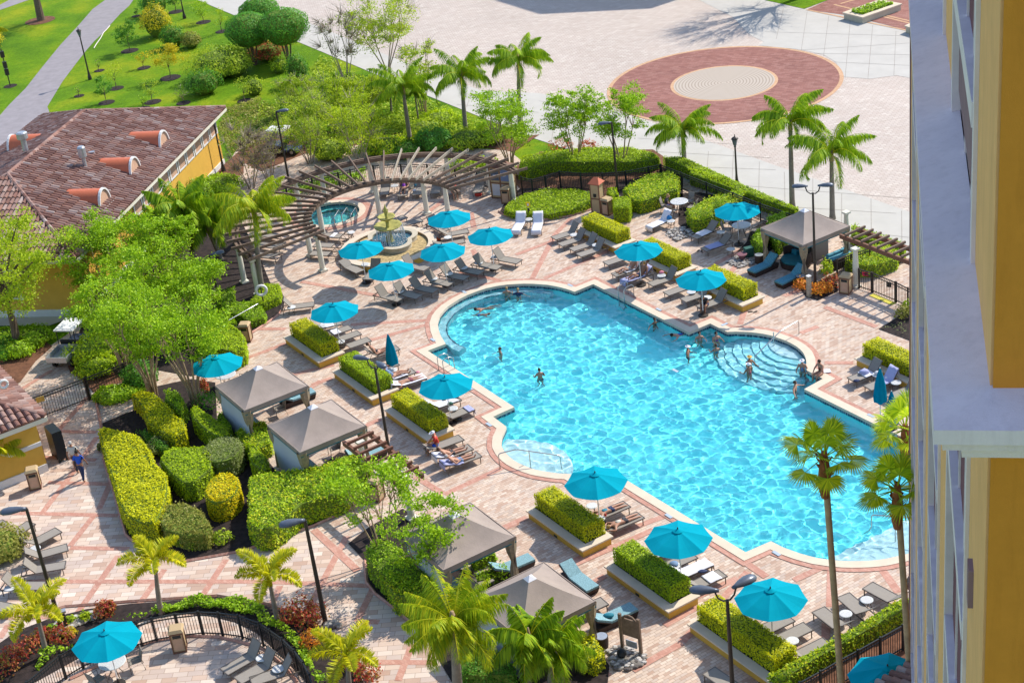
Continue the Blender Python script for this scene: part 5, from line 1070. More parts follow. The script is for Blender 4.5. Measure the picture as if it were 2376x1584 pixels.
def hiproof(par, E, e, n_, L, Wd, ze, pitch, mat=None, seed=1, tw=.30, tl=.42):
    # E: eave corner; e along the long side (L), n_ inward (Wd)
    h = Wd/2*math.tan(pitch); C = [E, E+e*L, E+e*L+n_*Wd, E+n_*Wd]; C = [Vector((c.x, c.y, ze)) for c in C]
    A = E+e*(Wd/2)+n_*(Wd/2); B = E+e*(L-Wd/2)+n_*(Wd/2); A = Vector((A.x, A.y, ze+h)); B = Vector((B.x, B.y, ze+h))
    m = MB(); m.v = [tuple(c) for c in C]+[tuple(A), tuple(B)]; m.f = [(0,1,5,4), (1,2,5), (2,3,4,5), (3,0,4)]; m.f.append((3,2,1,0)); m.build('roof_deck', MT['woodred'], par)
    s = Wd/2/math.cos(pitch); faces = [(C[0], e, n_, L, True), (C[1], n_, -e, Wd, False), (C[2], -e, -n_, L, True), (C[3], -n_, e, Wd, False)]
    for i, (O, ax, inn, ln, trap) in enumerate(faces):
        up = (inn*math.cos(pitch)+Vector((0,0,math.sin(pitch)))).normalized(); nr = Vector(ax).cross(up); nr = nr if nr.z > 0 else -nr
        poly = [(0, 0), (ln, 0), (ln-Wd/2, s), (Wd/2, s)] if trap else [(0, 0), (ln, 0), (ln/2, s)]
        tiles('roof_tiles', par, O+Vector((0,0,.02)), Vector(ax), up, nr, poly, tw, tl, seed+i)
    for a, b in [(C[0], A), (C[3], A), (C[1], B), (C[2], B), (A, B)]: ridge(par, Vector(a)+Vector((0,0,.08)), Vector(b)+Vector((0,0,.08)))
    return C, A, B, h
# ------------------------------------------------------------------ long tiled pavilion at the left
ea = R(-104); eb_ = Vector((math.cos(ea), math.sin(ea), 0)); nb = Vector((-math.cos(ea-PI/2)*-1*-1, 0, 0)); nb = Vector((math.cos(R(166)), math.sin(R(166)), 0)); ZE = 4.0
E1 = G(523, 251, ZE); S_ = G(158, 594, ZE); LEN = (S_-E1).dot(eb_)+.6; WID = 14.4; pit = R(20)
pav = empty('tiled_pavilion', (0,0,0), 0, 'long yellow building with a brown barrel tile hip roof at the left', 'building')
Cn, RA, RB, rh = hiproof(pav, E1, eb_, nb, LEN, WID, ZE, pit, seed=3, tw=.29, tl=.55)
ins = .65; W0 = [E1+eb_*ins+nb*ins, E1+eb_*(LEN-ins)+nb*ins, E1+eb_*(LEN-ins)+nb*(WID-ins), E1+eb_*ins+nb*(WID-ins)]
MB().prism(W0, 0, ZE-.03).build('wall', MT['stucco'], pav)
m = MB()
for a, b in ((0,1),(1,2),(3,0)): m.bar(Vector((*(E1+eb_*(0 if a != 1 else LEN))[:2], 0)) if False else Vector((Cn[a].x, Cn[a].y, ZE-.08)), Vector((Cn[b].x, Cn[b].y, ZE-.08)), .16, .20)
m.build('fascia', MT['column'], pav)
m = MB(); m.bar(Vector((W0[1].x, W0[1].y, .25))-nb*.0, Vector((W0[2].x, W0[2].y, .25)), .16, .5); m.bar(Vector((W0[0].x, W0[0].y, .2)), Vector((W0[1].x, W0[1].y, .2)), .16, .4); m.build('plinth', MT['white'], pav)
for i in range(11):
    c_ = W0[0]+eb_*(.9+i*1.55)-nb*.02
    if i < 10:
        w_ = MB().box((c_.x, c_.y, 3.05), (1.15, .06, .95), rz=ea).build('wall_panel', MT['tan'], pav)
        f = MB(); 
        for dx in (-.62, .62): q = c_+eb_*dx; f.box((q.x, q.y, 3.05), (.14, .14, 1.2), rz=ea)
        f.box((c_.x, c_.y, 2.5), (1.36, .12, .10), rz=ea); f.build('frame', MT['white'], w_)
# window in the shaded end wall
c_ = W0[1]+nb*4.6+eb_*.02; m = MB().box((c_.x, c_.y, 2.2), (1.5, .10, 1.7), rz=R(166)).build('window', MT['mauve'], pav); f = MB()
for s in (-1, 1): q = c_+nb*.82*s; f.box((q.x, q.y, 2.2), (.16, .2, 2.0), rz=R(166))
f.box((c_.x, c_.y, 3.15), (1.8, .2, .16), rz=R(166)); f.box((c_.x, c_.y, 1.3), (1.9, .24, .12), rz=R(166)); f.build('frame', MT['white'], m)
# barrel dormers
def on_plane(k, x, y):   # point on the east slope seen at a pixel
    P0 = Cn[0]; nr = eb_.cross((nb*math.cos(pit)+Vector((0,0,math.sin(pit))))); d = Vector(ray(*px(k, x, y))); t = (P0-Vector((0,0,CZ))).dot(nr)/d.dot(nr); return Vector((0,0,CZ))+d*t
def west_plane(k, x, y):
    P0 = Cn[3]; up = (-nb*math.cos(pit)+Vector((0,0,math.sin(pit)))); nr = eb_.cross(up); d = Vector(ray(*px(k, x, y))); t = (P0-Vector((0,0,CZ))).dot(nr)/d.dot(nr); return Vector((0,0,CZ))+d*t
def dormer(front, out, lab):
    L = 3.3; r0 = .80; zk = 1.36; m = MB(); K = 12
    back = front-out*L+Vector((0,0,L*math.tan(pit)))
    n_ = Vector((-out.y, out.x, 0))
    for q, zz in ((front, 0), (front-out*L, 0)):
        for k in range(K+1): t = PI*k/K; m.v.append(tuple(q+n_*r0*math.cos(t)+Vector((0,0,-.05+r0*zk*math.sin(t)))))
    for k in range(K): m.f.append((k, k+1, K+1+k+1, K+1+k))
    m.build('dormer', MT['salmon'], pav, True)
    d_ = [o for o in bpy.data.objects if o.parent == pav and o.name.startswith('dormer')][-1]
    a = MB(); 
    for k in range(K+1):
        t = PI*k/K
        for rr in (r0+.02, r0-.06):
            for off in (.03, -.12): a.v.append(tuple(front+out*off+n_*rr*math.cos(t)+Vector((0,0,-.02+rr*zk*math.sin(t)))))
    for k in range(K): b = k*4; a.f += [(b, b+4, b+6, b+2), (b+1, b+3, b+7, b+5), (b, b+1, b+5, b+4), (b+2, b+6, b+7, b+3)]
    a.build('dormer_arch', MT['white'], d_); f = MB(); f.v = [tuple(front-out*.06+n_*(r0-.1)*math.cos(PI*k/K)+Vector((0,0,(r0-.1)*zk*math.sin(PI*k/K)))) for k in range(K+1)]; f.f = [tuple(range(K+1))]; f.build('dormer_panel', MT['tan'], d_)
    s = MB().bar(front+out*.15+n_*.8+Vector((0,0,-.0)), front+out*.15-n_*.8, .3, .05); s.build('flashing', MT['white'], d_)
for k, x, y in (('a', 1505, 1325), ('a', 1240, 1570), ('L', 965, 290)): dormer(on_plane(k, x, y), -nb, '')
dormer(E1+eb_*9.5+nb*(WID-2.6)+Vector((0,0,2.6*math.tan(pit))), nb, '')
def vent(p, lab, h, r):
    r_ = empty('roof_vent', p, 0, lab, 'roof vent', 'steel vents on the big roof'); MB().lathe((0,0,-.3), [(r*.5, 0), (r*.5, h*.75)], 14).build('pipe', MT['galv'], r_); MB().lathe((0,0,h*.42), [(r*.6, 0), (r, .08), (r, h*.4), (r*.7, h*.46)], 14).build('cap', MT['galv'], r_)
vent(on_plane('a', 780, 1530), 'slim rusty vent pipe with a drum cap on the big tiled roof', 1.7, .26); vent(on_plane('a', 225, 1330), 'squat double ringed white vent near the left frame edge on the big roof', 1.1, .36)
m = MB(); q = on_plane('a', 830, 1410); m.box(tuple(q+Vector((0,0,.1))), (.5, .25, .25)); tag(m.build('roof_bracket', MT['galv']), 'small metal bracket beside the slim vent on the big roof', 'bracket')
# ------------------------------------------------------------------ small yellow service building
ZS = 3.1; C0 = g('M', 415, 655, ZS); e1 = (g('M', 0, 235, ZS)-C0); e2 = (g('M', 60, 780, ZS)-C0); e1 = e1.normalized(); e2 = Vector((-e1.y, e1.x, 0)); e2 = e2 if e2.dot(g('M', 60, 780, ZS)-C0) > 0 else -e2
svc = empty('service_building', (0,0,0), 0, 'small yellow building with a tiled hip roof at the left edge', 'building')
Cs, sA, sB, sh = hiproof(svc, C0, e1, e2, 9.0, 6.0, ZS, R(24), seed=9, tw=.34, tl=.42)
iw = .45; WS = [C0+e1*iw+e2*iw, C0+e1*(9-iw)+e2*iw, C0+e1*(9-iw)+e2*(6-iw), C0+e1*iw+e2*(6-iw)]; MB().prism(WS, 0, ZS-.02).build('wall', MT['stucco'], svc)
m = MB(); 
for a, b in ((0,1),(0,3)): m.bar(Vector((Cs[a].x, Cs[a].y, ZS-.1)), Vector((Cs[b].x, Cs[b].y, ZS-.1)), .14, .24)
m.build('fascia', MT['column'], svc)
m = MB(); a = WS[0]; b = WS[3]; m.bar(Vector((a.x, a.y, .22)), Vector((b.x, b.y, .22)), .14, .44); m.bar(Vector((a.x, a.y, 1.62)), Vector((a.x+e2.x*1.6, a.y+e2.y*1.6, 1.62)), .14, .22); m.bar(Vector((a.x+e2.x*1.6, a.y+e2.y*1.6, 1.62)), Vector((a.x+e2.x*2.4, a.y+e2.y*2.4, 2.2)), .14, .2); m.build('trim_band', MT['white'], svc)
q = a+e2*.95-e1*.03; m = MB(); K = 20
rv = e2
m.tube([tuple(q+rv*.2*math.cos(2*PI*k/K)+Vector((0,0,2.25+.2*math.sin(2*PI*k/K)))) for k in range(K+1)], .06, 6, cap=False); m.build('ring_ornament', MT['white'], svc)
q = a+e1*.75-e2*.03; MB().box((q.x, q.y, 1.1), (1.1, .08, 2.2), rz=math.atan2(e1.y, e1.x)).build('door', MT['woodred'], svc)
q = C0+e1*1.2-e2*.45; q.z = 0; r_ = empty('wheeled_cart', (q.x, q.y, .036), math.atan2(e1.y, e1.x), 'tall dark slatted cart on castors beside the small yellow building', 'cart'); MB().box((0,0,.95), (1.1, .5, 1.55)).build('body', MT['black'], r_); m = MB()
for i in range(6): m.box((0, -.26, .35+i*.25), (1.06, .02, .19))
m.build('slats', col('slate_panel', (.035,.04,.055)), r_); MB().box((-.15, -.275, 1.55), (.25, .01, .08)).build('label_plate', MT['galv'], r_)
for x in (-.48, .48):
    for y in (-.2, .2): MB().lathe((x, y, .0), [(.06, 0), (.06, .14)], 10).build('wheel', MT['black'], r_)
# ------------------------------------------------------------------ golf carts
def cart(p, rz, lab, bed=True, roofc='white'):
    r_ = empty('golf_cart', (p.x, p.y, .036), rz, lab, 'golf cart', 'golf carts'); 
    b = MB(); b.box((.75, 0, .48), (1.1, 1.15, .5)); b.box((0, 0, .32), (2.6, 1.05, .16)); b.build('body', col('slate_blue', (.05,.07,.12), .35), r_)
    MB().box((0,0,.62), (.5, 1.1, .16)).build('seat', MT['black'], r_); MB().box((-.25,0,.9), (.12, 1.1, .45)).build('backrest', MT['black'], r_)
    m = MB(); m.box((.15,0,1.88), (1.55, 1.2, .07)); m.box((.15,0,1.93), (1.3, 1.0, .05)); m.build('roof', MT[roofc], r_)
    for x in (-.5, .85):
        for y in (-.54, .54): MB().bar((x, y, .5), (x*.95, y, 1.86), .04, .04, up=(1,0,0)).build('post', MT['black'], r_)
    if bed:
        m = MB(); m.box((-1.25, 0, .62), (1.5, 1.25, .06)); 
        for y in (-.62, .62): m.box((-1.25, y, .78), (1.5, .05, .28))
        m.box((-2.0, 0, .78), (.05, 1.25, .28)); m.box((-.5, 0, .8), (.05, 1.25, .35)); m.build('cargo_bed', MT['galv'], r_)
    for x in (.85, -1.3 if bed else -.9):
        for y in (-.55, .55):
            w_ = MB(); w_.lathe((0,0,-.09), [(.24, 0), (.27, .05), (.27, .13), (.24, .18)], 18); o = w_.build('wheel', MT['black'], r_); o.location = (x, y, .27); o.rotation_euler = (PI/2, 0, 0); h_ = MB().lathe((0,0,-.1), [(.13, 0), (.13, .2)], 12).build('rim', MT['galv'], o)
    MB().tube([(.55, .3, .75), (.35, .3, .98)], .02, 6).build('steering_column', MT['black'], r_)
qb = g('M', 575, 110, .6); cart(Vector((qb.x+1.25*math.cos(R(74)), qb.y+1.25*math.sin(R(74)), 0)), R(74), 'golf cart with a pale roof and grey cargo bed by the small building'); cart(g('b', 235, 1395), R(160), 'golf cart with a white roof mostly hidden by bushes behind the curved pergola', False)
# ------------------------------------------------------------------ hotel wing at the right, seen almost along its face
fa = R(75.5); fe = Vector((math.cos(fa), math.sin(fa), 0)); fr2 = Vector((math.sin(fa), -math.cos(fa), 0))
def fp(s, t, z=0): q = fe*s+fr2*t; return Vector((q.x, q.y, z))
wing = empty('hotel_wing', fp(13.5, 1), 0, 'tall ochre hotel wing with white ledges filling the right side', 'building'); wl = fp(13.5, 1)
def fbox(mb, s0, s1, t0, t1, z0, z1):
    P = [fp(s0, t0)-wl, fp(s1, t0)-wl, fp(s1, t1)-wl, fp(s0, t1)-wl]; return mb.prism([(p.x, p.y) for p in P], z0, z1)
fbox(MB(), 13.5, 49, 1.36, 9, 0, 60).build('back_wall', MT['mauve'], wing)
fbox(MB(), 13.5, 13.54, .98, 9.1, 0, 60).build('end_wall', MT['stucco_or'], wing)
tw_ = lambda s: .96-.08*(s-13.5)/35.5
bays = [(16.4, 20.9), (24.4, 28.9), (32.4, 36.9), (40.4, 44.9)]; edges = [13.56]+[x for b_ in bays for x in b_]+[49.0]
for i in range(0, len(edges), 2):
    s0, s1 = edges[i], edges[i+1]; t0 = tw_((s0+s1)/2); a_ = s0+(.2 if i else 0); b_ = s1-(.2 if i < 8 else 0)
    fbox(MB(), a_, b_, t0, 1.36, 0, 60).build('pier', MT['stucco_lt'], wing)
    if i: fbox(MB(), s0, a_, t0-.045, 1.36, 0, 60).build('pier_trim', MT['trim'], wing)
    if i < 8: fbox(MB(), b_, s1, t0-.045, 1.36, 0, 60).build('pier_trim', MT['trim'], wing)
for s0, s1 in bays:
    t0 = tw_((s0+s1)/2)
    for f_ in np.arange(.2, 58, 3.3):
        w_ = fbox(MB(), s0, s1, t0+.07, 1.36, f_+.9, f_+2.75).build('window', MT['mauve'], wing)
        fr3 = MB(); [fbox(fr3, q-.04, q+.04, t0+.04, t0+.068, f_+.9, f_+2.75) for q in (s0+1.5, s0+3.0)]; fbox(fr3, s0+1.5, s0+3.0, t0+.04, t0+.068, f_+2.67, f_+2.75); fr3.build('frame', MT['trim'], w_)
        fbox(MB(), s0, s1, t0-.05, 1.36, f_+.62, f_+.898).build('window_sill', MT['trim'], wing); fbox(MB(), s0, s1, t0+.03, 1.36, f_+2.752, f_+3.918).build('spandrel', MT['lilac'], wing)
fbox(MB(), 48.7, 49.02, .84, 1.4, 0, 60).build('corner_trim', MT['lilac'], wing)
# big ledge with moulded underside, wrapping round the near corner
def ledge(t_o, s_n, z0, z1, name, tin=1.0, sloped=False):
    m = MB(); P = [fp(50, t_o)-wl, fp(s_n, t_o)-wl, fp(s_n, 9.3)-wl, fp(13.52, 9.3)-wl, fp(13.52, tin)-wl, fp(50, tin)-wl]
    dz = [0, 0, 0, .13, .13, .13] if sloped else [0]*6
    n = 6; m.v = [(p.x, p.y, z0) for p in P]+[(p.x, p.y, z1+d) for p, d in zip(P, dz)]
    for i in range(n): j = (i+1) % n; m.f.append((i, j, n+j, n+i))
    m.f += [(n+0, n+5, n+4, n+1)[::-1], (n+1, n+4, n+3, n+2)[::-1], (0, 1, 4, 5)[::-1], (1, 2, 3, 4)[::-1]]; m.build(name, MT['ledge'], wing)
ledge(.44, 12.95, 32.10, 32.25, 'ledge', sloped=True); ledge(.52, 13.05, 31.98, 32.098, 'ledge_moulding'); ledge(.70, 13.22, 31.80, 31.978, 'ledge_moulding')
for z in (18.6, 5.4): 
    m = fbox(MB(), 13.3, 49.1, .80, 1.3, z, z+.22)
for z, s in ((36.5, 15.6), (28.6, 15.2), (25, 15.4)): fbox(MB(), s, s+.25, .90, 1.0, z, z+.5).build('wall_lamp', MT['lilac'], wing)
for z, s in ((31.0, 15), ): fbox(MB(), s, s+.12, .93, 1.0, z-4, z-3.6).build('wall_lamp', MT['lilac'], wing)
# porch roof just in sight at the foot of the wing
pc = g('F', 1880, 1480, 3.6); po = empty('porch_roof', (0,0,0), 0, 'terracotta tiled porch roof at the lower right foot of the hotel wing', 'roof')
ax = (g('F', 2010, 1410, 3.6)-g('F', 1750, 1567, 3.6)).normalized(); inn = Vector((ax.y, -ax.x, 0)); O = g('F', 1750, 1567, 3.6)-ax*2; up = (inn*math.cos(R(20))+Vector((0,0,math.sin(R(20))))); nr = ax.cross(up); nr = nr if nr.z > 0 else -nr
tiles('roof_tiles', po, O, ax, up, nr, [(0,0),(8,0),(8,3),(0,3)], .34, .45, 21); MB().bar(O+inn*.1-Vector((0,0,.12)), O+ax*8+inn*.1-Vector((0,0,.12)), .2, .2).build('fascia', MT['column'], po)
MB().prism([(q.x, q.y) for q in (O+inn*.5, O+ax*8+inn*.5, O+ax*8+inn*3, O+inn*3)], 0, 3.4).build('wall', MT['stucco'], po)
q = at_y(*px('F', 1995, 650), 50.5); r_ = empty('floodlight', q, 0, 'small dark floodlight fixed near the edge of the hotel wing', 'light'); MB().box((0,0,0), (.16, .25, .5), m=Matrix.Rotation(.5, 3, 'Y')).build('housing', MT['wood'], r_)
# ------------------------------------------------------------------ neighbours above the frame whose shadows reach the plaza
sdir = Vector((math.cos(R(35.5)), math.sin(R(35.5)), 0)); hb = 22; off = sdir*(hb/math.tan(R(43.5)))
pA, pB, pC = G(1251.7, 34)+off, G(1510, 21)+off, G(1573, 0)+off; pD = G(1200, 18)+off
d1 = (pD-pA).normalized(); d3 = (pC-pB).normalized()
fpA = [pA, pB, pB+d3*30, pB+d3*30+Vector((-10,30,0)), pA+d1*40+Vector((0,20,0)), pA+d1*40]
bd = empty('neighbour_building', (pA.x, pA.y, 0), 0, 'ochre hotel block beyond the plaza, known only by its shadow', 'building'); MB().prism([(p.x-pA.x, p.y-pA.y) for p in fpA], 0, hb).build('wall', MT['stucco'], bd)
for f_ in range(6):
    for i in range(7):
        q = pA.lerp(pB, (i+.5)/7)-pA; dn = Vector((0,-1,0)); MB().box((q.x, q.y-.02, 2+f_*3.4), (1.2, .1, 1.6), rz=ang(pA, pB)).build('window', MT['mauve'], bd)
# raised planters on the brick terrace
def tplant(pts, label, fl):
    P = [g('d', x, y, .55) for x, y in pts]; P = [Vector((p.x, p.y)) for p in P]
    if sum(P[i].x*P[(i+1)%4].y-P[(i+1)%4].x*P[i].y for i in range(4)) < 0: P = P[::-1]
    r_ = empty('planter_box', (0,0,0), 0, label, 'planter', 'stone planters on the brick terrace'); I_ = offset_poly(P, -.5); kerb_ = MB().prism(offset_poly(P, -.08), .03, .50); kerb_.build('box', MT['stone'], r_)
    m = MB(); n = 4; m.v = [(p.x, p.y, .60) for p in P]+[(p.x, p.y, .60) for p in I_]+[(p.x, p.y, .5) for p in P]+[(p.x, p.y, .5) for p in I_]
    for i in range(4): j = (i+1) % 4; m.f += [(i, j, n+j, n+i), (2*n+i, 2*n+j, j, i), (n+i, n+j, 3*n+j, 3*n+i)]
    m.build('rim', MT['coping'], r_); hedge('planter_plants', I_, .5, .78, LM['tree'], fl, 'plants', dens=60, size=.22)
tplant([(700,120),(885,165),(1245,40),(1040,0)], 'long cream planter box on the brick terrace at the top right', 'bright green plants filling the long cream terrace planter')
tplant([(1265,240),(1420,290),(1700,180),(1500,130)], 'cream planter corner peeking out left of the hotel ledge', 'green plants in the planter beside the hotel ledge')
# ------------------------------------------------------------------ trees, palms, shrubs
def limbs(mb, base, tips, r0, rng, vase=True):
    for t in tips:
        d = Vector(t)-Vector(base); m1 = Vector(base)+d*.35+Vector((rng.uniform(-.2,.2), rng.uniform(-.2,.2), d.length*.08)); m2 = Vector(base)+d*.7+Vector((rng.uniform(-.2,.2), rng.uniform(-.2,.2), d.length*.05))
        mb.tube([base, tuple(m1), tuple(m2), tuple(t)], [r0, r0*.75, r0*.5, r0*.2], 6)
def crown_tree(p, h, rad, mat, label, name='tree', bark='bark', n=5200, size=.17, ntr=1, tr=.10, clear=.35, clumps=26, dense=.30, flat=1.0, seed=0, group=None, twigs=0, cat='tree', shape='round', holder=None):
    rng = random.Random(seed+int(h*100)); nr = np.random.default_rng(seed+5)
    r_ = empty(name, (p.x, p.y, 0), 0, label, cat, group); zc = h*clear; H = h-zc; C_ = []
    for i in range(clumps):
        a = rng.uniform(0, 2*PI); u = rng.random()
        if shape == 'vase': z = zc+H*(.15+.82*u**.8); rr = rad*(.35+.65*((z-zc)/H)**.6)*math.sqrt(rng.random()*.85+.15)*(1 if (z-zc)/H < .75 else .75)
        else: z = zc+H*(.08+.86*u); k = (z-zc)/H*2-1; rr = rad*math.sqrt(max(.05, 1-k*k*.9))*math.sqrt(rng.random()*.8+.2)
        C_.append((rr*math.cos(a), rr*math.sin(a), z*flat if flat != 1 else z))
    tk = MB()
    if ntr == 1:
        top = (0, 0, zc+H*.35); tk.tube([(0,0,0), (rng.uniform(-.1,.1), rng.uniform(-.1,.1), zc*.6), (0,0,zc), top], [tr*1.35, tr, tr*.85, tr*.4], 10); limbs(tk, (0,0,zc*.92), C_[::2], tr*.45, rng)
    else:
        for i in range(ntr):
            a = 2*PI*i/ntr+rng.uniform(-.3,.3); b = (.18*math.cos(a), .18*math.sin(a), 0); e = (rad*.42*math.cos(a), rad*.42*math.sin(a), zc+H*.3); tk.tube([b, (b[0]*1.6, b[1]*1.6, zc*.5), e], [tr, tr*.8, tr*.5], 8)
            near = sorted(C_, key=lambda c: (c[0]-e[0])**2+(c[1]-e[1])**2)[:5]; limbs(tk, e, near, tr*.45, rng)
    tk.build('trunk', MT[bark], r_)
    n = int(n*1.7); size = size*.82; per = max(1, n//clumps); cs = []
    for c in C_:
        s = rad*dense*rng.uniform(.9, 1.8); K_ = 9; sub = nr.normal(size=(K_, 3)); sub /= np.linalg.norm(sub, axis=1)[:, None]; sub *= s*nr.uniform(.35, 1.05, (K_, 1)); sub[:, 2] *= .6; q = sub[nr.integers(0, K_, per)]+nr.normal(size=(per, 3))*np.array([.27, .27, .13])*s*.9; cs.append(q+np.array(c))
    c = np.concatenate(cs); nn = np.tile([0, 0, .35], (len(c), 1)); npmesh('crown', leaves(c, size, nn, 1.1, .6, nr), 4, mat, r_)
    if twigs:
        m = MB()
        for i in range(twigs):
            c0 = C_[rng.randrange(len(C_))]; d = Vector((c0[0], c0[1], rad*.5)).normalized(); e = Vector(c0)+Vector((rng.gauss(0,.3), rng.gauss(0,.3), rng.gauss(0,.3)))*rad*.5+d*rad*.3
            m.tube([c0, tuple(e)], [.018, .006], 3, cap=False)
        m.build('twigs', MT['twig'], r_)
    return r_
def bush(p, rad, h, mat, label, n=900, size=.12, seed=0, name='shrub', group=None, cat='shrub', rough=.15, core=True, sx=1.0, z0=0.0, rz=0):
    nr = np.random.default_rng(seed+17); r_ = empty(name, (p.x, p.y, 0), rz, label, cat, group)
    q = nr.normal(size=(n, 3)); q[:, 2] = np.abs(q[:, 2])*.9-.15; q /= np.linalg.norm(q, axis=1)[:, None]; lump = 1+rough*np.sin(q[:, 0]*5+seed)*np.sin(q[:, 1]*6+seed*2)+rough*.6*nr.normal(size=n)*.6
    s = np.clip(.86+.14*nr.random(n), 0, 1)*lump; c = q*s[:, None]*np.array([rad*sx, rad, h*.62])+np.array([0, 0, h*.38+z0]); c[:, 2] = np.maximum(c[:, 2], .04)
    npmesh('foliage', leaves(c, size, q, .8, .6, nr), 4, mat, r_)
    if core: MB().lathe((0,0,z0), [(rad*.35, .0), (rad*.72*min(1, sx), h*.2), (rad*.78*min(1, sx), h*.45), (rad*.55, h*.72), (rad*.15, h*.84)], 10).build('inner_twigs', CORE, r_)
    return r_
def tufts(name, poly, n, h, size, mats, label, cat='ground cover', kind=None, z=.06, seed=0):   # sprawling low planting
    nr = np.random.default_rng(seed+31); P = np.array([(p[0], p[1]) for p in poly]); lo, hi = P.min(0), P.max(0); q = nr.uniform(lo, hi, (n*3, 2)); q = q[inpoly(q, P.tolist())][:n]
    zz = h*(.45+.55*np.sin(q[:, 0]*3.1+seed)*np.sin(q[:, 1]*2.7))*.6+h*.4*nr.random(len(q)); c = np.c_[q, z+np.clip(zz, .03, h)]
    o = npmesh(name, leaves(c, size, np.tile([0,0,1.], (len(c), 1)), 1.0, .6, nr), 4, mats); return tag(o, label, cat, None, kind)
LM['palm_s'] = leafmat('shaggy_palm_leaflet', [(.08,.15,.006),(.20,.28,.008),(.42,.38,.012)], patch=.6, pscale=.8)
# palms --------------------------------------------------------------
def frond(o, az, el0, L, droop, leaf, nr, sta=36, hang=.85, width=.032, plume=False):
    # returns leaflet quads along an arching midrib, and the rib path
    t = np.linspace(0, 1, sta); el = el0-droop*t**1.25; ds = L/(sta-1); x = np.concatenate([[0], np.cumsum(np.cos(el[:-1])*ds)]); z = np.concatenate([[0], np.cumsum(np.sin(el[:-1])*ds)])
    ca, sa = math.cos(az), math.sin(az); C_ = np.c_[x*ca, x*sa, z]+np.array(o); T = np.c_[np.cos(el)*ca, np.cos(el)*sa, np.sin(el)]; S = np.array([-sa, ca, 0.]); out = []
    prof = np.sin(np.clip(.12+t*.95, 0, 1)*PI)**.6; prof[t < .12] *= .2
    k = 4 if plume else 2
    for rep in range(3 if not plume else 6):
        for s in (-1, 1):
            j = nr.random(sta); base = C_+T*(j*ds)[:, None]; hg = hang+nr.normal(0, .18, sta) if not plume else nr.uniform(-.8, .9, sta)
            d = S*s*np.cos(hg)[:, None]+np.array([0, 0, -1.])*np.sin(hg)[:, None]+T*.45; d /= np.linalg.norm(d, axis=1)[:, None]; ln = (leaf*prof*nr.uniform(.75, 1.1, sta))[:, None]
            w = np.cross(d, T); w /= np.linalg.norm(w, axis=1)[:, None]+1e-9; w = w*.3+T*.9; w /= np.linalg.norm(w, axis=1)[:, None]
            tip = base+d*ln+np.array([0, 0, -1.])*ln*.28*(hang > .4); mid_ = base+d*ln*.5
            out.append(np.stack([base, mid_+w*width, tip, mid_-w*width], 1))
    return np.concatenate(out), C_
def palm(p, h, mat, label, nf=15, L=2.7, leaf=.62, seed=0, lean=(0, 0), tr=.16, name='palm_tree', trunk='palmtrunk', plume=False, droop=(1.5, 2.4), group=None, width=.045, shaft=True, up=(.2, 1.25)):
    nr = np.random.default_rng(seed+71); rng = random.Random(seed); r_ = empty(name, (p.x, p.y, 0), 0, label, 'palm', group); top = Vector((lean[0], lean[1], h))
    path = [Vector((lean[0]*t**1.5, lean[1]*t**1.5, h*t)) for t in (0, .1, .3, .5, .7, .9, 1)]; MB().tube(path, [tr*1.35, tr*1.1, tr, tr*.95, tr*.85, tr*.75, tr*.8], 12).build('trunk', MT[trunk], r_, True)
    if shaft: MB().tube([top-Vector((0,0,.1)), top+Vector((0,0,.45)), top+Vector((0,0,.9))], [tr*.95, tr*.8, tr*.35], 10).build('crown_shaft', LM['palm_y'] if plume else MT['barkl'], r_, True)
    Q = []; m = MB()
    for i in range(nf):
        az = i*2.399+rng.uniform(-.25,.25); u = i/max(1, nf-1); el = up[0]+(up[1]-up[0])*(1-u)+rng.uniform(-.12,.12); q, C_ = frond(top+Vector((0,0,.35)), az, el, L*rng.uniform(.85,1.1), rng.uniform(*droop)*(.65+.4*u), leaf, nr, plume=plume, width=width, hang=.95 if not plume else 0)
        Q.append(q); m.tube([tuple(c) for c in C_[::4]], [.03-.0035*q_ for q_ in range(len(C_[::4]))], 4, cap=False)
    npmesh('fronds', np.concatenate(Q), 4, mat, r_); m.build('ribs', LM['palm_y'], r_); return r_
def place_palm(kb, kc, **k):   # base pixel on the ground, crown centre pixel: height and lean follow
    b = g(*kb); c = at_y(*px(*kc), b.y); return b, c.z-.35, (c.x-b.x, 0)
GPQ = 'tall queen palms'
for i, (kb, kc, L, lf, lab, sd_, mt_) in enumerate([(('b',1380,1285), ('b',1310,800), 2.9, .70, 'queen palm rising just behind the curved pergola', 1, 'palm'), (('b',1890,1235), ('b',1845,700), 3.0, .75, 'queen palm on the lawn edge right of the curved pergola', 2, 'palm'), (('c',30,1180), ('c',10,560), 2.8, .75, 'queen palm standing before the pale plaza, third from the left of the lawn', 3, 'palm'),
    (('c',1525,1530), ('c',1505,1190), 2.8, .7, 'queen palm growing from the long hedge below the red ring', 4, 'palm'), (('D',935,325), ('d',225,1120), 2.9, .75, 'left of two queen palms before the plaza near the hotel wall', 5, 'palm'), (('D',1300,425), ('d',600,1400), 3.0, .75, 'right of two queen palms before the plaza near the hotel wall', 6, 'palm'), (('L',2390,1115), ('L',2310,350), 3.0, .85, 'yellow green queen palm over the left part of the curved pergola', 7, 'palm_s')]):
    b, h, ln = place_palm(kb, kc); palm(b, h, LM[mt_], lab, nf=18, L=L*1.08, leaf=lf, seed=sd_, lean=ln, group=GPQ, droop=(1.9, 2.7), width=.032, up=(.3, 1.35))
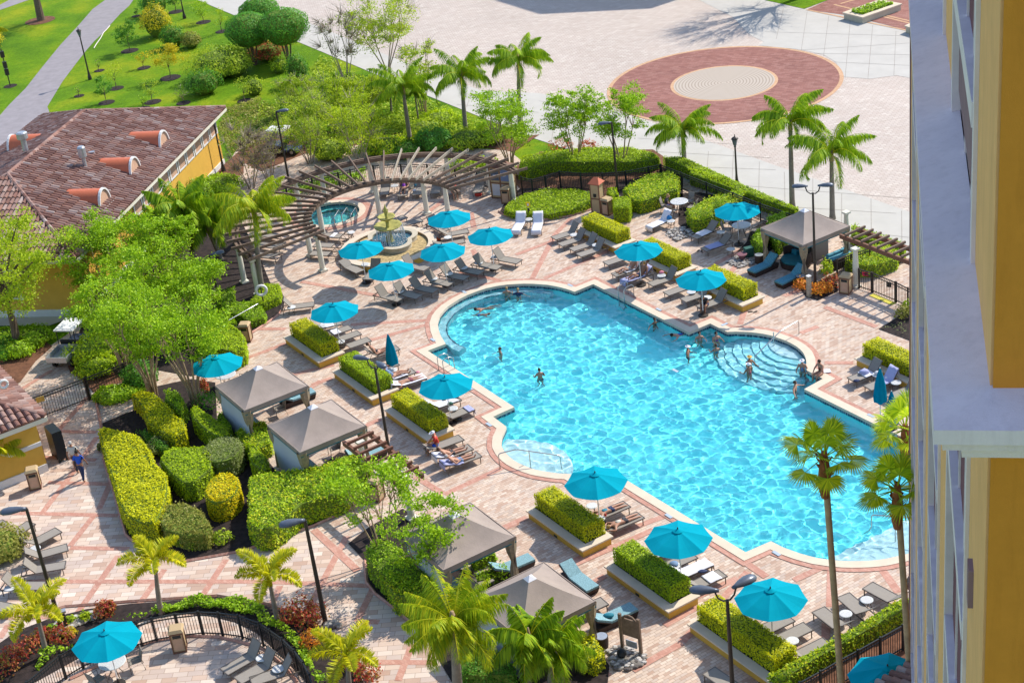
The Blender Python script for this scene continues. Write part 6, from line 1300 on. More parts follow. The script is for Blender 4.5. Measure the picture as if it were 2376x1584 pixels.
for i, (kb, kc, lab) in enumerate([(('L',1790,900), ('L',1640,330), 'dense palm left of the curved pergola, upper of two'), (('L',2010,800), ('L',1880,480), 'dense palm against the left end of the curved pergola'), (('L',1600,900), ('L',1480,560), 'dense palm among the leafy trees at the tiled roof')]):
    b, h, ln = place_palm(kb, kc); palm(b, h, LM['palm'], lab, nf=22, L=2.6, leaf=.8, seed=20+i, lean=ln, group='dense palms by the pergola', droop=(1.0, 2.0))
b, h, ln = place_palm(('b',1210,1030), ('b',1195,800)); palm(b, h, LM['palm'], 'small bushy palm behind the queen palms on the lawn', nf=16, L=1.6, leaf=.5, seed=31, lean=ln, tr=.09, group='small lawn palms')
b, h, ln = place_palm(('b',790,920), ('b',750,760)); palm(b, h, LM['palm'], 'small bushy palm at the left part of the lawn thicket', nf=14, L=1.4, leaf=.45, seed=32, lean=ln, tr=.08, group='small lawn palms')
b = g('b', 1460, 1130); palm(b, 2.3, LM['palm'], 'clumping palm with yellow stems behind the lawn palms', nf=14, L=1.5, leaf=.5, seed=33, tr=.07, group='small lawn palms')
GFX = 'plume leaved foxtail palms'
for i, (kb, kc, L, lab) in enumerate([(('J',1470,945), ('J',1400,470), 1.75, 'foxtail palm left of centre in the curved bed of the round terrace'), (('J',430,1320), ('J',330,930), 1.9, 'foxtail palm at the lower left above the big umbrella'), (('K2',180,1040), ('K2',90,600), 1.7, 'foxtail palm beside the red crotons in the curved bed'), (('K2',830,1640), ('K2',800,1320), 1.8, 'foxtail palm at the lower edge, right end of the curved bed')]):
    b, h, ln = place_palm(kb, kc); palm(b, h, LM['palm_y'], lab, nf=8, L=L*1.05, leaf=.42, seed=50+i, lean=ln, tr=.11, plume=True, group=GFX, droop=(1.5, 2.3), width=.026, up=(.45, 1.2))
b = G(1072, 1700); c = at_y(*px('w', 1045, 1450), b.y); palm(b, c.z, LM['palm_s'], 'big shaggy palm with yellowing fronds at the bottom centre', nf=34, L=2.45, leaf=.70, width=.022, seed=61, lean=(c.x-b.x, 0), tr=.2, droop=(1.1, 2.3), group='shaggy palms at the lower edge')
b = g('S', 300, 1640); c = at_y(*px('S', 330, 1330), b.y); palm(b, c.z, LM['palm'], 'low shaggy palm below the nearest cabana', nf=24, L=1.9, leaf=.6, width=.022, seed=62, lean=(c.x-b.x, 0), tr=.12, group='shaggy palms at the lower edge')
b = g('S', 90, 1700); c = at_y(*px('S', 120, 1240), b.y); palm(b, c.z, LM['palm'], 'shaggy palm left of the nearest cabana front', nf=18, L=1.9, leaf=.6, seed=63, lean=(c.x-b.x, 0), tr=.1, group='shaggy palms at the lower edge')
b = g('M', -160, 1300); c = at_y(*px('M', -90, 1010), b.y); palm(b, c.z, LM['palm_y'], 'yellowing palm reaching in at the left edge by the small building', nf=16, L=1.9, leaf=.55, seed=64, lean=(c.x-b.x, 0), tr=.12)
b = g('a', -120, 560); c = at_y(*px('a', -90, 330), b.y); palm(b, c.z, LM['palm_y'], 'small palm cut by the left frame edge on the lawn', nf=12, L=1.9, leaf=.5, seed=65, lean=(c.x-b.x, 0), tr=.1)
# fan palms
def fanpalm(base, crown, label, seed, nf=16):
    nr = np.random.default_rng(seed+7); rng = random.Random(seed); r_ = empty('fan_palm', (base.x, base.y, 0), 0, label, 'palm', 'fan palms with tan trunks'); top = crown-Vector((base.x, base.y, 0)); h = top.z
    path = [Vector((top.x*t, top.y*t, h*t)) for t in (0, .2, .4, .6, .8, .93)]; MB().tube(path, [.17, .125, .112, .108, .105, .11], 12).build('trunk', MT['fantrunk'], r_, True)
    bt = MB(); n = 10; prof = [(-1.5, .15), (-1.2, .24), (-.7, .26), (-.2, .20), (.2, .12)]
    bt.lathe(tuple(top), [(r2*.8, z) for z, r2 in prof], 10); Q = []; m = MB()
    for k in range(26): a = rng.uniform(0, 6.28); z = rng.uniform(-1.4, 0); bt.bar(top+Vector((.1*math.cos(a), .1*math.sin(a), z)), top+Vector((.27*math.cos(a), .27*math.sin(a), z+.2)), .07, .02)
    bt.build('boots', MT['boots'], r_)
    for i in range(nf):
        az = i*2.399+rng.uniform(-.2,.2); u = i/(nf-1); el = 1.3-1.55*u+rng.uniform(-.1,.1); Lp = rng.uniform(.65, .95); d = Vector((math.cos(az)*math.cos(el), math.sin(az)*math.cos(el), math.sin(el))); c = top+d*Lp+Vector((0,0,-.1*u)); m.tube([tuple(top), tuple(c)], [.025, .014], 4, cap=False)
        S = Vector((-math.sin(az), math.cos(az), 0)); Nn = d.cross(S); K = 28; Rr = rng.uniform(.62, .80)
        for k in range(K):
            t = -2.1+4.2*k/(K-1); dr = d*math.cos(t)+S*math.sin(t); bend = -.30*abs(math.sin(t*.5)); ln = Rr*(1-.15*abs(t)/2.1)*rng.uniform(.9, 1.08); tip = c+dr*ln+Nn*(bend*ln)+Vector((0,0,-.16*ln)); mid_ = c+dr*ln*.6+Nn*bend*ln*.5; w = dr.cross(Nn)*.030
            Q.append([tuple(c), tuple(mid_+w), tuple(tip), tuple(mid_-w)])
    npmesh('fronds', np.array(Q), 4, LM['fan'], r_); m.build('stalks', LM['fan'], r_)
b = G(1965, 1760); fanpalm(b, at_y(1912, 1060, b.y-.3), 'fan palm with the full length trunk at the right, crown over the pool', 3)
b = G(2122, 1720); fanpalm(b, at_y(2082, 1135, b.y-.2), 'fan palm touching the hotel wall, trunk right of the first fan palm', 8, 18)
b = G(2150, 1420); fanpalm(b, at_y(2100, 995, b.y), 'fan palm crown behind the other two, half hidden by the hotel wall', 12, 18)
# leafy trees ----------------------------------------------------------
GT1 = 'multi trunked spring green trees'
def T(k, x, y, h, rad, mat, label, **kw): return crown_tree(g(k, x, y), h, rad, LM[mat], label, **kw)
ck = dict(bark='barkl', ntr=6, tr=.06, clear=.32, shape='vase', group=GT1)
T('C', 330, 165, 5.4, 2.5, 'tree', 'spring green multi trunked tree nearest the right end of the curved pergola', seed=1, n=5200, clumps=34, dense=.22, **ck)
T('c', 540, 1500, 5.2, 2.0, 'tree', 'spring green vase shaped tree behind the picket fence, middle of three', seed=2, n=4600, clumps=30, dense=.23, **ck)
T('c', 960, 1530, 5.4, 2.1, 'tree', 'spring green vase shaped tree behind the single headed lamp post', seed=3, n=4600, clumps=30, dense=.23, **ck)
for i, (x, y, h, rad, lab) in enumerate([(1240, 1130, 5.6, 2.5, 'leafy multi trunked tree touching the tiled roof eave'), (1600, 1080, 5.2, 2.4, 'leafy multi trunked tree between the tiled roof and the tall lamp post'), (980, 1290, 5.8, 2.6, 'leafy multi trunked tree in front of the shaded ochre end wall'), (1500, 1420, 5.6, 2.6, 'leafy tree at the centre of the left thicket, near the tall lamp post'), (1850, 1480, 4.6, 2.2, 'leafy tree left of the beige bin, at the right side of the thicket')]):
    T('L', x, y, h, rad, 'tree', lab, seed=10+i, n=4600, clumps=40, dense=.20, **ck)
for i, (k, x, y, h, rad, lab) in enumerate([('M', 1400, 470, 6.0, 2.7, 'tree with many tan stems above the yellow hedges, left of a pair'), ('M', 1790, 560, 6.0, 2.6, 'tree with many tan stems next to the farthest west cabana'), ('M', 1150, 250, 5.6, 2.5, 'tree above the dark gate fence beside the golf cart')]):
    T(k, x, y, h, rad, 'tree', lab, seed=20+i, n=5400, clumps=42, dense=.20, bark='barkl', ntr=7, tr=.075, clear=.42, shape='vase', group=GT1)
T('K', 1140, 1190, 5.2, 2.2, 'tree', 'spring green tree between the west pergola and the third cabana', seed=31, n=2600, clumps=28, dense=.20, bark='barkl', ntr=6, tr=.05, clear=.3, shape='vase', group=GT1)
T('K', 1560, 1420, 4.3, 2.0, 'tree', 'light branching tree spreading over the third cabana roof', seed=32, n=2400, clumps=26, dense=.20, bark='barkl', ntr=5, tr=.05, clear=.3, shape='vase', group=GT1)
T('L', 170, 1600, 8.6, 3.3, 'tree_y', 'tall yellow green tree with a forked trunk at the left edge', seed=41, n=14000, clumps=60, dense=.22, bark='bark', ntr=1, tr=.22, clear=.36)
# thicket on the lawn
GT2 = 'loose yellow green trees of the lawn thicket'
T('b', 1180, 700, 7.0, 3.4, 'tree_y', 'largest loose yellow green tree rising above the lawn thicket', seed=51, n=5600, clumps=44, dense=.19, bark='twig', ntr=6, tr=.07, clear=.25, shape='vase', group=GT2, twigs=240)
T('b', 800, 760, 5.6, 2.0, 'grey', 'almost bare twiggy tree at the left side of the lawn thicket', seed=52, n=500, clumps=26, dense=.3, bark='twig', ntr=6, tr=.05, clear=.2, shape='vase', group=GT2, twigs=650)
T('b', 1500, 1040, 5.4, 1.7, 'tree_y', 'slim vase shaped tree with bare stems right of the lawn palms', seed=53, n=1500, clumps=20, dense=.25, bark='barkl', ntr=7, tr=.05, clear=.3, shape='vase', group=GT2, twigs=160)
for i, (x, y, h, rad, lab, n_) in enumerate([(470, 1490, 4.6, 2.3, 'sparse greyish green tree by the parked cart behind the pergola', 2300), (930, 1490, 4.6, 2.3, 'sparse greyish green tree just behind the pergola rafters', 2300), (720, 1200, 4.0, 2.2, 'soft yellow green tree at the back of the thicket', 2800), (380, 1050, 3.2, 1.8, 'soft olive tree at the left rear of the thicket', 1800), (1000, 1130, 3.4, 1.9, 'soft green tree between the two front thicket trees', 2400)]):
    T('b', x, y, h, rad, ['lawn_shrub', 'tree_y', 'tree_y', 'lawn_shrub', 'tree_y'][i], lab, seed=60+i, n=int(n_*2.1), clumps=26, dense=.27, size=.14, bark='twig', ntr=6, tr=.045, clear=.2, shape='vase', group=GT2, twigs=130)
for i, (k, x, y, h, rad, lab) in enumerate([('B', -60, 540, 4.2, 2.0, 'bare twiggy tree left of the curved pergola, beside the path'), ('B', 100, 470, 3.6, 1.6, 'second bare twiggy tree at the pergola path')]): T(k, x, y, h, rad, 'olive', lab, seed=70+i, n=420, clumps=26, dense=.3, bark='twig', ntr=6, tr=.05, clear=.2, shape='vase', group='bare trees by the pergola path', twigs=600)
# round clipped trees
def dome(k, x, y, h, rad, label, seed, zc=.3):
    p = g(k, x, y); r_ = empty('clipped_tree', (p.x, p.y, 0), 0, label, 'tree', 'round clipped trees'); nr = np.random.default_rng(seed); n = 5200; q = nr.normal(size=(n, 3)); q[:, 2] = q[:, 2]*.8+.25; q /= np.linalg.norm(q, axis=1)[:, None]
    lp = 1+.045*np.sin(q[:, 0]*7+seed)*np.sin(q[:, 1]*6)+.03*np.sin(q[:, 2]*11+q[:, 0]*4); c = q*((.90+.10*nr.random(n))*lp)[:, None]*np.array([rad, rad, rad*.72])+np.array([0, 0, h-rad*.72]); c[:, 2] = np.maximum(c[:, 2], h*zc*nr.uniform(.9, 1.2, n)); npmesh('crown', leaves(c, .15, q, .6, .6, nr), 4, LM['dome'], r_)
    MB().lathe((0,0,h-rad*1.3), [(rad*.5, 0), (rad*.86, rad*.5), (rad*.82, rad*.8), (rad*.45, rad*1.12)], 14).build('inner_twigs', CORE, r_); tk = MB()
    for a in (0, 1.6, 3.1, 4.6): tk.tube([(.12*math.cos(a), .12*math.sin(a), 0), (.5*math.cos(a), .5*math.sin(a), h*.5)], [.09, .06], 6)
    tk.build('trunk', MT['bark'], r_)
dome('b', -30, 590, 4.6, 2.1, 'round clipped tree nearest the camera, left of the three', 1); dome('b', 280, 570, 4.8, 2.25, 'round clipped tree at the right of the three, largest dome', 2); dome('b', 60, 420, 4.4, 1.9, 'round clipped tree at the rear of the three, lantern in front', 3)
# lawn saplings and bushes
GS_ = 'young trees dotted over the lawn'
def ring_bed(k, x, y, r=.75, mat='mulch'):
    p = g(k, x, y); o = disc('mulch_ring', (p.x, p.y), r, .02, MT[mat], 20); return p
lawn = [(1180,465,2.9,.95,'dark','rounded dark sapling beside the path edging',1600,.11),(1850,205,2.1,.75,'tree','small leafy sapling right of the lantern, near the top',800,.09),(2020,290,2.2,.55,'tree_y','thin sapling at the right of the upper lawn, near the plaza corner',260,.09),(1600,110,2.4,.8,'dark','dark sapling behind the lantern at the top edge',700,.11),(1240,150,.8,.25,'dark','tiny seedling in a mulch ring left of the gold bush',60,.09),(905,645,1.1,.25,'tree','thin seedling right of the tall lantern',70,.09),
 (970,935,2.2,.7,'dark','dark sapling in front of the tiled roof top edge',600,.11),(1060,805,2.3,.6,'tree_y','wispy sapling right of the dark one',260,.09),(720,875,.9,.22,'tree','tiny seedling near the path curve',50,.09),(1390,930,1.9,.75,'lawn_shrub','pale wispy sapling above the roof edge',420,.09),(1550,710,3.1,1.1,'gold','golden leaved sapling in the middle of the lawn',1500,.12),(1310,620,1.4,.5,'gold','small golden sapling left of the big golden one',240,.1),
 (1310,985,1.2,.35,'tree','low green shoot at the roof edge',140,.09),(2230,920,2.1,.6,'lawn_shrub','thin pale sapling at the right of the lawn bush',260,.09),(1670,940,1.5,.5,'grey','leafless pale sapling above the roof',30,.08)]
for i, (x, y, h, rad, mt_, lab, n_, sz) in enumerate(lawn):
    p = ring_bed('a', x, y, .35+rad*.5); crown_tree(p, h, rad, LM[mt_], lab, name='sapling', n=n_, size=sz+.03, ntr=1, tr=.035, clear=.32, clumps=12, dense=.42, seed=100+i, group=GS_, twigs=20 if n_ < 100 else 0)
for i, (k, x, y, rad, h, mt_, lab, n_) in enumerate([('a',1440,330,1.35,3.0,'gold','tall gold tipped bush at the top of the lawn',1900),('a',1420,130,1.5,2.6,'dome','bluish green bush at the top frame edge',1500),('a',1590,425,1.15,2.0,'dark','round dark green bush at the upper lawn',1300),('a',1750,430,.95,1.4,'olive','round olive gold bush beside the dark one',900),('a',2000,700,2.6,2.6,'lawn_shrub','wide spreading yellow green bush left of the clipped trees',3600),('a',1870,850,1.5,2.0,'dark','dark lower bush in front of the spreading bush',1600),('a',2150,690,1.5,2.2,'lawn_shrub','yellow green bush between the spreading bush and the domes',1500),
    ('b',90,540,1.6,1.5,'red','red leaved bush under the clipped trees',1200),('b',370,760,.95,2.5,'dark','upright dark green bush on the right of the lawn',1200),('b',200,660,.8,1.4,'tree_y','small lime bush left of the upright one',500),('b',290,880,.5,.8,'tree_y','tiny bush in a mulch patch on the lawn',160),('a',2320,860,.9,1.5,'lawn_shrub','pale bush at the lower right of the lawn',400),
    ('b',1600,1370,1.35,1.7,'dome','rounded deep green bush behind the pergola rafters',2200),('b',1640,1130,1.5,.9,'hedge','low bright mound right of the clumping palm',1500),('b',1150,1400,1.6,1.3,'garden','green shrub behind the middle of the pergola',1600),('b',1350,1430,1.2,1.1,'dark','dark shrub behind the pergola beam',1000),('b',660,1440,1.5,1.4,'lawn_shrub','yellowish shrub behind the left pergola rafters',1300),('b',1900,1330,1.7,1.2,'lawn_shrub','yellow green shrub at the foot of the lawn edge palm',1500),('b',2130,1290,1.4,1.1,'lawn_shrub','mounded shrub left of the first spring green tree',1200),('b',1500,1220,1.4,1.0,'lawn_shrub','low shrub around the queen palm trunks',1200)]):
    bush(g(k, x, y), rad, h, LM[mt_], lab, n=n_, size=.16, seed=200+i, rough=.22, group='bushes over the lawn')
p = g('b', 1200, 1010); tufts('lawn_groundcover', gl('b', [(0,960),(400,880),(560,520),(700,560),(900,700),(1300,860),(1500,900),(1800,1040),(2050,1130),(2050,1380),(1300,1400),(900,1430),(500,1440),(350,1300),(0,1200)]), 16000, .35, .20, LM['lawn_shrub'], 'yellow green ground cover between the lawn trees', kind='stuff')
tufts('lawn_groundcover', gl('a', [(2060,1000),(2352,900),(2700,1150),(2352,1330),(2100,1400),(1990,1200)]), 4500, .3, .18, LM['olive'], 'olive ground cover right of the tiled pavilion', kind='stuff')
# oak at the top left, mostly above the frame
T('a', 375, 185, 11, 5.5, 'tree_y', 'large tree at the top left whose trunk stands in a mulch ring', seed=81, n=9000, clumps=50, dense=.2, tr=.30, clear=.42, bark='bark')
ring_bed('a', 365, 190, 1.5, 'redmulch')
p = g('a', -60, 470); bush(p, 1.2, 2.6, LM['gold'], 'golden bush at the left frame edge on the lawn', n=1200, size=.15, seed=91)
p = g('a', 95, 785); r_ = empty('banner_pole', (p.x, p.y, 0), 0, 'dark pole with stacked dark boxes at the left edge of the lawn', 'pole'); MB().tube([(0,0,0), (0,0,3.4)], .05, 8).build('post', MT['dark'], r_)
for z in (1.3, 1.95, 2.9): MB().box((0,0,z), (.34, .3, .55), rz=.4).build('box', MT['dark'], r_)
ring_bed('a', 95, 785, .6)
# bare tree beyond the plaza: only its lower boughs and shadow come into sight
q = G(1717, 48)+sdir*7.2; crown_tree(Vector((q.x, q.y, 0)), 10, 4.6, LM['olive'], 'bare limbed tree beyond the plaza casting its branching shadow', n=900, clumps=60, dense=.3, tr=.26, clear=.3, seed=88, bark='bark', twigs=1500, shape='vase')
# ------------------------------------------------------------------ hedges and shrubs
def H(k, pts, z1, mat, label, dens=210, size=.12, z0=.04, group=None, **kw): return hedge('hedge', gl(k, pts, z1*.5), z0, z1, LM[mat], label, 'hedge', group, dens=dens, size=size, spread=.55 if kw.get('rough', .05) < .09 else .95, **kw)
H('C', [(400,210),(430,100),(640,60),(1000,20),(1420,10),(1660,70),(1700,110),(1600,140),(1400,150),(1000,150),(700,150),(480,220)], .95, 'hedge', 'long loose green hedge behind the wavy picket fence', rough=.1)
H('C', [(1720,110),(1900,95),(2352,300),('x')][:3]+[(2352,385),(1900,190)], .95, 'hedge', 'upper part of the long straight hedge beside the plaza', dens=200, size=.11)
H('D', [(0,10),(420,120),(900,330),(1010,380),(960,400),(640,290),(0,60)], .95, 'hedge', 'lower part of the long straight hedge ending behind the northeast cabana', dens=200, size=.11)
H('C', [(265,560),(300,500),(440,420),(640,375),(900,370),(1080,400),(1085,490),(1000,530),(860,570),(700,600),(500,605),(340,590)], .55, 'hedge', 'broad low green bed of shrubs behind the white towelled loungers', rough=.10)
H('C', [(1270,590),(1260,500),(1400,480),(1440,520),(1420,580)], 1.15, 'hedge', 'bright clipped cube shrub beside the trash bin and cabinet', dens=320, size=.09)
H('C', [(1205,430),(1210,390),(1300,380),(1330,440),(1260,470)], .9, 'hedge', 'small yellow green shrub behind the clipped cube')
H('C', [(1350,400),(1420,500),(1520,520),(1620,490),(1860,400),(1880,290),(1780,240),(1560,280)], 1.0, 'garden', 'big leafy shrub mass in the fence corner', rough=.14)
H('C', [(1920,600),(1990,690),(2100,690),(2352,560),(2480,420),(2352,420),(2100,500)], 1.0, 'garden', 'yellow green leafy shrub mass left of the northeast terrace umbrella', rough=.14)
H('D', [(550,640),(620,720),(700,730),(700,560),(620,560)], 1.0, 'tree', 'leafy shrub at the left post of the northeast cabana', rough=.12); H('D', [(700,560),(700,480),(880,430),(900,600),(800,680)], 1.3, 'tree', 'leafy shrub behind the northeast cabana', rough=.12)
H('D', [(1410,860),(1500,900),(1700,900),(1900,830),(1910,760),(1760,700),(1560,720),(1420,800)], .9, 'garden', 'shrub bed with reddish tips beyond the gate column', rough=.14); H('D', [(1460,600),(1560,650),(1960,760),(1970,700),(1600,560),(1480,520)], .9, 'hedge', 'shrubs seen between the slats of the northeast pergola', rough=.1)
for i, (k, x, y, rad, h, mt_, lab) in enumerate([('D',1010,1065,.45,.7,'orange','orange croton at the foot of the wooden bollard'),('D',1180,1110,.5,.75,'orange','orange croton right of the wooden bollard'),('D',1300,1040,.6,.8,'red','red croton beside the gate bin'),('D',1240,1090,.4,.6,'orange','small orange croton below the red one'),('D',1250,960,.4,1.2,'tree_y','lime green ti plant behind the orange crotons'),('D',1940,1330,.5,.8,'olive','small mixed shrub at the hotel wall below the gate'),('D',1990,1280,.4,.8,'tree_y','lime plant at the hotel wall below the gate'),
    ('c',400,1360,.9,.8,'red','red flowering shrub behind the long loose hedge'),('c',650,1360,.7,.7,'red','reddish shrub between two vase shaped trees'),('J',960,960,.5,.8,'red','red croton above the left edge of the big umbrella'),('J',1000,920,.35,.6,'red','small bright red croton by the promenade'),('J',260,1290,.65,.8,'red','red croton left of the big umbrella'),('J',130,1400,.7,.9,'red','large red croton at the lower left'),('J',40,1500,.7,.9,'red','red croton in the lower left corner'),('J',570,1190,.6,.8,'red','dark red croton touching the big umbrella'),('J',400,1170,.4,.6,'red','red croton at the foot of the tall lamp post'),
    ('K2',400,950,.75,.9,'red','large red croton beside the foxtail trunk'),('K2',290,1010,.6,.8,'red','red croton left of the large one'),('K2',470,1060,.6,.8,'red','deep red croton before the tall lamp post'),('K2',520,980,.6,.7,'red','brownish croton right at the tall lamp post'),('K2',500,1230,.5,.8,'orange','rusty croton along the round fence'),('K2',900,1430,.6,.7,'red','dark croton by the lower foxtail'),('K2',1000,1520,.6,.7,'red','dark croton at the bottom edge of the curved bed'),('J',780,1000,.3,.45,'tree_y','small lime plant among the rocks'),('J',650,1030,.25,.4,'tree_y','tiny lime plant beside the grey post light'),('J',480,1110,.3,.4,'tree','small green plant at the lamp base'),('J',640,1140,.3,.4,'gold','small golden plant touching the umbrella'),
    ('M',1900,600,.7,1.3,'dark','dark green shrub with red flowers left of the farthest cabana'),('M',1880,470,.25,1.3,'red','bright red flower spike left of the farthest cabana'),('J',1650,310,.5,.6,'garden','low variegated plant at the front of the garden bed'),('J',1800,320,.5,.55,'garden','second low variegated plant at the front of the garden bed'),('J',2030,290,.55,.6,'lawn_shrub','straggly low plant at the garden bed edge')]):
    bush(g(k, x, y), rad*.85, h*.9, LM[mt_], lab, n=360, size=.13, seed=300+i, rough=.35, core=False, name='small_plant', cat='plant', group='small bed plants')
H('M', [(905,850),(1000,830),(1300,900),(1400,1040),(1440,1150),(1540,1250),(1560,1400),(1500,1600),(1440,1700),(1290,1700),(1160,1640),(1080,1500),(1050,1350),(960,1080)], 1.25, 'hedgey', 'very large yellow green hedge curving along the promenade', dens=230, size=.12, rough=.07)
H('M', [(1200,520),(1300,480),(1430,500),(1600,650),(1600,690),(1700,750),(1710,850),(1600,910),(1500,880),(1350,780),(1300,620)], 1.1, 'hedgey', 'yellow green hedge below the tan stemmed trees', dens=230, size=.12, rough=.08)
H('M', [(1740,660),(1800,620),(1900,680),(2100,830),(2110,900),(2020,930),(1880,850),(1760,740)], 1.2, 'hedge', 'green box hedge beside the farthest cabana wall', dens=230, size=.11)
H('M', [(1460,1130),(1500,1050),(1600,1010),(1900,1000),(1960,1080),(1950,1200),(1800,1330),(1680,1340),(1560,1250)], 1.25, 'hedge', 'broad heart shaped green hedge with reddish specks', dens=230, size=.11, rough=.06)
p = g('M', 2060, 1130); hedge('hedge', [(p.x+1.05*math.cos(t*PI/9), p.y+1.25*math.sin(t*PI/9)) for t in range(18)], .05, 1.25, LM['hedgeg'] if False else LM['grey'], 'round greyish shrub between the hedges', 'shrub', None, dens=200, size=.11, rough=.12)
p = g('M', 2060, 1480); hedge('hedge', [(p.x+.85*math.cos(t*PI/9), p.y+1.35*math.sin(t*PI/9)) for t in range(18)], .05, 1.25, LM['hedgeg'], 'golden orange egg shaped hedge', 'hedge', None, dens=300, size=.11, rough=.05)
H('J', [(1430,120),(1500,20),(1700,-20),(1860,60),(1950,200),(1900,290),(1700,300),(1500,240)], 1.0, 'olive', 'olive brown shrub below the heart shaped hedge', rough=.12); H('M', [(1300,800),(1420,860),(1560,960),(1500,1000),(1380,950),(1300,880)], .7, 'dark', 'dark straggly shrubs between the two yellow hedges', rough=.14)
H('A', [(170,1330),(300,1220),(470,1210),(530,1290),(520,1420),(400,1480),(280,1470)], .9, 'garden', 'leafy hedge between the first and second west cabana', rough=.1); H('A', [(290,1440),(380,1440),(500,1570),(470,1700),(330,1620)], 1.1, 'hedge', 'slim yellow green hedge below the second west cabana', dens=230, size=.11)
H('A', [(20,1150),(60,1120),(150,1220),(160,1300),(60,1380),(0,1300)], .9, 'tree', 'leafy shrubs at the foot of the farthest cabana wall', rough=.1); H('M', [(1640,480),(1520,470),(1500,560),(1650,680),(1720,600)], 1.1, 'tree', 'leafy hedge among the tan stems', rough=.1)
H('K', [(-80,520),(60,470),(400,430),(560,400),(760,330),(930,280),(1010,330),(1060,440),(1000,470),(780,650),(560,720),(420,760),(150,980),(0,990),(-90,930)], 1.35, 'garden', 'large leafy green hedge in front of the second west cabana', dens=200, size=.13, rough=.11)
H('K', [(970,1180),(1060,1080),(1200,1080),(1400,1200),(1600,1290),(1700,1400),(1600,1500),(1300,1560),(1150,1420),(1010,1290)], 1.3, 'tree', 'leafy hedge at the foot of the branching tree by the promenade', dens=190, rough=.14)
H('K2', [(1110,640),(1250,620),(1500,760),(1560,900),(1450,900),(1230,860)], 1.2, 'garden', 'dense shrub hedge left of the big shaggy palm', rough=.14); H('K2', [(1820,1330),(1900,1250),(2050,1330),(2250,1380),(2350,1500),(2352,1600),(1850,1600)], 1.2, 'dark', 'dark leafy shrubs below the nearest cabana', rough=.14)
H('K', [(1900,1180),(2050,1120),(2150,1110),(2180,1150),(2050,1200),(1960,1240)], .6, 'tree', 'thin green shrubs inside the third cabana corner', rough=.14); H('K', [(1960,1330),(2240,1230),(2290,1290),(2100,1380),(1990,1400)], .6, 'tree', 'straggly shrubs between the two nearest cabanas', rough=.16)
H('K', [(1380,840),(1560,790),(1570,830),(1440,900)], .7, 'tree', 'leafy shrub left of the third cabana roof', rough=.12); H('S', [(550,1180),(700,1170),(800,1310),(800,1390),(700,1450),(560,1400)], .8, 'hedgey', 'yellow green shrub beside the pebble bed', rough=.12)
H('F', [(700,1560),(900,1430),(1250,1250),(1500,1100),(1850,880),(2010,830),(2030,900),(1900,1000),(1560,1190),(1200,1390),(960,1540),(860,1620)], .85, 'garden', 'long leafy hedge running below the loungers to the hotel wall', dens=200, rough=.1)
H('B', [(-120,1640),(0,1480),(60,1430),(200,1430),(215,1500),(200,1560),(60,1620)], .6, 'hedge', 'bright clipped shrub beside the life ring', rough=.07); H('A', [(0,200),(180,110),(300,100),(420,130),(470,200),(460,250),(330,290),(200,230)], .6, 'tree', 'low green hedge around the white handrail', rough=.1)
H('A', [(-140,330),(40,300),(230,390),(290,470),(280,570),(190,620),(0,560),(-130,450)], 1.2, 'hedge', 'rounded box hedge behind the beige bin at the left', dens=220, size=.12); H('L', [(1980,1150),(2130,1080),(2140,1180),(2050,1250),(1970,1240)], .8, 'tree', 'shrub around the foot of the tall lamp post', rough=.12)
rail([g('A', 105, 255), g('A', 105, 255, .9), g('A', 390, 95, .9), g('A', 390, 95, 0)], 'slim white handrail crossing the shrubs left of the life ring')
for i, (k, x, y, rad, h, mt_, lab) in enumerate([('L',1450,500,1.6,2.0,'tree','leafy shrub beside the pavilion wall, upper part'),('L',1750,250,1.9,1.4,'tree','low rounded shrub along the path by the pavilion'),('L',2000,170,1.7,1.0,'tree','spreading shrub right of the pavilion wall'),('L',1700,350,1.4,1.6,'dark','dark shrub between pavilion and palms'),('L',2000,400,1.4,1.3,'dome','deep green shrub left of the pergola end'),('L',1300,1150,1.6,1.4,'tree','shrub under the thicket trees'),('L',800,1230,1.2,1.1,'tree','shrub at the pavilion end wall corner'),
    ('L',60,1560,1.3,.9,'tree','shrub left of the forked trunk'),('L',300,1550,1.3,.9,'tree','shrub right of the forked trunk'),('M',60,60,1.4,.8,'dark','shrub above the small building roof'),('M',180,80,1.1,.8,'tree','green shrub at the cart path'),('M',880,140,1.6,1.4,'hedge','rounded hedge right of the golf cart'),('M',900,260,1.2,1.0,'hedge','yellow green shrub in front of the gate fence'),('M',1020,490,1.0,.6,'tree','low shrub below the dark gate fence'),('M',1160,460,.9,.6,'tree','second low shrub below the dark gate fence'),('M',1290,370,1.0,1.4,'dark','dark shrub at the end of the gate fence'),('J',20,430,1.3,1.5,'olive','round clipped bush in the middle of the lounger fan'),
    ('L',1900,1500,1.6,1.2,'tree','shrub at the right rear of the thicket'),('L',1500,1500,1.8,1.4,'tree','shrub at the front of the thicket'),('M',1000,950,.6,.5,'grey','wispy grey plant at the tip of the garden bed'),('M',1450,960,.7,.7,'grey','grey green plant between the hedges'),('L',1150,1450,1.7,1.3,'dark','dark shrub behind the golf cart')]):
    bush(g(k, x, y), rad, h, LM[mt_], lab, n=int(1300*rad), size=.15, seed=400+i, rough=.18, group='shrubs around the west side')
tufts('bed_plants', gl('B', [(200,620),(480,480),(720,440),(980,400),(980,470),(700,520),(500,580),(300,660)])+[], 2600, .6, .17, LM['tree'], 'green shrubs along the curved fence behind the pergola', kind='stuff'); tufts('bed_plants', gl('B', [(1700,420),(2000,380),(2352,470),(2352,380),(2000,290),(1700,330)]), 2400, .6, .17, LM['hedge'], 'green shrubs behind the right part of the curved pergola', kind='stuff')
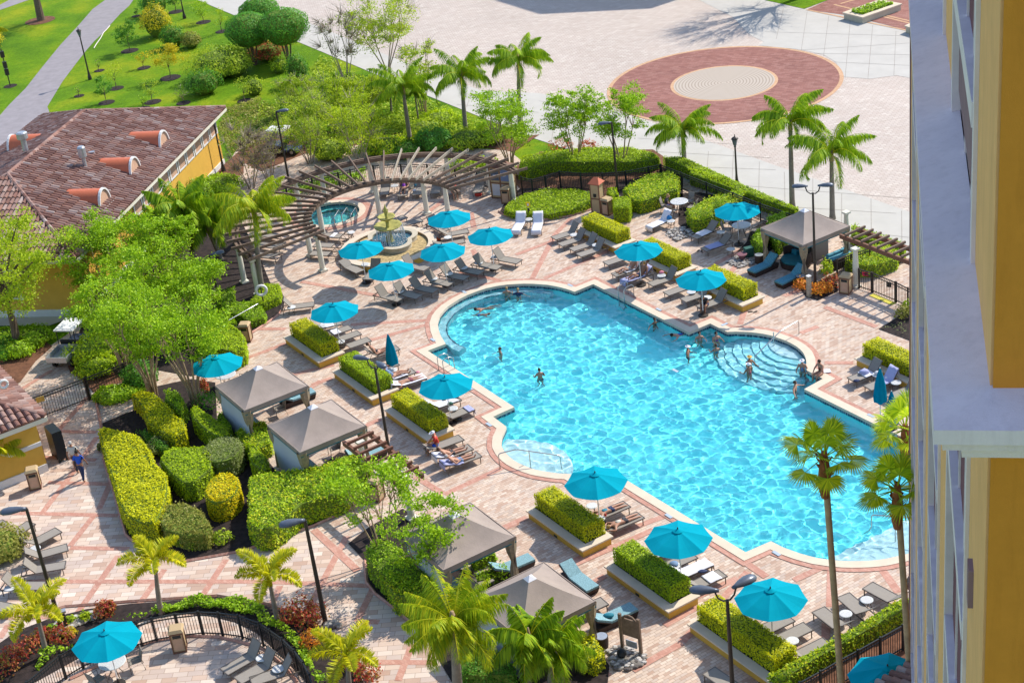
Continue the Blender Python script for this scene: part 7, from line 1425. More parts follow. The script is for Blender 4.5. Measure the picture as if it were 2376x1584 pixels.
tufts('bed_plants', gl('J', [(320,1500),(380,1330),(640,1260),(900,1170),(1200,1010),(1400,960),(1800,870),(2200,880),(2352,930),(2352,1000),(2160,930),(1800,900),(1400,970),(1230,1010),(900,1150),(560,1310),(330,1480)])+[], 3200, .5, .15, LM['tree'], 'bright green plants along the outside of the round fence', kind='stuff')
tufts('bed_plants', gl('K2', [(0,900),(60,950),(200,1060),(340,1150),(450,1290),(520,1500),(640,1560),(560,1640),(470,1500),(330,1260),(200,1120),(60,1050),(0,1030)]), 2200, .5, .15, LM['tree'], 'bright green plants right of the round fence', kind='stuff'); tufts('bed_plants', gl('J', [(1380,960),(1500,890),(1800,830),(2200,830),(2352,880),(2352,960),(1800,910),(1500,960)]), 1800, .45, .14, LM['tree'], 'green plants at the top of the curved bed', kind='stuff')
tufts('bed_plants', gl('a', [(1700,140)])*0+gl('D', [(1740,1430),(1960,1330),(1990,1500)]), 60, .2, .1, LM['grey'], 'sparse plants in the mulch corner by the hotel', kind='stuff')
# river pebbles
def pebbles(k, pts, n, size, label):
    P = gl(k, pts); nr = np.random.default_rng(n); A = np.array([(p.x, p.y) for p in P]); q = nr.uniform(A.min(0), A.max(0), (n*3, 2)); q = q[inpoly(q, A.tolist())][:n]; vs = []; fs = []
    for i, (x, y) in enumerate(q):
        s = size*nr.uniform(.5, 1.3); b = len(vs); a = nr.uniform(0, 6.28); K = 6
        for z, rr in ((0, .8), (.35, 1), (.6, .6)):
            for j in range(K): t = a+2*PI*j/K; vs.append((x+s*rr*math.cos(t)*.6, y+s*rr*math.sin(t)*.45, .065+z*s*.7))
        for r2 in range(2):
            for j in range(K): m2 = (j+1) % K; fs.append((b+r2*K+j, b+r2*K+m2, b+(r2+1)*K+m2, b+(r2+1)*K+j))
        fs.append(tuple(b+2*K+j for j in range(K)))
    me = bpy.data.meshes.new('pebbles'); me.from_pydata(vs, [], fs); me.materials.append(MT['pebble']); o = bpy.data.objects.new('pebbles', me); COL.objects.link(o); tag(o, label, 'pebbles', None, 'stuff')
pebbles('S', [(820,1290),(900,1240),(1000,1250),(1200,1340),(1160,1410),(1000,1470),(880,1450),(850,1380)], 260, .17, 'grey and tan river pebbles round the wooden signboard'); pebbles('C', [(1720,760),(1780,720),(1900,700),(2010,760),(1950,790),(1850,830)], 240, .16, 'pale river pebbles in front of the northeast shrubs')
pebbles('D', [(330,830),(430,770),(600,810),(590,840),(460,880)], 200, .15, 'river pebbles around the small fire bowl'); pebbles('K', [(1060,380),(1160,300),(1300,330),(1340,390),(1200,470),(1100,460)], 260, .16, 'pale pebbles under the west pergola'); pebbles('J', [(440,1130),(560,1010),(800,950),(920,960),(860,1000),(640,1090),(520,1160)], 170, .28, 'cream rocks along the promenade bed')
pebbles('K2', [(640,1000),(700,1020),(740,1080),(700,1110),(620,1060)], 30, .3, 'pale boulders beside the tall lamp post base')
p = g('D', 480, 800); r_ = empty('fire_bowl', (p.x, p.y, .06), 0, 'small dark metal bowl on the pebbles', 'fire bowl'); MB().lathe((0,0,0), [(.12, 0), (.2, .2), (.3, .35), (.26, .36)], 14).build('bowl', MT['mauve'], r_)
p = g('D', 540, 770); MB_ = MB().box((p.x, p.y, .35), (.5, .35, .55), rz=.3).build('utility_box', col('green_box', (.03,.12,.10))); tag(MB_, 'small dark green utility box behind the metal bowl', 'utility box')
p = g('J', 610, 1075); r_ = empty('post_light', (p.x, p.y, .06), .3, 'short grey post light beside the rocks at the tall lamp post', 'light'); MB().box((0,0,.4), (.16, .16, .8)).build('post', MT['dark'], r_); MB().box((0,0,.86), (.3, .24, .1)).build('head', MT['galv'], r_)
p = g('S', 955, 1345); r_ = empty('globe_light', (p.x, p.y, .06), 0, 'small dark ball on the pebbles by the wooden signboard', 'ornament'); MB().lathe((0,0,0), [(.05, 0), (.16, .08), (.2, .2), (.16, .32), (.05, .4)], 14).build('ball', MT['black'], r_)
# ------------------------------------------------------------------ people (x forward, y left, z up)
def sk_mesh(V_, E_, Rd, levels=1):
    bm = bmesh.new(); lay = bm.verts.layers.skin.verify(); vs = [bm.verts.new(v) for v in V_]
    for a, b in E_: bm.edges.new((vs[a], vs[b]))
    for i, v in enumerate(vs): v[lay].radius = (Rd[i], Rd[i]); v[lay].use_root = (i == 0)
    me = bpy.data.meshes.new('tmp'); bm.to_mesh(me); bm.free(); o = bpy.data.objects.new('tmp', me); COL.objects.link(o)
    o.modifiers.new('s', 'SKIN').use_smooth_shade = True; ss = o.modifiers.new('u', 'SUBSURF'); ss.levels = levels; ss.render_levels = levels
    dg = bpy.context.evaluated_depsgraph_get(); dg.update(); ev = o.evaluated_get(dg); out = bpy.data.meshes.new_from_object(ev); bpy.data.objects.remove(o); return out
def pose(kind):
    v = lambda *a: Vector(a); J = {}
    if kind in ('stand', 'wade', 'walk', 'wade_wide'):
        J = dict(pel=v(0,0,.95), wai=v(0,0,1.12), che=v(.01,0,1.32), nek=v(.01,0,1.47), hed=v(.02,0,1.62))
        for s, n in ((1,'l'), (-1,'r')):
            st = .22*s if kind == 'walk' else 0; J['sh'+n] = v(0, .17*s, 1.40); J['hi'+n] = v(0, .09*s, .90); J['kn'+n] = v(.04+st*.6, .10*s, .50); J['an'+n] = v(-.02+st, .10*s, .09+(.05 if kind == 'walk' and s < 0 else 0)); J['to'+n] = v(.15+st, .11*s, .03)
            if kind == 'wade_wide': J['el'+n] = v(.08, .42*s, 1.28); J['wr'+n] = v(.22, .62*s, 1.18); J['ha'+n] = v(.27, .70*s, 1.16)
            elif kind == 'wade': J['el'+n] = v(.10, .30*s, 1.15); J['wr'+n] = v(.30, .30*s, 1.12); J['ha'+n] = v(.38, .28*s, 1.13)
            else: J['el'+n] = v(-st*.6, .24*s, 1.12); J['wr'+n] = v(.08-st*.8, .25*s, .90); J['ha'+n] = v(.10-st*.9, .25*s, .82)
    elif kind in ('sit', 'hunch', 'sit_head'):
        k = .22 if kind == 'hunch' else 0
        J = dict(pel=v(0,0,.50), wai=v(.02+k*.3,0,.68), che=v(.05+k,0,.88-k*.2), nek=v(.08+k*1.3,0,1.01-k*.3), hed=v(.13+k*1.5,0,1.14-k*.35))
        for s, n in ((1,'l'), (-1,'r')):
            J['sh'+n] = v(.05+k, .17*s, .95-k*.2); J['el'+n] = v(.22+k*.6, .24*s, .74); J['wr'+n] = v(.42, .15*s, .62); J['ha'+n] = v(.49, .12*s, .61); J['hi'+n] = v(.06, .10*s, .50); J['kn'+n] = v(.46, .13*s, .52); J['an'+n] = v(.50, .12*s, .09); J['to'+n] = v(.66, .13*s, .03)
        if kind == 'sit_head': J['ell'] = v(.2,.26,.98); J['wrl'] = v(.16,.12,1.16); J['hal'] = v(.13,.07,1.22)
    elif kind in ('recline', 'lounge'):
        u = .62 if kind == 'recline' else .30
        J = dict(pel=v(-.30,0,.46), wai=v(-.44,0,.52+u*.10), che=v(-.60,0,.56+u*.38), nek=v(-.70,0,.60+u*.60), hed=v(-.79,0,.68+u*.72))
        for s, n in ((1,'l'), (-1,'r')):
            J['sh'+n] = v(-.64, .17*s, .57+u*.50); J['el'+n] = v(-.50, .30*s, .50+u*.1); J['wr'+n] = v(-.28, .22*s, .55); J['ha'+n] = v(-.20, .17*s, .56); J['hi'+n] = v(-.24, .09*s, .45); J['kn'+n] = v(.16, .12*s, .56 if kind == 'recline' else .47); J['an'+n] = v(.58, .12*s, .42); J['to'+n] = v(.64, .14*s, .55)
    elif kind in ('supine', 'prone'):
        f = -1 if kind == 'prone' else 1
        J = dict(pel=v(-.02,0,.46), wai=v(-.18,0,.46), che=v(-.38,0,.48), nek=v(-.54,0,.47), hed=v(-.68,0,.48))
        for s, n in ((1,'l'), (-1,'r')):
            J['sh'+n] = v(-.46, .17*s, .46); J['el'+n] = v(-.56 if f < 0 else -.28, .36*s if f < 0 else .26*s, .42); J['wr'+n] = v(-.76 if f < 0 else -.05, .24*s, .42); J['ha'+n] = v(-.82 if f < 0 else .02, .18*s, .42); J['hi'+n] = v(.04, .09*s, .45); J['kn'+n] = v(.44, .11*s, .45); J['an'+n] = v(.82, .12*s, .42); J['to'+n] = v(.86+.06*(f < 0), .14*s, .42+.10*f if f > 0 else .38)
    elif kind == 'swim':
        J = dict(pel=v(-.5,0,-.14), wai=v(-.32,0,-.10), che=v(-.12,0,-.04), nek=v(.04,0,.0), hed=v(.18,0,.08))
        for s, n in ((1,'l'), (-1,'r')):
            J['sh'+n] = v(-.04, .17*s, -.02); J['el'+n] = v(.14, .38*s, -.04); J['wr'+n] = v(.36, .44*s, -.03); J['ha'+n] = v(.44, .44*s, -.03); J['hi'+n] = v(-.56, .09*s, -.16); J['kn'+n] = v(-.92, .14*s, -.26); J['an'+n] = v(-1.28, .12*s, -.24); J['to'+n] = v(-1.4, .12*s, -.24)
    return J
RAD = dict(pel=.135, wai=.115, che=.14, nek=.055, hed=.06, shl=.065, shr=.065, ell=.043, elr=.043, wrl=.03, wrr=.03, hal=.034, har=.034, hil=.095, hir=.095, knl=.062, knr=.062, anl=.042, anr=.042, tol=.032, tor=.032)
EDG = [('pel','wai'), ('wai','che'), ('che','nek'), ('nek','hed')]+[(a+s, b+s) for s in 'lr' for a, b in (('sh','el'), ('el','wr'), ('wr','ha'), ('hi','kn'), ('kn','an'), ('an','to'))]+[('che','shl'), ('che','shr'), ('pel','hil'), ('pel','hir')]
def body_mesh(kind):
    J = pose(kind); K = list(J); me = sk_mesh([J[k] for k in K], [(K.index(a), K.index(b)) for a, b in EDG], [RAD[k] for k in K])
    bm = bmesh.new(); bm.from_mesh(me); up = (J['hed']-J['nek']).normalized()
    fw = Vector((1,0,0)) if kind not in ('supine', 'lounge', 'recline') else Vector((.5,0,.86))
    if kind == 'prone': fw = Vector((0,.6,-.8))
    fw = (fw-up*fw.dot(up)).normalized(); sd_ = up.cross(fw); M_ = Matrix((fw, sd_, up)).transposed().to_4x4(); M_.translation = J['hed']+up*.02
    r = bmesh.ops.create_uvsphere(bm, u_segments=14, v_segments=10, radius=1, matrix=M_ @ Matrix.Diagonal((.095, .078, .118, 1)))
    hv = r['verts']; Mi = M_.inverted()
    for v_ in hv:   # brow, nose, chin, jaw taper
        q = Mi @ v_.co
        if q.z < -.03: q.y *= .82; q.x *= .93
        if q.x > .06 and abs(q.y) < .03 and -.04 < q.z < .03: q.x += .018
        v_.co = M_ @ q
    for s in (-1, 1): bmesh.ops.create_uvsphere(bm, u_segments=6, v_segments=5, radius=1, matrix=M_ @ Matrix.Translation((0, .08*s, 0)) @ Matrix.Diagonal((.02, .01, .03, 1)))
    for s in 'lr':   # five fingers
        w, h_ = J['wr'+s], J['ha'+s]; d = (h_-w).normalized(); a = d.cross(Vector((0,0,1)))
        a = a.normalized() if a.length > .01 else Vector((0,1,0))
        for i, (o, ln) in enumerate(((-.024,.065),(-.008,.075),(.008,.072),(.024,.055))):
            m = MB().tube([h_+a*o+d*.02, h_+a*o*1.15+d*(.02+ln*.6)-Vector((0,0,.006)), h_+a*o*1.1+d*(.02+ln)-Vector((0,0,.02))], [.009, .008, .006], 5); vv = [bm.verts.new(p) for p in m.v]; [bm.faces.new([vv[j] for j in f]) for f in m.f]
        m = MB().tube([h_-a*.02-d*.01, h_-a*.05+d*.03, h_-a*.045+d*.055], [.011, .009, .007], 5); vv = [bm.verts.new(p) for p in m.v]; [bm.faces.new([vv[j] for j in f]) for f in m.f]
    bm.to_mesh(me); bm.free(); me.polygons.foreach_set('use_smooth', [True]*len(me.polygons)); return me, J, M_
def cloth_mesh(J, kind):
    if kind == 'shirt': ks = ['wai','che','nek','shl','shr','ell','elr','pel']; ed = [('pel','wai'),('wai','che'),('che','nek'),('che','shl'),('che','shr'),('shl','ell'),('shr','elr')]; f = {'ell': .7, 'elr': .7}; Rr = dict(pel=.15, wai=.135, che=.16, nek=.065, shl=.085, shr=.085, ell=.065, elr=.065)
    elif kind == 'shorts': ks = ['pel','hil','hir','knl','knr','wai']; ed = [('wai','pel'),('pel','hil'),('pel','hir'),('hil','knl'),('hir','knr')]; f = {'knl': .6, 'knr': .6, 'wai': .35}; Rr = dict(pel=.15, hil=.115, hir=.115, knl=.09, knr=.09, wai=.13)
    elif kind == 'trousers': ks = ['pel','hil','hir','knl','knr','anl','anr','wai']; ed = [('wai','pel'),('pel','hil'),('pel','hir'),('hil','knl'),('hir','knr'),('knl','anl'),('knr','anr')]; f = {'wai': .35}; Rr = dict(pel=.15, hil=.115, hir=.115, knl=.08, knr=.08, anl=.06, anr=.06, wai=.13)
    else: ks = ['pel','wai','che']; ed = [('pel','wai'),('wai','che')]; f = {}; Rr = dict(pel=.148, wai=.128, che=.150)   # one piece
    par = {'ell':'shl','elr':'shr','knl':'hil','knr':'hir','wai':'pel','anl':'knl','anr':'knr'}; ks = ['pel']+[k for k in ks if k != 'pel']; P = []
    for k in ks: P.append(J[k] if k not in f else J[par[k]].lerp(J[k], f[k]))
    return sk_mesh(P, [(ks.index(a), ks.index(b)) for a, b in ed], [Rr[k] for k in ks])
BODY = {}; CL = {}
def person(loc, rz, kind, skin, hair, clothes, label, hat=None, sc=1.0, wet=False, group=None):
    if kind not in BODY: BODY[kind] = body_mesh(kind)
    me, J, M_ = BODY[kind]; o = bpy.data.objects.new('person', me); COL.objects.link(o); o.location = loc; o.rotation_euler = (0,0,rz); o.scale = (sc, sc, sc)
    if not me.materials: me.materials.append(MT['skin'])
    o.material_slots[0].link = 'OBJECT'; o.material_slots[0].material = MT[skin]; tag(o, label, 'person', group)
    for c, m_ in clothes:
        if (kind, c) not in CL: x = cloth_mesh(J, c); x.materials.clear(); x.materials.append(MT['white']); CL[(kind, c)] = x
        q = bpy.data.objects.new(c if c != 'suit' else 'swimsuit', CL[(kind, c)]); COL.objects.link(q); q.parent = o; q.material_slots[0].link = 'OBJECT'; q.material_slots[0].material = m_
    m = MB(); K = 12; L_ = 6
    for i in range(L_+1):
        ph = PI/2*i/L_*1.12
        for k in range(K): t = 2*PI*k/K; m.v.append(tuple(M_ @ Vector((.104*math.sin(ph)*math.cos(t)-.014, .088*math.sin(ph)*math.sin(t), .125*math.cos(ph)+.006))))
    for i in range(L_):
        for k in range(K): j = (k+1) % K; m.f.append((i*K+k, (i+1)*K+k, (i+1)*K+j, i*K+j))
    m.build('hair' if not hat else 'cap', hair if not hat else hat, o, True)
    if hat:
        m = MB(); m.v = [tuple(M_ @ Vector((.02+.16*math.cos(2*PI*k/K), .14*math.sin(2*PI*k/K), .045+.012*zz))) for zz in (0, 1) for k in range(K)]; m.f = [tuple(range(K))[::-1], tuple(range(K, 2*K))]+[(k, (k+1)%K, K+(k+1)%K, K+k) for k in range(K)]; m.build('brim', hat, o)
    if wet:
        o.cycles.is_caustics_receiver = True
        for c in kids(o): c.cycles.is_caustics_receiver = True
    return o
blond = col('blond_hair', (.42,.27,.10)); brown = col('brown_hair', (.07,.035,.02)); dk = col('dark_hair', (.018,.014,.012)); greyh = col('grey_hair', (.45,.43,.42)); whitec = MT['towel']
navy = col('navy_cloth', (.02,.035,.10)); blue = col('royal_blue_cloth', (.02,.10,.55)); redc = col('red_cloth', (.62,.06,.04)); pink = col('pink_cloth', (.75,.25,.33)); purple = col('purple_cloth', (.25,.05,.45)); dgrey = col('charcoal_cloth', (.04,.04,.05)); brn = col('brown_swimsuit', (.16,.08,.05)); yel = col('straw', (.70,.45,.10)); tealc = col('teal_cloth', (.02,.22,.32)); jean = col('denim', (.16,.26,.42)); palew = col('pale_shirt', (.62,.58,.50)); patt = col('patterned_cloth', (.30,.08,.10), var=.8)
def wade(k, x, y, rz, skin, hair, cl, label, depth=1.0, kind='wade', **kw): # (x, y) is about the shoulders at the waterline
    p = g(k, x, y, .12); return person((p.x, p.y, WZ-depth-.10), R(rz), kind, skin, hair, cl, label, wet=True, sc=.93, group='swimmers in the pool', **kw)
wade('N', 765, 120, 80, 'skin', blond, [('shorts', tealc)], 'fair haired person in the water against the far pool wall', 1.15)
wade('N', 868, 130, -100, 'skin', blond, [('shirt', navy)], 'swimmer in a dark blue shirt with arms spread near the far wall', 1.15, 'wade_wide')
p = g('N', 515, 305, WZ); person((p.x, p.y, WZ-.02), R(200), 'swim', 'skin2', dk, [], 'dark haired swimmer at the left of the round bay', wet=True, group='swimmers in the pool')
p = g('N', 585, 345, WZ); person((p.x, p.y, WZ-.10), R(-20), 'swim', 'skin2', brown, [('shorts', blue)], 'child under water in blue trunks beside the dark haired swimmer', sc=.7, wet=True, group='swimmers in the pool')
wade('N', 705, 650, 200, 'skin', brown, [], 'swimmer up to the shoulders in the left part of the pool', 1.28)
wade('N', 1066, 880, 100, 'skin', brown, [('shorts', navy)], 'man standing alone in mid pool seen from behind, dark trunks', 1.02)
wade('N', 2110, 385, -60, 'skin2', dk, [('suit', dgrey)], 'dark haired bather by the east wall near the ladder', 1.25, 'wade_wide')
p = g('N', 2300, 545, WZ); person((p.x, p.y, WZ+.02), R(205), 'swim', 'skin', dk, [('suit', blue)], 'swimmer in blue stretching both arms near the east wall', wet=True, group='swimmers in the pool')
wade('E', 372, 440, -20, 'skin2', greyh, [('shorts', navy)], 'tanned swimmer in a white cap at the upper right of the pool', 1.0, hat=whitec)
wade('E', 480, 290, -80, 'skin', dk, [('suit', pink)], 'dark haired bather in pink at the corner of the east wall', 1.15); wade('E', 632, 300, -70, 'skin', dk, [('suit', purple)], 'dark haired bather in purple near the corner of the east wall', 1.1)
wade('E', 632, 405, 100, 'skin', brown, [('suit', tealc)], 'brown haired bather just below the one in purple', 1.15)
wade('E', 935, 540, -60, 'skin2', yel, [('suit', palew)], 'bather in a yellow cap on the round steps, farther one', .95, hat=yel); wade('E', 932, 610, 120, 'skin2', greyh, [('suit', patt)], 'bather in a white cap and patterned suit on the round steps', .95, hat=whitec)
wade('E', 1418, 590, -110, 'skin', greyh, [('suit', jean)], 'bather with a white cap resting at the right end of the round steps', .85, hat=whitec); wade('E', 1348, 765, -30, 'skin', brown, [('shorts', tealc)], 'man with both arms held out beside the pool corner', 1.0, 'wade_wide')
p = g('E', 1590, 650, .08); person((p.x, p.y, -.36), R(215), 'sit', 'skin', brown, [('suit', brn)], 'woman in a brown swimsuit sitting on the pool edge by the round steps', wet=False)
tag(MB().box((p.x+.25, p.y+.15, .095), (.5, .35, .02)).build('towel', MT['towel']), 'small white towel on the pool coping beside the sitting woman', 'towel')
def on_lounger(key, kind, dx, skin, hair, cl, label, flip=False, **kw):
    c, a, b = LOUNGERS[key]; q = c+Vector((math.cos(a)*dx, math.sin(a)*dx, .02)); dz = -.06 if kind in ('supine', 'prone') else -.07
    if kind in ('sit', 'hunch', 'sit_head'): dz = -.07
    return person((q.x, q.y, q.z+dz), a+kw.pop('turn', 0), kind, skin, hair, cl, label, group='guests on the loungers', **kw)
on_lounger('a6', 'recline', .1, 'skin', brown, [('suit', dgrey)], 'person sitting up behind the closed umbrella'); on_lounger('a7', 'lounge', .15, 'skin2', brown, [('shorts', purple)], 'sunbather on the lounger in front of the closed umbrella')
on_lounger('a8', 'recline', .1, 'skin', greyh, [('shirt', jean)], 'person in a white hat beside the second west planter', hat=whitec); on_lounger('a9', 'prone', .05, 'skin', blond, [('shorts', patt)], 'sunbather in patterned swimwear lying face down on a white towel')
on_lounger('k1', 'sit', -.35, 'skin', greyh, [('shirt', redc), ('shorts', blue)], 'person in a red shirt and blue shorts sitting at the third west planter', turn=R(160), hat=whitec); on_lounger('k2', 'lounge', .1, 'skin', brown, [('shorts', dgrey)], 'man in dark trunks lying on his back on the middle lounger'); on_lounger('k3', 'lounge', .1, 'skin', greyh, [('shorts', jean)], 'man in blue and white trunks on the nearest of three loungers')
on_lounger('h1', 'prone', .0, 'skin', brown, [('suit', tealc), ('shorts', navy)], 'person in a blue top lying face down at the fourth west planter'); on_lounger('h2', 'prone', .0, 'skin', blond, [('suit', palew), ('shorts', dgrey)], 'person in a pale shirt lying face down at the fourth west planter')
on_lounger('c6', 'recline', .1, 'skin', brown, [('shorts', palew)], 'reclining sunbather in the shade of the second east umbrella'); on_lounger('c7', 'recline', .05, 'skin2', dk, [('shorts', navy)], 'man in navy trunks on the lilac towel'); on_lounger('c11', 'hunch', .45, 'skin2', dk, [('shirt', dgrey), ('shorts', navy)], 'hunched person in dark clothes at the third east umbrella', turn=R(30))
on_lounger('p1', 'recline', .1, 'skin', brown, [('suit', purple)], 'person in purple seated under the curved pergola'); on_lounger('p4', 'hunch', .55, 'skin', brown, [('shorts', redc)], 'person in a red cap bending forward under the pergola', turn=R(20), hat=redc)
person((DT1.x-.78, DT1.y+.30, -.04), R(-20), 'sit_head', 'skin', blond, [('shirt', dgrey), ('shorts', blue)], 'person in a dark shirt and blue shorts resting a hand on the head')
p = g('M', 765, 1240); person((p.x, p.y, .036), R(80), 'walk', 'skin2', dk, [('shirt', blue), ('trousers', navy)], 'person in a blue shirt walking away on the promenade'); p = g('M', 700, 1190); person((p.x-.02, p.y+.35, .036), R(80), 'walk', 'skin2', greyh, [('shirt', palew), ('trousers', dgrey)], 'person in a white patterned shirt walking ahead of the blue shirt')
# ------------------------------------------------------------------ towels and belongings
def towel_on(key, mat, label, x0=-.25, x1=.95, group='towels on the loungers', back=False):
    c, a, b = LOUNGERS[key]; r_ = MB(); nr = np.random.default_rng(len(label)); n = 10; w = .31
    xs = np.linspace(x0, x1, n); rows = []
    zf_ = lambda x: .362 if x > -.33 else .362+math.tan(R(b))*(-.33-x)
    pts = [(x, zf_(x)) for x in xs]
    if back: L = .70; pts = [(-.33-math.cos(R(b))*L*t+math.sin(R(b))*.03, .35+math.sin(R(b))*L*t+.03) for t in (1, .75, .5, .25, .0)]+pts[2:]; pts = [(pts[0][0]-.03, pts[0][1]-.35)]+pts
    if x1 > .9: pts.append((x1+.03, .10))
    for x, z in pts:
        for j in range(7): y = -w+2*w*j/6; r_.v.append((x+nr.normal(0, .006), y*1.03, z+abs(nr.normal(0, .010))))
    for i in range(len(pts)-1):
        for j in range(6): q = i*7+j; r_.f.append((q, q+1, q+8, q+7))
    o = r_.build('towel', mat, None, True); s = o.modifiers.new('thick', 'SOLIDIFY'); s.thickness = .015; o.location = c; o.rotation_euler = (0,0,a); tag(o, label, 'towel', group); return o
for key, mt_, lab, x0, x1, bk_ in [('w0','towel','',0,0,0)][:0]+[('w1','towel','white towel draped over the left lounger before the lawn bed',-.3,.97,1),('w2','towel','white towel draped over the right lounger before the lawn bed',-.3,.97,1),('n1','towel','white towel on the lounger near the round dining table',-.3,.97,1),('n2','towel','rumpled white towel beside the pebble bed',-.3,.55,0),('n3','towelb','pale towel on the northeast lounger with sandals',-.3,.7,0),('c7','towelb','lilac towel under the man in navy trunks',-.3,.97,1),('c6','towel','white towel under the reclining sunbather',-.3,.3,1),
 ('a1','towel','white towel on the farthest lounger of the first west planter',-.2,.5,0),('a2','towel','folded towel on the second lounger of the first west planter',-.2,.25,0),('a8','towel','white towel under the person in a white hat',-.3,.5,1),('a9','towel','white towel under the patterned sunbather',-.3,.97,1),('a7','towelb','lilac towel in front of the closed umbrella',-.3,.3,1),('a10','towel','white towel beneath the third west umbrella',-.3,.8,1),('a11','towelb','lilac striped towel at the foot of the lounger near the black bag',.6,.93,0),('k3','towelb','lilac towel at the head of the nearest sunbather lounger',-.33,.0,1),('k2','towel','white towel at the head of the middle sunbather lounger',-.33,-.1,1),
 ('g2','towel','big white towel at the fifth west planter',-.32,.97,1),('g3','towel','crumpled white towel with a navy garment',.1,.7,0),('e1','towel','white towel and clothes on the left lounger at the right planter',-.3,.3,0),('e2','towelb','lilac towel on the middle lounger at the right planter',-.32,.1,1),('s1','towel','small white towel by the hot tub',.1,.4,0)]:
    towel_on(key, MT[mt_], lab, x0, x1, back=bool(bk_))
def lump(p, size, mat, label, name, cat, seed=1):
    nr = np.random.default_rng(seed); bm = bmesh.new(); bmesh.ops.create_icosphere(bm, subdivisions=2, radius=1)
    for v_ in bm.verts: v_.co *= 1+nr.normal(0, .08); v_.co = Vector((v_.co.x*size[0]/2, v_.co.y*size[1]/2, max(-.35, v_.co.z)*size[2]/2+size[2]*.18))
    me = bpy.data.meshes.new(name); bm.to_mesh(me); bm.free(); me.materials.append(mat); me.polygons.foreach_set('use_smooth', [True]*len(me.polygons)); o = bpy.data.objects.new(name, me); COL.objects.link(o); o.location = p; return tag(o, label, cat)
T45 = .50
for i, (k, x, y, z, s, mt_, name, lab) in enumerate([('A',2200,1155,.04,(.55,.4,.35),MT['black'],'bag','black bag on the pavers by the third west planter'),('B',2000,605,.04,(.5,.35,.4),redc,'bag','red bag on the ground under the curved pergola'),('B',1410,415,T45,(.25,.2,.2),MT['towel'],'towel','folded white towel on the fountain row side table'),('C',1705,1110,T45,(.3,.22,.2),pink,'bag','pink bag on the round table at the second east planter'),('C',1775,620,T45,(.35,.2,.35),col('bright_blue', (.02,.2,.5)),'bag','bright blue bag on the small table by the towelled lounger'),('C',535,0+600,T45,(.1,.1,.1),MT['white'],'cup','white cup between the white towelled loungers'),
  ('E',1980,650,.40,(.5,.4,.35),MT['towelb'],'bag','grey striped bag on the left lounger of the right planter'),('E',1910,720,.40,(.35,.25,.12),navy,'clothes','navy garment on the left lounger of the right planter'),('E',2110,655,T45,(.4,.25,.25),MT['white'],'bag','white bags piled on the side table of the right planter'),('E',2190,690,.40,(.3,.3,.15),MT['towel'],'towel','white bundle on the middle lounger of the right planter'),('F',120,555,.42,(.4,.25,.1),navy,'clothes','navy garment lying on the crumpled white towel'),('S',830,960,.47,(.45,.3,.18),col('teal_pillow', (.01,.18,.25)),'pillow','teal pillow on the pale blue cushioned lounger'),
  ('A',2080,970,.42,(.25,.2,.12),brn,'bag','small brown pouch on the white towel at the third west planter'),('A',2195,945,.42,(.25,.2,.25),jean,'bag','small blue bag at the foot of the lounger under the umbrella'),('A',2135,1010,.5,(.3,.2,.2),col('bottle_green', (.03,.12,.08)),'bag','green bag with bottles at the third west planter'),('B',1430,520,.42,(.2,.15,.25),tealc,'bag','teal bag hanging on the pergola lounger'),('B',1415,560,.40,(.3,.25,.15),MT['towel'],'towel','white bundle on the pergola lounger'),('B',1640,1010,.04,(.3,.25,.35),col('orange_cloth', (.6,.12,.03)),'bag','orange bag beside the fountain rim lounger'),
  ('A',1840,720,.42,(.22,.18,.1),pink,'bag','magenta pouch on the white towel of the patterned sunbather'),('K2',1400*0+2015,620,.04,(.45,.45,.4),col('turquoise_pot', (.0,.25,.42)),'plant_pot','turquoise pot between the two nearest cabanas'),('H',1195,770,.5,(.12,.1,.2),redc,'bottle','small red flask near the face down sunbathers'),('S',1425,490,T45,(.4,.35,.2),jean,'towel','blue grey folded cloth on the fifth planter table'),('B',1285,1465,T45,(.2,.15,.12),MT['dark'],'bag','small dark purse on the lowest fountain table'),('D',415,470,.6,(.35,.3,.4),dgrey,'bag','dark backpack on the northeast terrace chair'),('D',340,450,.75,(.4,.3,.3),MT['towel'],'towel','white clothes over the northeast terrace chair')]):
    lump(g(k, x, y, z), s, mt_, lab, name, {'bag':'bag','towel':'towel','cup':'cup','clothes':'clothes','pillow':'pillow','plant_pot':'plant pot','bottle':'bottle'}[name], i)
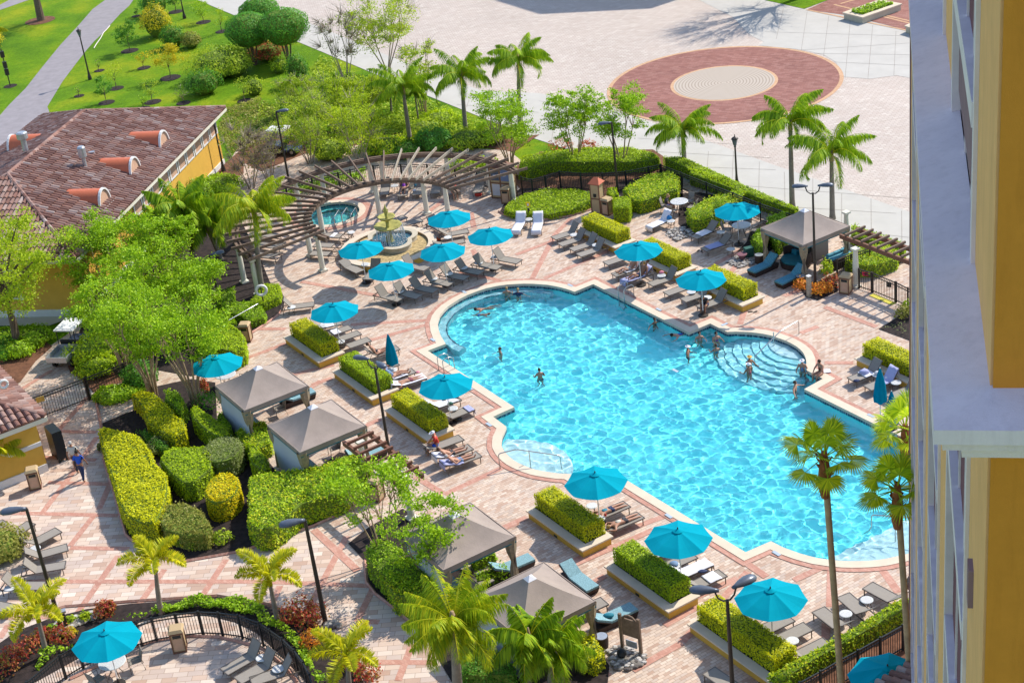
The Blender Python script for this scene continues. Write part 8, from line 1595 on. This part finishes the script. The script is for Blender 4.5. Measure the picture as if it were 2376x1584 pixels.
for i, (k, x, y) in enumerate([('D',555,1268),('D',600,1268),('D',80,712),('D',110,715)]):
    p = g(k, x, y, .04); m = MB().prism([(.13,.0),(.10,.04),(-.02,.03),(-.12,.04),(-.14,0),(-.12,-.04),(-.02,-.035),(.10,-.04)], 0, .025); m.tube([(.08,0,.02),(.02,.035,.05),(-.02,.04,.02)], .006, 4); o = m.build('sandal', MT['black']); o.location = p; o.rotation_euler = (0,0,.4*i); tag(o, ['left dark sandal by the third east planter', 'right dark sandal by the third east planter', 'left dark sandal beside the northeast lounger', 'right dark sandal beside the northeast lounger'][i], 'sandal', 'dark sandals')
# ------------------------------------------------------------------ camera, sun, sky
cam = bpy.data.cameras.new('camera'); co = bpy.data.objects.new('camera', cam); COL.objects.link(co)
right, up, fwd = Vector((1,0,0)), Vector((0,ST,CT)), Vector((0,CT,-ST))
X_ = right*CR+up*SR; Y_ = up*CR-right*SR
co.matrix_world = Matrix((X_, Y_, -fwd)).transposed().to_4x4(); co.location = (0, 0, CZ)
cam.sensor_width = 36; cam.sensor_fit = 'HORIZONTAL'; cam.lens = F/W*36; cam.clip_start = .5; cam.clip_end = 3000; SC.camera = co
SAZ, SEL = R(35.5), R(43.5)
sd = Vector((math.cos(SAZ)*math.cos(SEL), math.sin(SAZ)*math.cos(SEL), math.sin(SEL)))
sl = bpy.data.lights.new('sun', 'SUN'); sl.energy = 3.4; sl.angle = R(.5); sl.color = (1, .94, .84); so = bpy.data.objects.new('sun', sl); COL.objects.link(so)
so.rotation_euler = sd.to_track_quat('Z', 'Y').to_euler(); sl.cycles.is_caustics_light = True
wd = bpy.data.worlds.new('World'); SC.world = wd; wd.use_nodes = True; nt = wd.node_tree; bg = nt.nodes['Background']
sk = nt.nodes.new('ShaderNodeTexSky'); sk.sky_type = 'NISHITA'; sk.sun_disc = False; sk.sun_elevation = SEL; sk.sun_rotation = PI/2-SAZ; sk.altitude = 0; sk.air_density = 1.0; sk.dust_density = .6; sk.ozone_density = 1.5
nt.links.new(sk.outputs[0], bg.inputs[0]); bg.inputs[1].default_value = .15
SC.view_settings.view_transform = 'Standard'; SC.view_settings.look = 'None'; SC.view_settings.exposure = 0.85; SC.view_settings.gamma = 1
SC.cycles.max_bounces = 8; SC.cycles.diffuse_bounces = 3; SC.cycles.glossy_bounces = 3; SC.cycles.transmission_bounces = 6; SC.cycles.transparent_max_bounces = 6
SC.cycles.use_denoising = True; SC.cycles.sample_clamp_indirect = 6
